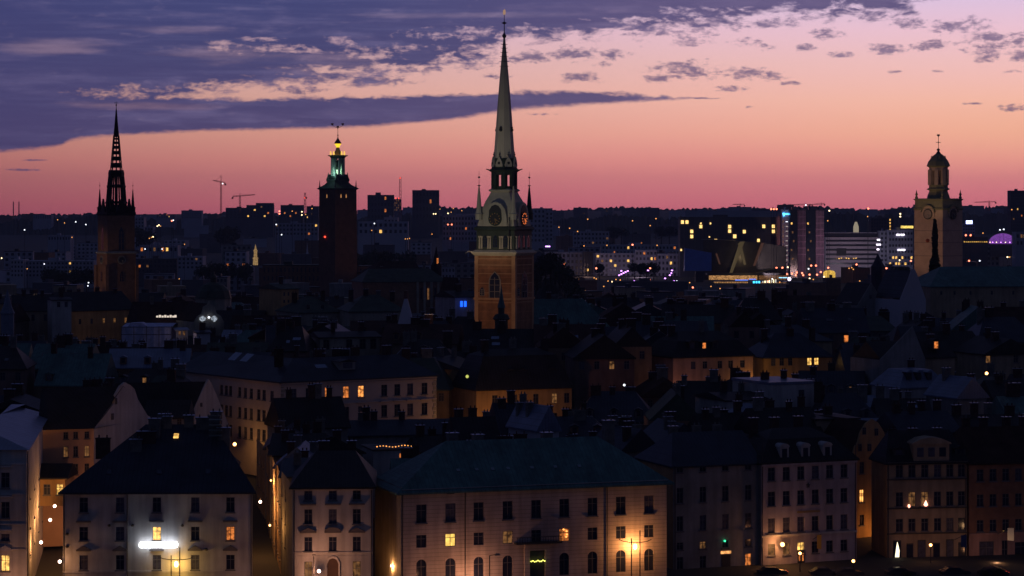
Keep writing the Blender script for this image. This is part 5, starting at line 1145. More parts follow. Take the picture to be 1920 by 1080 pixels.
# left edge palaces
simple('long pale riverside palace under a black roof at the left edge', 25, 760, 130, 764, 18, 582, 553, TAN, TINB, [40, 62, 85, 108], [(590, 602)], 6, prot=632, zb=4, ch=3)
simple('white cross wing with two dark windows among black roofs at left', 98, 752, 134, 754, 10, 562, 557, WHITE, TINB, [110, 124], [(566, 576)], 6, prot=580, zb=4, ch=1)
H = simple('ochre palace block at the foot of the iron spire church', 128, 790, 254, 806, 20, 582, 548, OCHRE, TINB, [150, 172, 195, 215, 236], [(598, 608)], 5, {(2, 0): LITD, (3, 0): LITD, (4, 0): LITD}, prot=642, zb=4, ch=4)
point((X(200, 770), 774, 12), 260, (1, .6, .3), .5)
t = thing('church_spire', 'slim pale grey needle spire at the left edge', 'spire', (X(14, 700), 700, 6)); MB().lathe([(1.8, 0), (1.8, Z(590, 700)-6), (2.0, Z(587, 700)-6), (1.2, Z(575, 700)-6), (.06, Z(542, 700)-6)], 8).build('spire', mat('slate_pale', (.12, .15, .22)), t); protect(5, 24, 635, 694, 8)
simple('small orange walled house at the far left edge', -20, 720, 12, 721, 10, 568, 560, OCHRE, TINB, [8], [(575, 585)], 5, {(0, 0): LITY}, prot=625, zb=5, ch=1)
# houses between the scaffold and the city hall
simple('orange lamplit house front in the gap left of the city hall', 527, 720, 560, 724, 12, 541, 532, OCHRE, COPD, [533, 541, 549], [(548, 555), (562, 568)], 4, prot=585, zb=4, ch=1)
point((X(548, 712), 714, 12), 160, (1, .4, .1), .5)
simple('dark copper-green roofed hall with pale dormers left of centre', 560, 700, 640, 706, 18, 585, 555, STONE, COPD, [578, 605], [(572, 580)], 7, prot=604, zb=6, ch=3, il=6, ir=6)
simple('broad dark green roof in front of the brick noble hall', 655, 690, 760, 694, 20, 583, 553, STONE, COPD, prot=600, zb=6, ch=4, il=6, ir=6)
H = simple('brick noble hall with pale pilasters and tall windows', 680, 1010, 838, 1020, 22, 528, 504, BRICK, COPD, [790, 803, 816, 829], [(540, 562)], 4, {(1, 0): LITD}, prot=585, zb=3, ch=2, cat='hall', il=5, ir=5)
for px in (783, 796, 809, 822, 835): u = H.hit('front', px)[0]; MB().box(u-.5, u+.5, -.4, -.01, 3, H.zE-.3).build('pilaster', STONE, H.root)
simple('dark red brick hall with sharp spire left of the noble hall', 700, 1060, 790, 1068, 20, 512, 490, BRICK, TILE, prot=530, zb=3, ch=1, il=6)
t = thing('church_spire', 'thin dark spire with an orange glint right of the city hall tower', 'spire', (X(818, 1100), 1100, 3)); MB().lathe([(2.4, 0), (2.4, Z(498, 1100)-3), (1.4, Z(490, 1100)-3), (.08, Z(462, 1100)-3)], 8).build('spire', IRON, t); MB().box(.3, 1.1, -2.6, -2.3, Z(494, 1100)-3, Z(484, 1100)-3).build('lit_opening', LITO, t)
# white cone gable with chimney
t = thing('gable_wall', 'white triangular wall tapering up to a brick chimney, left of the spire church', 'gable', (X(761, 600), 600, 6)); MB().extrude([(-2.0, Z(606, 600)-6), (2.0, Z(606, 600)-6), (.35, Z(559, 600)-6), (-.35, Z(559, 600)-6)], lambda q, c: (q, -.3, c), lambda q, c: (q, .8, c)).box(-2.0, 2.0, -.3, .8, 0, Z(606, 600)-6).build('gable', mat('gable_lilac', (.62, .58, .68), var=.1), t); MB().box(-.5, .5, -.4, .9, Z(560, 600)-6, Z(545, 600)-6).build('chimney', mat('chimney_rust', (.16, .06, .06)), t); protect(745, 778, 604, 596, 6)
# house with blue-lit windows
H = simple('grey house with two electric blue lit windows beside the brick tower', 853, 740, 892, 744, 12, 556, 545, LILAC, TINB, prot=592, zb=7, ch=1)
for px in (865, 872): MB().box(-.35, .35, -.2, .05, 0, 1.7).build('blue_window', glow('electric_blue', (.01, .10, 1), 2.2), H.root, (H.hit('front', px)[0], -.05, H.zat('front', px, 575)))
point((X(868.5, 738), 738.5, Z(570, 738)), 6, (.1, .2, 1), .3)
simple('small pale rooftop pavilion with white posts in mid town', 600, 548, 712, 552, 12, 632, 622, STONE, TINB, [612, 655, 680, 700], [(637, 656)], 12, prot=664, zb=8, ch=2)
simple('pointed-gable brick chapel front just left of the blue windows', 846, 800, 868, 802, 10, 560, 520, BRICK, TILE, [857], [(545, 556)], 5, roof='y', prot=575, zb=6, ch=0)
# right: cathedral roof, white gable, gables
H = simple('cathedral nave under a long green copper roof at right edge', 1745, 700, 1990, 706, 24, 536, 500, TAN, COPPER, [1765, 1790, 1820, 1860, 1900], [(546, 553)], 4, {(0, 0): None}, prot=545, zb=9, ch=0, cat='church', il=7)
t = House('gable_house', 'house with a steep bluish white gable before the cathedral tower', 'house', (1688, 640), (1736, 643), 14, 9); zE = t.zat('front', 1688, 562); L = t.L; zP = t.zat('front', 1712, 505)
t.wall('front', zE, PALEB, gable=[(0, zE), (L, zE), (L*.72, zP-2.6), (L*.58, zP), (L*.45, zP), (L*.3, zP-3)]); t.wall('left', zE, PALEB); t.roof(zE, zP-.4, TING, axis='y', ov=-.3); protect(1686, 1738, 570, 636, 16)
t = House('gable_house', 'house with a grey pointed gable and one small window at right', 'house', (1608, 650), (1660, 653), 14, 9); zE = t.zat('front', 1608, 573); L = t.L; zP = t.zat('front', 1632, 530)
t.wall('front', zE, GREYW, gable=[(0, zE), (L, zE), (L*.5, zP)]); t.wall('left', zE, GREYW); t.roof(zE, zP-.3, TINB, axis='y', ov=-.3); put_wins(t, 'front', [1632], [(553, 560)], 4); protect(1606, 1662, 575, 646, 16)
t = House('gable_house', 'house with tall dark grey gable under the glowing dormer house', 'house', (1650, 490), (1735, 494), 12, 8); zE = t.zat('front', 1650, 675); L = t.L; zP = t.zat('front', 1712, 612)
t.wall('front', zE, GREYW, gable=[(0, zE), (L, zE), (L*.72, zP)]); t.wall('left', zE, GREYW); t.roof(zE, zE+3.5, TINB, axis='x', ov=-.3); protect(1655, 1735, 700, 486, 14)
t = thing('church_spire', 'small dark pointed turret left of the white steep gable', 'spire', (X(1646, 900), 900, 4)); MB().lathe([(2.6, 0), (2.6, Z(500, 900)-4), (1.8, Z(494, 900)-4), (.08, Z(476, 900)-4)], 8).build('turret', TING, t)
# domed hall and lantern behind the ornate gable
t = thing('domed_hall', 'domed hall with a small lantern behind the ornate curved gable', 'hall', (X(400, 760), 760, 5)); MB().lathe([(5.5, 0), (5.5, Z(560, 760)-5), (6, Z(559, 760)-5)], 12).build('drum', STONE, t); MB().lathe([(5.6, Z(559, 760)-5), (5.0, Z(545, 760)-5), (3.2, Z(534, 760)-5), (1.0, Z(529, 760)-5)], 12).build('dome', COPD, t); MB().lathe([(.9, Z(530, 760)-5), (.9, Z(522, 760)-5), (1.1, Z(521, 760)-5), (.1, Z(508, 760)-5)], 8).build('lantern', COPD, t)

# ------------------------------------------------------------------ the rest of the old town: house by house, kept clear of what must stay in view
MARKS = [(-60, 'at the left edge'), (110, 'by the left white gable'), (218, 'below the iron spire'), (300, 'below the sheeted scaffold'), (420, 'left of the long palace'), (540, 'under the city hall tower'), (640, 'above the corner palace'), (760, 'left of the tall needle spire'), (880, 'by the brick tower'), (990, 'below the copper nave roof'), (1110, 'right of the copper nave'), (1230, 'left of the salmon wall'), (1340, 'below the dark hotel'), (1450, 'near the amber house'), (1560, 'below the twin slabs'), (1660, 'left of the cathedral tower'), (1760, 'under the cathedral tower'), (1860, 'below the green cathedral roof'), (1960, 'at the right edge')]
def near(px): return min(MARKS, key=lambda m: abs(m[0]-px))[1]
DIMG = mat('shaded_grey', (.13, .13, .15), var=.3, streak=.4); DIMT = mat('shaded_tan', (.17, .12, .085), var=.3, streak=.4); DIMO = mat('shaded_ochre', (.2, .12, .06), var=.3, streak=.4); DIMP = mat('shaded_pink', (.18, .11, .10), var=.3, streak=.4)  # darker plaster copies: the shade of narrow lanes put into their colour
ROOFN = {'black_tin': 'black tin', 'grey_blue_tin': 'grey-blue tin', 'light_blue_tin': 'pale blue tin', 'dark_tile': 'dark tile', 'brown_tile': 'brown tile', 'dark_copper': 'dark green copper', 'green_copper': 'green copper'}
WALLN = {'shaded_grey': 'grey', 'shaded_tan': 'tan', 'shaded_ochre': 'ochre', 'shaded_pink': 'pink', 'grey_plaster': 'grey', 'tan_plaster': 'tan', 'ochre_plaster': 'ochre', 'pink_plaster': 'pink', 'red_brick': 'brick', 'pale_stone': 'stone', 'lilac_plaster': 'lilac'}
ORD = ['lowest', 'second lowest', 'third lowest', 'fourth lowest', 'fifth lowest', 'sixth lowest', 'seventh lowest', 'eighth lowest', 'ninth lowest', 'tenth lowest']
rnd = random.Random(41); seen = {}; fillers = []
def limit(px0, px1, Y0, Y1):
    """lowest allowed roof row (photo rows grow downward) for a house here, or None if it would collide"""
    lim = 0
    for a, b, bot, Yp, bk in PROT:
        if px1 < a-2 or px0 > b+2: continue
        if Y0 < Yp: lim = max(lim, bot)
        if Y1 > Yp-2 and Y0 < Yp+bk+2: return None
    return lim
STREETS = [((514, 333), (480, 375), 7), ((480, 375), (462, 421), 7), ((462, 421), (441, 460), 7), ((725, 333), (690, 372), 6), ((1630, 380), (1630, 392), 5), ((96, 335), (90, 372), 14)]
def in_street(x, y, w):
    for (pa, ya), (pb, yb), hw in STREETS:
        if ya-5 < y < yb+5:
            t = (y-ya)/(yb-ya); cx_ = X(pa, ya)*(1-t)+X(pb, yb)*t
            if abs(x-cx_) < hw/2+w/2: return True
    return False
Yr = 372
while Yr < 1000:
    x = X(-60, Yr); dep = 13+Yr/90
    while x < X(1980, Yr):
        w_ = rnd.uniform(10, 17)*(1+max(0, Yr-500)/700); Y0 = Yr+rnd.uniform(-4, 4); D = dep*rnd.uniform(.75, 1)
        for attempt, shrink in enumerate((1, .6)):
            ww = w_*shrink; px0 = 960+x/Y0*F; px1 = 960+(x+ww)/Y0*F; lim = limit(px0, px1, Y0-1, Y0+D)
            if lim is not None and not in_street(x+ww/2, Y0, ww): break
        else:
            x += 4; continue
        g = gh(x+ww/2, Y0); H_ = rnd.uniform(14, 19.5) if Yr < 860 else rnd.uniform(13, 18); rise = rnd.uniform(3, 6)
        zr = g+H_+rise; zmax = Z(lim+rnd.uniform(1, 8), Y0+D/2) if lim else 99
        if Yr > 760: zmax = min(zmax, Z(rnd.uniform(545, 585), Y0))
        if zr > zmax: zr = zmax
        if Y0 < 470: zr = min(zr, Z(rnd.uniform(700, 745) if Y0 > 420 else rnd.uniform(765, 800), Y0+D/2))
        ze = zr-rise
        if ze < g+5: x += ww+1; continue
        wm = rnd.choice((DIMG, DIMT, DIMT, DIMO, DIMP, DIMG, BRICK)); rm = rnd.choice((TINB, TINB, TINB, TING, TING, TING, TINL, TILE, TILEBR, COPD, COPPER)); ax = rnd.choice('xxy')
        fillers.append(((px0+px1)/2, Z(0, 1) and 400+(CH-zr)*F/(Y0+D/2), px0, px1, Y0, D, g, ze, zr, wm, rm, ax, rnd.random()))
        x += ww+rnd.choice((.4, .4, 1.5, 5))
    Yr += dep*1.15+rnd.uniform(0, 5)
def keep_visible(items, ext, n):
    """drop what nearer roofs hide completely and keep the n that show largest; ext(item) = (px0, px1, top row, distance)"""
    hor = [1080.0]*2200; out = []
    for it in sorted(items, key=lambda i: ext(i)[3]):
        a, b, top, Y = ext(it); vis = 0
        for c in range(max(0, int(a)+100), min(2199, int(b)+100)):
            if 100 <= c < 2020: vis += max(0, hor[c]-top)
            hor[c] = min(hor[c], top+3)
        if vis > 12: out.append((vis*(8 if Y > 4800 else 1), it))
    out.sort(key=lambda o: -o[0]); return [i for v, i in out[:n]]
fillers = keep_visible(fillers, lambda f: (f[2], f[3], f[1], f[4]), 225)
fillers.sort(key=lambda f: -f[1])
cnt = {}
for pc, pt, px0, px1, Y0, D, g, ze, zr, wm, rm, ax, rv in fillers:
    rn, wn = ROOFN[rm.name], WALLN[wm.name]; sh = ('gable-fronted' if ax == 'y' else ('hipped' if rv < .35 else 'ridged')); key = (rn, wn, sh, near(pc)); k = cnt.get(key, 0); cnt[key] = k+1
    tot = 1
    nth = ''
    rowtxt = 'near the quay' if Y0 < 430 else 'mid town' if Y0 < 560 else 'back rows' if Y0 < 700 else 'far roofs'
    key2 = (rn, wn, sh, near(pc), rowtxt); k2 = seen.get(key2, 0); seen[key2] = k2+1
    lab = f"{wn} house, {sh} {rn} roof, {rowtxt}, {near(pc)}" if k2 == 0 else f"{ORD[min(k2, 9)]} {wn} {sh} house, {rn} roof, {rowtxt} {near(pc)}".replace('-fronted', 'd').replace('left of the tall needle spire', 'left of the needle spire')
    H = House('old_town_house', lab, 'house', (px0, Y0), (px1, Y0+rnd.uniform(-1.5, 1.5)), D, g-1, 'roofs of the old town'); zE = ze-g+1; zR = zr-g+1
    det = Y0 < 640
    wins = []
    if Y0 < 700:
        nwin = int(H.L/3); zt = zE-2.6
        for i in range(nwin):
            u = H.L*(i+.5)/nwin
            for q in range(2 if Y0 < 480 else 1):
                if zt-q*3.6 > 1: wins.append((u-.55, u+.55, zt-q*3.6, zt-q*3.6+1.7))
        for (u0, u1, z0, z1) in wins:
            r_ = rnd.random(); pm = LITO if r_ < .012 else LITD if r_ < .035 else None
            window(H.root, ((u0+u1)/2, .14, z0), 0, 1.1, 1.7, pm, 'plain', frame=Y0 < 520)
    H.wall('front', zE, wm, wins, recess=.15)
    for sd in ('left', 'right'): H.wall(sd, zE, wm)
    if ax == 'y':
        H.roof(zE, zR, rm, None, None, -.12 if rv < .5 else .35, 'y')
    else: H.roof(zE, zR, rm, H.L*.25 if rv < .35 else None, H.L*.25 if rv < .35 else None, .35)
    for i in range(rnd.choice((2, 3, 3, 4)) if det else rnd.choice((1, 2))):
        xx, yy = (rnd.uniform(1, H.L-1), D/2+rnd.uniform(-1.5, 1.5)) if ax == 'x' else (H.L/2+rnd.uniform(-1.5, 1.5), rnd.uniform(1, D-1))
        H.chimney(xx, yy, rnd.uniform(1, 2.3), rnd.uniform(.9, 2.2), rnd.uniform(.6, .9), rnd.choice((BRCH, BRCH, PLCH)))
    if det and ax == 'x' and rnd.random() < .55:
        for i in range(rnd.choice((1, 2, 3))): H.skylight(rnd.uniform(2, H.L-2), rnd.uniform(.2, .6), rnd.choice((.8, 1.2, 1.8)), 1.1, rnd.choice((GLASS, SKYG)))
    elif det and ax == 'x':
        for i in range(rnd.choice((1, 2, 3))):
            H.dormer(H.L*(i+.6)/3.3, zE+.5, 1.3, 1.4, wm, LITD if rnd.random() < .06 else None, .8, 2.2, rm)

# ------------------------------------------------------------------ far city
def cell(w, h, m):
    k = ('cell', round(w, 2), round(h, 2), m.name)
    if k not in _PM: _PM[k] = MB().box(-w/2, w/2, -.12, .1, 0, h).mesh('pane', m)
    return _PM[k]
DKW = mat('far_dark_window', (.03, .03, .045), .3, var=.2)
def block(lab, pa, pb, top, bot, Y, m, nc=0, nr=0, wm=None, lit=(), D=18, fw=.5, fh=.5, rot=0, name='apartment_block', group=None, roof=None, cat='apartment block', hi=None):
    gz = min(gh(X((pa+pb)/2, Y), Y), Z(bot, Y))-1; Yb = Y+rot
    H = House(name, lab, cat, (pa, Y), (pb, Yb), D, gz, group); zT = H.zat('front', pa, top)
    for sd in H.segs: H.wall(sd, zT, m)
    b = MB(); b.box(-.2, H.L+.2, -.2, D+.2, zT, zT+.5); b.box(H.L*.35, H.L*.5, D*.3, D*.6, zT+.5, zT+2.4); H.roofo = b.build('roof', roof or m, H.root); H.zE = H.zR = zT+.5
    if nc:
        zB = H.zat('front', pa, bot); pw = H.L/nc; ph = (zT-zB)/nr
        for i in range(nc):
            for j in range(nr):
                mm = wm or DKW
                if (i, j) in lit: mm = lit[(i, j)] if isinstance(lit, dict) else LITY
                put('window', cell(pw*fw, ph*fh, mm), H.root, ((i+.5)*pw, 0, zT-(j+.5)*ph-ph*fh/2))
    return H
FAR = []
def fprot(a, b, bot, Y): FAR.append((a, b, bot, Y))
r5 = random.Random(5)
def randlit(nc, nr, k, mats=(LITY, LITO, LITD)):
    return {(r5.randrange(nc), r5.randrange(nr)): r5.choice(mats) for _ in range(k)}
B = block('tall white slab block with rows of small windows right of the spire church', 958, 1022, 392, 455, 2500, PALEB, 9, 7, D=20); fprot(958, 1036, 456, 2480)
MB().box(2, 14, 2, 10, B.zE, B.zE+4.2).build('lift_tower', PALEB, B.root)
block('lower right wing of the tall white slab block', 1022.5, 1037, 397, 452, 2503, PALEB, 2, 7, D=14)
block('white terrace block above the railway lights', 1075, 1142, 435, 459, 2600, PALEB, 10, 3, lit=randlit(10, 3, 2)); fprot(1075, 1142, 459, 2580)
block('long pale block with upper setback floor, left of the dark hotel', 1128, 1275, 460, 478, 2250, PALEB, 22, 2, lit=randlit(22, 2, 3), D=14)
block('lower pale block along the tracks, left part', 1022, 1093, 474, 518, 2000, CONC, 9, 4, lit=randlit(9, 4, 3))
block('brown block with dark balconies above the tracks', 1094, 1116, 473, 520, 1990, DKCONC, 4, 5, lit=randlit(4, 5, 1))
block('pale block with a lit balcony above the violet lamps', 1117, 1190, 476, 520, 1980, CONC, 9, 5, lit=randlit(9, 5, 5), rot=6)
block('pale block between the violet lamps and the dark hotel', 1191, 1232, 470, 520, 1985, CONC, 6, 5, lit=randlit(6, 5, 3))
block('pale block adjoining the big dark blue screen', 1233, 1276, 477, 520, 1975, CONC, 6, 4, lit=randlit(6, 4, 3))
fprot(1020, 1276, 522, 1960)
block('low dark platform roof beside the track lights', 1150, 1290, 529, 545, 1500, DKCONC, D=12)
# hotel, congress centre, screen
H = block('long dark hotel slab with scattered glowing yellow rooms', 1275, 1457, 408, 462, 1950, DKCONC, 0, D=22, cat='hotel', name='hotel')
for i in range(26):
    u = H.L*(i+.5)/26; MB().box(u-.12, u+.12, -.35, -.01, H.zE-26, H.zE-.6).build('mullion', mat('mullion_grey', (.05, .05, .07)), H.root)
HOTW = glow('hotel_room', (1, .62, .2), 1.7, .3)
for px, py, k in ((1279.5, 416, 1), (1288, 416, 1), (1297, 433.5, 1), (1297, 443, 1), (1314, 424.5, 1), (1314, 417, .5), (1332, 417, .5), (1342, 451, 1), (1368, 424.5, 1), (1368, 433, 1), (1377.5, 443, 1.1), (1395.5, 434, 1), (1422, 450, .9), (1432, 424, 1), (1450, 424, 1), (1450, 433.5, 1), (1277, 467, .6), (1330, 442, .4)):
    put('lit_window', cell(2.3*k, 2.7*k, HOTW), H.root, (H.hit('front', px)[0], -.4, H.zat('front', px, py)-1.5))
fprot(1275, 1457, 465, 1930)
block('long blue-grey slab behind and above the dark hotel', 1285, 1462, 396, 412, 2300, CONC, 0, D=20); fprot(1285, 1462, 411, 2290)
Y = 1880; t = thing('congress_centre', 'congress hall with curved golden-lit glass facade below the dark hotel', 'congress hall', (X(1330, Y), Y, 0)); K = 28; b = MB()
bt = lambda q: Z(449+q*q*14, Y)
xa, xb = X(1318, Y)-X(1330, Y), X(1476, Y)-X(1330, Y)
CG = mat('congress_glass', (.07, .065, .06), .3, var=.35, scale=.12)
def cc(q): return (xa+(xb-xa)*q, -10*math.sin(q*math.pi)+(q*8))
for i in range(K+1):
    q = i/K; x, y = cc(q); b.v += [(x, y+4, 0), (x, y, Z(500, Y)), (x, y-3, bt(q)), (x, y+30, bt(q))]
for i in range(K):
    for k in range(3): n_ = i*4+k; b.f.append((n_, n_+4, n_+5, n_+1))
b.build('glass_facade', CG, t)
def strip(q0, q1, q2, q3, z0, z1, m):
    pts = []
    for q, z in ((q0, z0), (q1, z0), (q3, z1), (q2, z1)):
        x, y = cc(q); pts.append((x, y-3.6, z))
    n_ = [(p[0], p[1]+.4, p[2]) for p in pts]; bb = MB(); bb.quad(*pts); bb.quad(*reversed(n_))
    for i in range(4): bb.quad(pts[i], n_[i], n_[(i+1) % 4], pts[(i+1) % 4])
    bb.build('lit_rib', m, t)
for i in range(2): pass
RIB = glow('rib_gold', (.9, .65, .3), .07); RIB2 = glow('rib_rose', (.9, .4, .25), .06)
strip(.30, .335, .42, .48, Z(512, Y), Z(453, Y), RIB); strip(.47, .50, .40, .44, Z(496, Y), Z(456, Y), RIB); strip(.58, .61, .68, .72, Z(498, Y), Z(455, Y), RIB2); strip(.18, .20, .14, .16, Z(495, Y), Z(475, Y), RIB2)
strip(.55, .56, .95, .96, Z(513, Y), Z(500, Y), RIB)
MB().box(xa+2, xb-2, -16, 4, Z(515, Y), Z(511, Y)).build('canopy', DARK, t)
WARM = glow('warm_glass', (1, .5, .18), .5, .75)
MB().box(xa+4, xb*.6, -9, -8.6, Z(524, Y), Z(516, Y)).build('foyer_glass', WARM, t)
MB().box(xb*.62, xb, -9, -8.6, Z(524, Y), Z(516, Y)).build('foyer_glass', LITD, t)
fprot(1316, 1480, 530, 1860)
Y = 1820; t = thing('big_screen', 'big dark blue screen box standing on a dark column', 'screen', (X(1310, Y), Y, 0)); f0 = lambda px: X(px, Y)-X(1310, Y)
MB().extrude([(f0(1283), Z(508, Y)), (f0(1334), Z(508, Y)), (f0(1334), Z(474, Y)), (f0(1284), Z(465, Y))], lambda q, c: (q, -1, c), lambda q, c: (q, 6, c)).build('screen', mat('screen_blue', (.12, .22, .62), .5, var=.1), t)
MB().box(f0(1304), f0(1319), 0, 4, 0, Z(509, Y)).build('column', DARK, t); fprot(1280, 1337, 542, 1800)
t = thing('station_hall', 'low station hall glowing orange behind glass bars with blue neon strips', 'station', (X(1385, 1800), 1800, 0)); Y = 1800; f0 = lambda px: X(px, Y)-X(1385, Y)
for i, (a_, b_) in enumerate(((1340, 1402),)):
    MB().box(f0(a_), f0(b_), 0, 6, Z(538, Y), Z(528, Y)).build('glass_wall', WARM, t)
    for k in range(20): MB().box(f0(a_+k*3.1), f0(a_+k*3.1)+.35, -.4, -.1, Z(538, Y), Z(528, Y)).build('mullion', DARK, t)
MB().box(f0(1338), f0(1475), -1.5, 8, Z(528, Y), Z(526.5, Y)).build('roof_slab', mat('slab_grey', (.3, .3, .36)), t)
BLU = glow('blue_neon', (.12, .25, 1), 1.3); CY = glow('cyan_neon', (.05, .55, 1), 3)
for a_, b_, py in ((1378, 1402, 525), (1404, 1417, 523.5), (1460, 1478, 520.5)): MB().box(f0(a_), f0(b_), -1.8, -1.6, Z(py+.8, Y), Z(py-.8, Y)).build('neon_strip', BLU if py > 521 else glow('ice_neon', (.3, .7, 1), 2), t)
for px in (1413, 1418, 1423): MB().box(f0(px)-.6, f0(px)+.6, -2, -1.7, Z(537, Y), Z(527, Y)).build('cyan_column', CY, t)
for k in range(7): MB().box(f0(1430+k*4)-.35, f0(1430+k*4)+.4, -1.9, -1.7, Z(530, Y), Z(527-k*.6, Y)).build('lit_letter', WARMB if k % 2 else glow('soft_white', (.9, .85, .75), .9), t)
MB().ball((f0(1479), -3, Z(523, Y)), 1.4, 8, 5).build('white_lamp', glow('violet_white', (.85, .75, 1), 3), t)
MB().box(f0(1425), f0(1475), 0, 5, Z(540, Y), Z(530, Y)).build('lit_arcade', glow('arcade_warm', (1, .45, .2), .35, .9), t)
fprot(1336, 1482, 540, 1790)
H = block('pink-lit end wall of the white hotel tower', 1457.5, 1466, 407, 500, 1935, mat('pink_cladding', (.6, .3, .28), var=.1), D=10, name='hotel_wing', cat='hotel')
H = block('white hotel tower with a blue script sign at its top', 1466.5, 1481, 394, 510, 1930, mat('tower_white', (.66, .58, .68), var=.08), D=10, name='hotel_tower', cat='hotel')
for k in range(9): put('window', cell(1.6, .5, WHB if k in (0,) else glow('dim_cell', (1, .9, .8), .5)), H.root, (H.L*.6, 0, H.zE-10-k*3.85))
for k in range(6): put('window', cell(.5, 2.5, LITD), H.root, (H.L*.12, 0, H.zE-11-k*4.0))
s_ = MB(); x0 = H.hit('front', 1467.5)[0]; z0 = H.zat('front', 1467, 403)
pts = [(0, 1.6), (.6, .2), (.9, -1.0), (1.3, .4), (.9, 1.6), (1.8, .9), (2.1, .3), (2.7, 1.0), (3.1, .4), (3.8, 1.0), (4.4, .5), (5.2, .9)]
for p_, q_ in zip(pts, pts[1:]): s_.bar((x0+p_[0], -.6, z0+p_[1]), (x0+q_[0], -.6, z0+q_[1]), .32, 4)
s_.build('script_sign', glow('sign_blue', (.08, .5, 1), 4), H.root)
for i, (pa, pb, st) in enumerate(((1481.5, 1495, 0), (1495.5, 1511, 1), (1511.5, 1529, 0), (1529.5, 1545, 1))):
    H = block(('black glass slab next to the white hotel tower', 'left slab of pink vertical stripes between two black slabs', 'black glass slab between the striped slabs', 'right slab of pink vertical stripes, last of the tower group')[i], pa, pb, 394+.5*(i % 2), 512, 1925, mat('black_glass', (.02, .025, .04), .2, var=.2) if not st else mat('stripe_base', (.10, .07, .10)), D=16, name='tower_slab', cat='tower block')
    if st:
        for k in range(6): MB().box(H.L*(k+.2)/6, H.L*(k+.55)/6, -.3, -.01, 3, H.zE-.7).build('fin', mat('pink_fin', (.42, .24, .34)), H.root)
        for k in range(7): MB().box(0, H.L, -.4, -.31, H.zE-6-k*5, H.zE-5.4-k*5).build('floor_band', mat('pink_fin', (.42, .24, .34)), H.root)
    else:
        for k in range(5): put('window', cell(1.2, 1.6, LITD if k else LITY), H.root, (H.L*(.2+.15*(k % 3)), 0, H.zE-12-k*7.1))
fprot(1457, 1546, 514, 1900)
spot('hotel_fill_light', (X(1440, 1850), 1850, 6), (X(1470, 1930), 1930, 40), 26000, (1, .75, .85), 60)  # added fill without a fixture, stands in for city light on the hotel towers
spot('slab_fill_light', (X(1530, 1850), 1850, 6), (X(1525, 1925), 1925, 30), 26000, (1, .6, .6), 60)  # added fill without a fixture, brightens the striped slabs
point((X(1600, 1900), 1900, 8), 3000, (.95, .8, 1), 1); point((X(1400, 1850), 1852, 14), 600, (1, .7, .35), 1); point((X(1200, 1940), 1940, 8), 1600, (.9, .65, .9), 1); point((X(1100, 1950), 1950, 8), 900, (1, .6, .5), 1)
H = block('wide white office block with ribbon windows right of the striped slabs', 1546, 1648, 446, 502, 1950, mat('office_white', (.45, .40, .46), var=.08), D=22, name='office_block', cat='office block'); fprot(1546, 1650, 500, 1930)
for k in range(6): MB().box(1, H.L-1, -.2, -.01, H.zE-3.6-k*3.7, H.zE-2.0-k*3.7).build('ribbon_window', DKW, H.root)
MB().box(0, H.L*.98, 1, 20, H.zE, H.zE+3.3).build('upper_floor', DKW, H.root); MB().box(H.L*.22, H.L*.4, -.4, -.21, H.zE-15, H.zE-9).build('dark_bay', DARK, H.root)
for k in range(9): put('lit_window', cell(1.0, .8, LITY if k % 3 else LITD), H.root, (H.L*(.22+.045*k), -.25, H.zat('front', 1570, 485+(k % 2)*.6)))
MB().box(0, H.L, .5, 12, H.zE+3.3, H.zE+3.9).build('roof_slab', mat('roof_slab_pale', (.3, .28, .34)), H.root)
H = block('glass corner tower of the office row by the cathedral', 1650, 1665, 434, 500, 1940, CONC, 2, 8, D=14)
H = block('office building with white light bars left of the cathedral tower', 1666, 1712, 432, 500, 1930, CONC, 8, 6, lit={(i, 4): LITY for i in (1, 2, 4, 7)} | {(i, 5): LITY for i in (0, 2, 3, 5)}, D=16, fw=.55, fh=.4, name='office_block', cat='office block'); fprot(1650, 1712, 490, 1900)
for px, py, w_ in ((1684, 441.5, 3), (1692, 441.5, 3), (1690, 470, 6), (1647, 451, 2.4), (1647, 460, 3.6), (1646, 469, 2)): MB().box(-w_/2, w_/2, -.8, -.5, 0, 1.2).build('light_bar', glow('white_bar', (.95, .85, 1), 3), H.root, (H.hit('front', px)[0], 0, H.zat('front', px, py)))
MB().box(-6, 4, -.3, 0, 0, .0+2).build('name_glow', glow('yellow_strip', (1, .7, .15), 1.3, .6), H.root, (H.hit('front', 1703)[0], 0, H.zat('front', 1703, 428)))
block('brown tower with a column of yellow stair lights', 1633, 1676, 409, 440, 2500, mat('brown_block', (.12, .09, .10)), 9, 5, lit={(7, j): LITY for j in range(5)}, D=14)
t = thing('obelisk_monument', 'floodlit white pyramid-shaped roof lantern over the office roofs', 'monument', (X(1605, 2050), 2050, 20)); MB().lathe([(2.2, 0), (2.0, Z(425, 2050)-20), (.8, Z(416, 2050)-20)], 4).build('lantern', glow('lantern_floodlit_glow', (1, .85, .6), .3), t); fprot(1598, 1612, 434, 2040)  # floodlit look painted into the lantern as emission
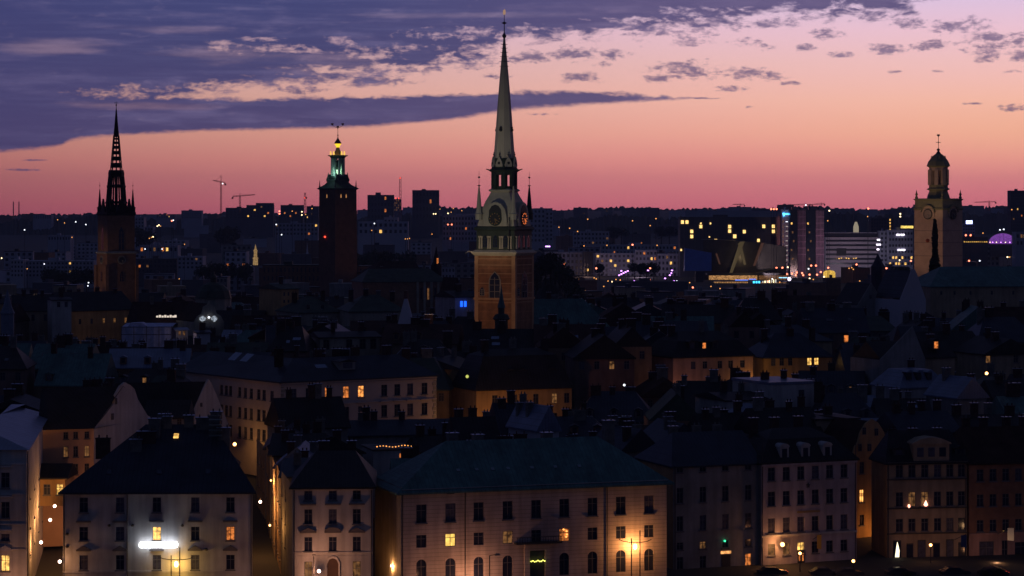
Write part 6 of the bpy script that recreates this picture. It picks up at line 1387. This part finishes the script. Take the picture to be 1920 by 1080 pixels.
# lit yellow hall, violet dome, sign cube, right-edge tower
t = thing('lit_pavilion', 'bright yellow lit pavilion among the orange track lamps', 'pavilion', (X(1555, 1750), 1750, 0)); MB().lathe([(4.2, 0), (4.2, Z(511, 1750)), (3.2, Z(508, 1750)), (.6, Z(506.5, 1750))], 10).build('pavilion', glow('pavilion_yellow', (1, .6, .1), .8, .4), t); fprot(1545, 1566, 519, 1740)
Y = 2300; t = thing('lit_dome', 'violet lit glass dome at the right edge', 'dome', (X(1880, Y), Y, Z(457, Y))); MB().lathe([(13*math.cos(k*math.pi/14), 10*math.sin(k*math.pi/14)) for k in range(7)]+[(.3, 10)], 16).build('glass_dome', glow('violet_glass', (.42, .12, .75), .5, .75), t)
for k in range(9): a_ = -math.pi/2+(k-4)*.33; MB().ball((0, 0, 0), .45, 6, 4).build('dome_lamp', PURB if k % 2 else WARMB, t, (13.2*math.cos(a_), 13.2*math.sin(a_), 1.5))
MB().box(-14, 14, -12, 12, -12, -.05).build('base', DKCONC, t); fprot(1850, 1910, 460, 2280)
block('long low hall with a row of small warm lamps, under the cathedral clock right side', 1806, 1852, 445, 462, 2200, DKCONC, 12, 1, {} and None, {(i, 0): LITY for i in range(12)}, fw=.35, fh=.12)
block('low white-roofed hall right of the violet dome', 1905, 1960, 436, 462, 2250, CONC, 8, 2, lit={(1, 0): LITD, (2, 0): LITY, (3, 0): LITY, (4, 0): LITD})
H = block('square block carrying a glowing blue-white rooftop sign', 1805, 1828, 421, 445, 2350, CONC, 5, 4, name='office_block', cat='office block'); fprot(1800, 1850, 446, 2190)
for k in range(3): MB().box(-1.0, 1.0, -.4, .2, 0, 3.4).build('sign_letter', glow('sign_white_blue', (.45, .5, 1), 4), H.root, (H.hit('front', 1814+k*4)[0], 2, H.zE+.1))
H = block('tall dark tower block at the right edge', 1895, 1925, 358, 432, 2700, DKCONC, 8, 12, lit={(3, 5): LITY, (1, 8): LITD, (5, 7): LITO}, D=18, name='tower_block', cat='tower block'); fprot(1893, 1925, 434, 2690)
# skyline blocks
for pa, pb, top, bot, Y, k, lab in ((689, 738, 366, 412, 3900, 2, 'dark tower block left of the red mast'), (773, 823, 357, 412, 3900, 1, 'dark tower block with a slanted left shoulder, right of the red mast'), (423, 480, 390, 410, 4100, 1, 'dark slab with a few yellow windows under the cranes'), (462, 512, 385, 408, 4000, 5, 'dark stepped slab on the ridge right of the cranes'), (526, 568, 385, 408, 4100, 3, 'low flat block left of the radio mast'), (575, 597, 387, 410, 3950, 2, 'block with chimney beside the city hall tower'), (340, 378, 395, 410, 4200, 0, 'pale block on the ridge left of the tall crane'), (293, 328, 402, 409, 4200, 4, 'white low block with tiny rooftop lights'), (62, 96, 403, 410, 4200, 0, 'pale flat hall on the left horizon'), (1000, 1036, 391, 400, 4000, 0, 'pale slab behind the tall white slab block')):
    H = block(lab, pa, pb, top, bot, Y, CONC if 'pale' in lab or 'white' in lab else DKCONC, 8, 4, lit=randlit(8, 4, k), D=22, name='tower_block', cat='tower block'); fprot(pa, pb, bot-2, Y-10)
    if 'stepped' in lab: MB().box(H.L*.35, H.L, 2, 18, H.zE, H.zE+3.5).build('step', DKCONC, H.root)
    if 'shoulder' in lab: MB().extrude([(-4, 0), (8, 0), (8, 30), (2, 28), (-1, 20)], lambda q, c: (q, -2, c), lambda q, c: (q, 16, c)).build('shoulder', DKCONC, H.root)
    if 'left of the red' in lab: MB().box(H.L*.3, H.L*.5, 4, 12, H.zE, H.zE+4).build('plant_room', DKCONC, H.root)
H = block('glowing scaffolded block beside the red mast', 739, 752, 374, 396, 3800, mat('scaffold_grey', (.25, .2, .25)), 4, 5, lit={(i, j): LITD for i in range(4) for j in range(5) if (i+j) % 3}, D=12); fprot(738, 756, 396, 3790)
for px in (742, 748): MB().ball((0, 0, 0), 1.0, 6, 4).build('red_lamp', REDB, H.root, (H.hit('front', px)[0], 0, H.zE+1.5))
def mast(lab, px, top, bot, Y, r, m, cat='mast', name='radio_mast', red=None):
    t = thing(name, lab, cat, (X(px, Y), Y, Z(bot, Y)-8)); h = Z(top, Y)-Z(bot, Y)+8; b = MB()
    for sx_ in (-1, 1):
        for sy_ in (-1, 1): b.bar((sx_*r, sy_*r, 0), (sx_*r*.6, sy_*r*.6, h), .32, 4)
    n_ = int(h/(r*3))
    for i in range(n_):
        b.bar((-r, -r, h*i/n_), (r*.9, -r, h*(i+1)/n_), .2, 4); b.bar((r, -r, h*i/n_), (-r*.9, -r, h*(i+1)/n_), .2, 4)
    b.build('lattice', m, t)
    if red:
        for py in red: MB().ball((0, 0, 0), .9, 6, 4).build('red_lamp', REDB, t, (0, -r, Z(py, Y)-Z(bot, Y)+8))
    return t
RM = mat('rust_red_steel', (.28, .05, .05)); 
mast('tall red lattice mast between two dark tower blocks', 750.5, 332, 395, 3700, 1.9, RM, red=(334,)); 
t = mast('small red lattice mast with a dish left of the city hall tower', 572, 361, 388, 3700, 1.6, RM, red=(371,)); MB().ball((1.8, -1.5, Z(371, 3700)-Z(388, 3700)+8), 1.6, 6, 4).build('dish', RM, t)
CR = mat('crane_orange', (.35, .12, .06))
def crane(lab, px, top, bot, Y, jib, jy, up=0, drop=0):
    t = thing('tower_crane', lab, 'crane', (X(px, Y), Y, Z(bot, Y)-6), 0, 'tower cranes on the skyline'); h = Z(jy, Y)-Z(bot, Y)+6; k = Y/F; r = 1.0; b = MB()
    for s2 in (-1, 1):
        for s3 in (-1, 1): b.bar((s2*r, s3*r, 0), (s2*r, s3*r, h), .28, 4)
    for i in range(int(h/4)): b.bar((-r, -r, i*4), (r, -r, i*4+4), .18, 4)
    b.build('mast', CR, t); b = MB(); a_, c_ = jib
    for dz_ in (0, 1.6):
        b.bar((a_*k, 0, h+drop*a_*k+dz_*.4), (c_*k, 0, h+drop*c_*k+dz_), .28, 4)
    for i in range(8):
        q = (a_+(c_-a_)*i/8)*k; q2 = (a_+(c_-a_)*(i+1)/8)*k; b.bar((q, 0, h+drop*q), (q2, 0, h+drop*q2+1.4), .16, 4)
    b.build('jib', CR, t); b = MB(); b.bar((0, 0, h), (0, 0, Z(top, Y)-Z(bot, Y)+6), .4, 4); b.bar((0, 0, Z(top, Y)-Z(bot, Y)+6), (a_*.7*k, 0, h+drop*a_*.7*k), .12, 4); b.build('cab_mast', CR, t)
    e = c_ if abs(c_) < abs(a_) else a_; MB().box(e*k-1.2, e*k+1.2, -1, 1, h+drop*e*k-3, h+drop*e*k-.2).build('counterweight', CR, t); return t
t = crane('tall tower crane with a short jib, left of the city hall', 414.5, 329, 398, 3600, (-15, 8), 342, drop=-.22); MB().ball((2.5, -1.5, Z(343, 3600)-Z(398, 3600)+5), 1.0, 6, 4).build('white_lamp', WHB, t)
crane('lower tower crane with a long level jib, left of the city hall', 450, 363, 391, 3600, (28, -14), 368, drop=.09)
crane('distant crane above the striped slabs', 1511, 381, 394, 4500, (-46, 12), 384.5, drop=.0)
crane('distant crane at the right of the striped slabs', 1540, 379, 392, 4600, (-26, 6), 383, drop=.06)
crane('distant crane on the horizon right of the cathedral', 1855, 376, 390, 4600, (-28, 12), 379, drop=.02)
crane('distant crane above the hotel', 1388, 381, 392, 4600, (-14, 8), 384, drop=-.04)
for px, lab in ((25, 'left one of the two thin chimneys on the left horizon'), (35.5, 'right one of the two thin chimneys on the left horizon')):
    t = thing('chimney_stack', lab, 'chimney', (X(px, 6000), 6000, 10), 0, 'twin chimneys on the horizon'); MB().lathe([(1.5, 0), (1.1, Z(378, 6000)-10)], 8).build('stack', mat('stack_grey', (.12, .09, .12)), t)
# floodlit little church turret, pale spires, halls near the city hall
Y = 1500; t = thing('church_turret', 'little golden floodlit church turret left of the city hall', 'turret', (X(479, Y), Y, Z(497, Y))); MB().lathe([(1.5, 0), (1.4, 4), (1.9, 4.3), (1.0, 5), (1.0, 8.5), (1.3, 8.8), (.5, 10.5), (.1, 13)], 8).build('turret', glow('turret_floodlit_glow', (1, .62, .25), .28, .5), t); fprot(472, 486, 497, 1490)  # floodlight on the turret walls painted in as emission
Y = 1420; block('long brick wing of the city hall under a dark roof', 492, 600, 498, 530, 1400, BRICK, 14, 2, wm=DKW, D=20, name='city_hall_wing', cat='hall', roof=COPD, fw=.3); fprot(492, 600, 528, 1396)
block('brick wing right of the city hall tower with dark copper roof', 672, 780, 500, 530, 1380, BRICK, 12, 2, D=20, name='city_hall_wing', cat='hall', roof=COPD, fw=.3); fprot(672, 780, 520, 1376)
for px, top, Y, lab in ((32, 471, 1900, 'pale church with pointed turret on the far left shore'), (576, 455, 2100, 'thin pale spire just left of the city hall tower'), (1130, 452, 2300, 'thin pale mast-like spire above the terrace block')):
    t = thing('church_spire', lab, 'spire', (X(px, Y), Y, 0)); MB().lathe([(1.6, 0), (1.5, Z(top+22, Y)), (.8, Z(top+18, Y)), (.1, Z(top, Y))], 6).build('spire', PALEB, t)
for a in (('pale blue hall with a flat roof right of the city hall tower', 672, 765, 416, 440, 2800, PALEB, 10, 2, 1), ('white drum building above the pale blue hall', 720, 746, 408, 424, 2850, mat('pink_white', (.5, .42, .46)), 4, 1, 0), ('blue-grey block with a cyan lamp left of the city hall', 516, 596, 419, 442, 2800, CONC, 12, 3, 3), ('pale broken-outlined block right of the iron spire', 253, 270, 408, 440, 2700, CONC, 3, 5, 0),
          ('pale block next to it with trees before, right of the iron spire', 271, 287, 426, 444, 2650, CONC, 3, 3, 0), ('low lit pavilion row right of the iron spire', 262, 333, 461, 474, 1900, CONC, 9, 1, 4), ('low block with twin lamps right of the iron spire', 333, 380, 482, 505, 1700, CONC, 6, 3, 1), ('left shore row of blue-grey houses', 40, 175, 490, 520, 1700, CONC, 20, 4, 2), ('pale church-like house on the left shore', 20, 44, 488, 520, 1690, PALEB, 4, 4, 0), ('right part of the left shore row', 258, 332, 486, 512, 1720, DKCONC, 10, 3, 2),
          ('long low barrack on the left middle ground', 90, 132, 442, 452, 2400, CONC, 8, 1, 0), ('blue-grey block behind the needle spire', 830, 900, 405, 452, 2700, CONC, 12, 5, 2)):
    lab, pa, pb, top, bot, Y, m, nc, nr, k = a; block(lab, pa, pb, top, bot, Y, m, nc, nr, lit=randlit(nc, nr, k)); fprot(pa, pb, bot, Y-10)

# ------------------------------------------------------------------ points of light
def yfor(px, py, h=9):
    Y = 1000
    while Y < 6800:
        if Z(py, Y)-gh(X(px, Y), Y) <= h and py > 400: return Y
        if py <= 404 and Z(py, Y)-gh(X(px, Y), Y) <= 14: return Y
        Y += 25
    return 5200
KIND = {'o': (ORBS, 'orange', 'orange street lamps in the far city'), 'w': (WHB, 'white', 'white street lamps in the far city'), 'r': (glow('red_rose', (1, .22, .12), 4), 'red-orange', 'red-orange track lamps'), 'p': (PURB, 'violet', 'violet lamps by the tracks'), 'y': (WARMB, 'warm yellow', 'warm yellow lamps in the far city')}
DOTS = [(108, 412, 'o'), (121, 418, 'o'), (142, 416, 'w'), (161, 421, 'w'), (135, 445, 'o'), (46, 431, 'w'), (295, 424, 'y'), (298, 422, 'y'), (301, 424, 'o'), (280, 447, 'o'), (284, 445, 'o'), (287, 444, 'y'), (322, 414, 'r'), (325, 413, 'w'), (346, 458, 'o'), (272, 467, 'w'), (304, 467, 'w'), (426, 423, 'o'), (83, 495, 'w'), (51, 504, 'o'), (112, 528, 'w'), (166, 530, 'w'), (165, 536, 'w'), (321, 512, 'y'), (326, 512, 'o'), (357, 512, 'o'), (364, 512, 'o'), (470, 499, 'w'), (336, 523, 'o'), (3, 484, 'y'),
    (524, 396, 'r'), (524, 401, 'r'), (548, 396, 'o'), (566, 397, 'y'), (566, 403, 'y'), (573, 402, 'o'), (585, 391, 'o'), (518, 421, 'w'), (528, 440, 'w'), (702, 419, 'w'), (697, 432, 'o'), (804, 415, 'o'), (807, 415, 'y'), (828, 421, 'r'), (840, 421, 'r'), (847, 421, 'r'), (810, 439, 'o'), (760, 448, 'o'), (764, 448, 'o'), (768, 447, 'o'), (850, 391, 'o'), (866, 395, 'o'), (825, 392, 'o'), (840, 400, 'y'), (813, 401, 'y'), (817, 401, 'y'), (846, 398, 'o'),
    (1102, 411, 'o'), (1048, 426, 'o'), (1068, 428, 'o'), (1083, 434, 'o'), (1230, 410, 'o'), (1186, 414, 'o'), (1219, 423, 'o'), (1186, 459, 'r'), (1138, 460, 'o'), (1232, 460, 'o'), (1095, 461, 'o'), (1024, 462, 'p'), (1027, 462, 'w'), (1030, 462, 'p'), (1057, 495, 'r'), (1060, 494, 'o'), (1066, 505, 'o'), (1118, 503, 'r'), (1165, 508, 'p'), (1177, 508, 'p'), (1161, 516, 'p'), (1165, 514, 'p'), (1169, 512, 'p'), (1173, 510, 'p'), (1215, 507, 'p'), (1219, 503, 'r'), (1260, 507, 'p'), (1259, 512, 'p'), (1256, 516, 'p'), (1247, 522, 'p'), (1203, 524, 'r'), (1218, 524, 'r'), (1189, 527, 'p'), (1183, 531, 'p'), (1175, 536, 'p'), (1171, 537, 'w'), (1179, 533, 'p'), (1085, 524, 'o'), (1114, 521, 'o'), (1118, 523, 'o'), (1080, 537, 'o'), (1132, 537, 'o'), (1213, 545, 'o'), (1228, 542, 'o'), (1231, 546, 'y'), (1267, 539, 'r'), (1275, 541, 'o'), (1299, 539, 'r'), (1333, 537, 'o'), (1264, 527, 'p'), (1269, 527, 'w'), (1097, 545, 'o'), (1155, 524, 'o'), (1163, 525, 'o'), (1195, 531, 'o'), (1241, 530, 'r'), (1285, 533, 'y'), (1293, 530, 'o'), (1309, 541, 'y'), (1350, 541, 'o'), (1003, 535, 'y'), (1008, 530, 'o'), (1140, 527, 'o'), (1148, 528, 'y'),
    (1456, 502, 'r'), (1467, 502, 'r'), (1477, 501, 'y'), (1476, 514, 'r'), (1485, 513, 'r'), (1492, 516, 'r'), (1494, 511, 'r'), (1504, 512, 'r'), (1506, 516, 'r'), (1518, 515, 'r'), (1532, 515, 'r'), (1516, 504, 'w'), (1521, 498, 'r'), (1530, 498, 'r'), (1539, 510, 'r'), (1553, 502, 'r'), (1606, 496, 'r'), (1592, 503, 'o'), (1597, 502, 'o'), (1600, 505, 'o'), (1662, 503, 'r'), (1687, 488, 'y'), (1708, 489, 'r'), (1817, 489, 'r'), (1627, 406, 'o'), (1552, 414, 'o'), (1889, 482, 'y'), (1893, 482, 'o'), (1897, 393, 'o'), (1511, 384.5, 'w'), (1628, 391, 'r'), (1446, 392, 'r'), (1451, 392, 'r'), (1456, 392, 'r'), (1837, 489, 'w'), (1555, 395, 'y'), (1688, 401, 'y'), (1688, 406, 'y'), (1843, 437, 'o'), (1875, 431, 'w'), (1882, 430, 'w'), (1820, 441, 'r'), (1811, 441, 'r'), (1518, 522, 'y'), (1525, 524, 'o'), (1545, 519, 'y'), (1612, 527, 'o'), (1448, 523, 'w'), (1462, 529, 'o'), (1440, 528, 'r')]
FMARK = [(0, 'at the far left'), (110, 'left of the iron spire'), (218, 'behind the iron spire'), (300, 'right of the iron spire'), (400, 'below the two cranes'), (500, 'left of the city hall tower'), (635, 'behind the city hall tower'), (720, 'right of the city hall tower'), (820, 'left of the needle spire'), (945, 'behind the needle spire'), (1060, 'below the white slab block'), (1170, 'left of the dark hotel'), (1300, 'by the blue screen'), (1400, 'under the congress hall'), (1510, 'below the striped slabs'), (1610, 'below the white office'), (1700, 'left of the cathedral tower'), (1760, 'behind the cathedral tower'), (1830, 'right of the cathedral tower'), (1900, 'near the violet dome')]
FORD = ['', 'second ', 'third ', 'fourth ', 'fifth ', 'sixth ', 'seventh ', 'eighth ', 'ninth ', 'tenth ', 'eleventh ', 'twelfth ']
dc = {}
TRK = 1745
DOTS.sort(key=lambda d: d[0])
for px, py, kd in DOTS:
    m, cn, grp = KIND[kd]; on = None
    if 495 < py < 550 and px > 1000: Yd = 1750-(py-500)*4
    else: Yd = yfor(px, py)
    for a_, b_, bot, Yp in FAR:                       # lamps seen against a building stand in front of it
        if a_-1 <= px <= b_+1 and py < bot: Yd = min(Yd, Yp-6)
    fprot(px-1.5, px+1.5, py+1.5, Yd)
    rr = (.62 if kd in 'o' else .8 if kd in 'wy' else .95)*Yd/1900; rr = min(rr*(.62 if px < 950 else .75), 1.0)
    g0 = min(gh(X(px, Yd), Yd), Z(py, Yd)-3); mk = min(FMARK, key=lambda q: abs(q[0]-px))[1]; band = 'by the skyline' if py < 425 else 'mid distance' if py < 480 else 'beyond the old town'
    k = (cn, mk, band); n_ = dc.get(k, 0); dc[k] = n_+1
    t = thing('street_lamp', f"{FORD[min(n_, 11)]}{cn} lamp {'from the left, ' if n_ else ''}{band}, {mk}", 'street lamp', (X(px, Yd), Yd, g0), 0, grp)
    if band[0] != 'n': MB().bar((0, .3, 0), (0, .3, Z(py, Yd)-g0), .12, 4).build('post', DARK, t)
    MB().ball((0, 0, 0), rr, 8, 5, 1.0 if kd != 'p' else .7).build('lamp_head', m, t, (0, 0, Z(py, Yd)-g0))

# ------------------------------------------------------------------ trees
def crown_mesh(seed, n=700, r=1, h=1, fill=.9):
    q = random.Random(seed); b = MB(); lobes = [(q.uniform(-.5, .5)*r, q.uniform(-.5, .5)*r, q.uniform(.25, .85)*h, q.uniform(.35, .6)*r) for _ in range(9)]
    for i in range(n):
        lx, ly, lz, lr = q.choice(lobes); t = q.uniform(0, 2*math.pi); s2 = q.uniform(-1, 1); c_ = math.sqrt(1-s2*s2); rad = lr*q.uniform(.7, 1.08)
        p = Vector((lx+rad*c_*math.cos(t), ly+rad*c_*math.sin(t), lz+rad*s2*.9)); u = Vector((q.gauss(0, 1), q.gauss(0, 1), q.gauss(0, 1))).normalized(); v = u.orthogonal().normalized(); w_ = q.uniform(.05, .11)*r
        b.quad(p-u*w_-v*w_*.6, p+u*w_-v*w_*.5, p+u*w_*.8+v*w_*.7, p-u*w_*.7+v*w_*.6)
    return b.mesh('crown', LEAF)
CROWN = [crown_mesh(i, 800, 4.5, 8) for i in range(4)]; TRUNK = MB().bar((0, 0, 0), (0, 0, 6.5), .35, 6, .18).bar((0, 0, 4), (1.6, .4, 7), .14, 5, .05).bar((0, 0, 3.6), (-1.5, -.3, 6.6), .14, 5, .05).mesh('trunk', BARK)
tc_ = {}
def tree(px, Y, g, s=1.0, sz=1.0, area='', i=0):
    n_ = tc_.get(area, 0); tc_[area] = n_+1
    if n_ == 0: lab = f"leftmost dark leafy tree {area}"
    else: lab = f"{FORD[n_] if n_ < 12 else 'later '}dark leafy tree from the left, {area}"
    t = thing('leafy_tree', lab, 'tree', (X(px, Y), Y, g), 0, 'trees '+area); t.scale = (s, s, s*sz); a = put('crown', CROWN[(i+n_) % 4], t, (0, 0, 3.2)); a.rotation_euler = (0, 0, n_*1.3); put('trunk', TRUNK, t); return t
b = MB(); Y = 1150; K = 20
for i in range(K+1):
    for j in range(9): x = X(985+i*6.5, Y); y = Y-30+j*9; b.v.append((x, y, 2+22*math.exp(-((i-7)/7.)**2)*math.exp(-((j-4)/2.6)**2)))
for i in range(K):
    for j in range(8): q = i*9+j; b.f.append((q, q+9, q+10, q+1))
struct(b.build('terrain_knoll', mat('wooded_slope', (.014, .02, .014))))
for i in range(11):
    px = 996+i*9; tree(px, 1132+(i % 3)*9, 2+20*math.exp(-((px-1031)/42.)**2), 1.25, 1.0, 'on the dark knoll right of the brick tower')
for i, px in enumerate((672, 684, 697, 712, 728, 745, 763)): tree(px, 1700+(i % 3)*14, 4, 1.6, 1.3, 'right of the city hall tower', 1)
for i, px in enumerate((380, 396, 412, 428, 446, 462)): tree(px, 1600+(i % 2)*18, 4, 1.4, 1.1, 'below the two cranes', 2)
for i, px in enumerate((90, 108, 126, 145, 162)): tree(px, 1500+(i % 2)*14, 3, 1.5, 1, 'on the left shore')
for i, px in enumerate((267, 280, 420, 436)): tree(px, 2500+(i % 2)*30, 10, 2.4, 1.1, 'far behind the iron spire', 1)
for i, px in enumerate((1124, 1190, 1200, 1212, 1226)): tree(px, 1850+(i % 2)*10, 3, 1.2, 1, 'among the violet lamps', 3)
for i, px in enumerate((1683, 1692, 1702)): tree(px, 1300+(i % 2)*10, 5, 1.5, 1.2, 'left of the cathedral tower')
for i, px in enumerate((845, 1150, 1165, 1240, 1255)): tree(px, 3000, 16, 2.2, .9, 'below the far ridge')
for i, (px, s2) in enumerate(((1846, .22), (1872, .26), (1700, .2))): tree(px, 357, .5, s2, .6, 'on the quay at lower right')
# stand-in for a tall dark shape before the cathedral tower, built of leaf faces
pb_ = MB(); q = random.Random(77)
for i in range(2600):
    f_ = q.random(); w_ = 2.5*math.sin(min(1, (1-f_)*1.25+.05)*math.pi*.5)*(.75+.25*math.sin(f_*23)); t_ = q.uniform(0, 6.28); p = Vector((w_*q.uniform(.3, 1)*math.cos(t_), w_*q.uniform(.3, 1)*math.sin(t_), 5+f_*39)); u = Vector((q.gauss(0, 1), q.gauss(0, 1), q.gauss(0, 1))).normalized(); v = u.orthogonal().normalized()
    pb_.quad(p-u*.5-v*.3, p+u*.5-v*.3, p+u*.4+v*.35, p-u*.4+v*.3)
t = thing('tall_dark_shape', 'tall narrow dark leafy shape standing against the cathedral tower', 'tree', (X(1753, 760), 760, 9)); pb_.build('crown', LEAF, t); MB().bar((0, 0, 0), (0, 0, 30), .5, 6, .1).build('trunk', BARK, t)

# ------------------------------------------------------------------ rest of the far city
rf = random.Random(99); fc = {}
def flimit(a, b, Y):
    l = 0
    for pa, pb, bot, Yp in FAR:
        if Y < Yp+30 and b > pa-1 and a < pb+1: l = max(l, bot)
    for pa, pb, bot, Yp, bk in PROT:
        if Y < Yp and b > pa and a < pb: l = max(l, bot)
    return l
FW = {'concrete': 'grey', 'dark_cladding': 'dark', 'white_facade': 'pale blue', 'red_brick': 'brick', 'grey_plaster': 'dim grey'}
def topsky(px):
    pts = [(0, 405), (240, 406), (420, 403), (600, 402), (820, 390), (930, 391), (990, 398), (1045, 394), (1290, 392), (1480, 389), (1640, 396), (1700, 389), (1920, 388)]
    for (a, c), (d, e) in zip(pts, pts[1:]):
        if px <= d: return c+(e-c)*max(0, px-a)/(d-a)
    return 390
items = []
for Y in (1020, 1090, 1180, 1290, 1450, 1620, 1800, 2050, 2300, 2600, 2900, 3250, 3600, 4000, 4500, 5200):
    px = -30
    while px < 1950:
        w_ = rf.uniform(22, 62)*(1.0 if Y < 2600 else .8); a_, b_ = px, px+w_; px += w_+rf.choice((1, 3, 8, 18))
        if rf.random() < .12: continue
        Yc = Y+rf.uniform(-20, 20); g = gh(X((a_+b_)/2, Yc), Yc); h = rf.uniform(9, 20)
        if Y < 1500: h = rf.uniform(9, 16)
        l = flimit(a_, b_, Yc); zt = g+h
        if l: zt = min(zt, Z(l+1.5, Yc))
        zt = min(zt, Z((402 if Y < 4800 else 999) if Y > 3500 else 408, Yc)) if Y < 4800 else Z(topsky((a_+b_)/2)+rf.uniform(-5, 3), Yc)
        if zt < g+4: continue
        items.append((a_, b_, 400+(CH-zt)*F/Yc, Yc, g, zt-g))
items = keep_visible(items, lambda i: (i[0], i[1], i[2], i[3]), 285); items.sort(key=lambda i: i[2])
for a_, b_, top, Yc, g, h in items:
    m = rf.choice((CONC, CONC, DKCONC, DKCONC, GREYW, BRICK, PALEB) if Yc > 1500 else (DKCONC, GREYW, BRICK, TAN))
    mk = min(FMARK, key=lambda q: abs(q[0]-(a_+b_)/2))[1]; fw_ = FW.get(m.name, 'tan'); dist = 'on the near shore' if Yc < 1350 else 'across the water' if Yc < 1900 else 'in the far city' if Yc < 2800 else 'towards the horizon' if Yc < 3700 else 'on the horizon ridge'
    k = (fw_, dist, mk); n_ = fc.get(k, 0); fc[k] = n_+1
    lab = f"{FORD[n_] if n_ < 12 else 'last '}{fw_} building {'by height ' if n_ else ''}{dist}, {mk}"
    nr = max(2, int(h/3.4)); nc = max(4, int((b_-a_)*Yc/F/4.5)); nc = min(nc, 14); nr = min(nr, 4); lt = {}
    if rf.random() < (.05 if a_ < 950 else .16): lt = {(rf.randrange(nc), rf.randrange(nr)): rf.choice((LITO, LITO, LITD, LITD)) for _ in range(rf.choice((1, 1, 2)))}
    vis = Yc > 1400 and Yc < 3000 and m in (CONC, PALEB, GREYW)
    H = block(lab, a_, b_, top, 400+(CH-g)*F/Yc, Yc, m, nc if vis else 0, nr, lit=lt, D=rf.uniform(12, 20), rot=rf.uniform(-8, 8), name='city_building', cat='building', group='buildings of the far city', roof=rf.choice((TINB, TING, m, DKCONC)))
    if not vis:
        for (i, j), mm in lt.items(): put('window', cell(1.6, 1.8, mm), H.root, (H.L*(i+.5)/nc, 0, H.zE-3-j*3.4))

# ------------------------------------------------------------------ evening haze over the city
b = MB(); b.box(-5200, 5200, -80, 7900, -1, 175); hz = b.mesh('haze', None) if False else None
me = bpy.data.meshes.new('haze'); me.from_pydata(b.v, [], b.f); hm = bpy.data.materials.new('haze'); hm.use_nodes = True; ht = hm.node_tree; ht.nodes.clear()
vo = ht.nodes.new('ShaderNodeVolumePrincipled'); vo.inputs['Color'].default_value = (.6, .72, 1, 1); vo.inputs['Density'].default_value = .00005; vo.inputs['Anisotropy'].default_value = .2
oo = ht.nodes.new('ShaderNodeOutputMaterial'); ht.links.new(vo.outputs[0], oo.inputs['Volume']); me.materials.append(hm)
struct(put('haze', me), 'stuff')
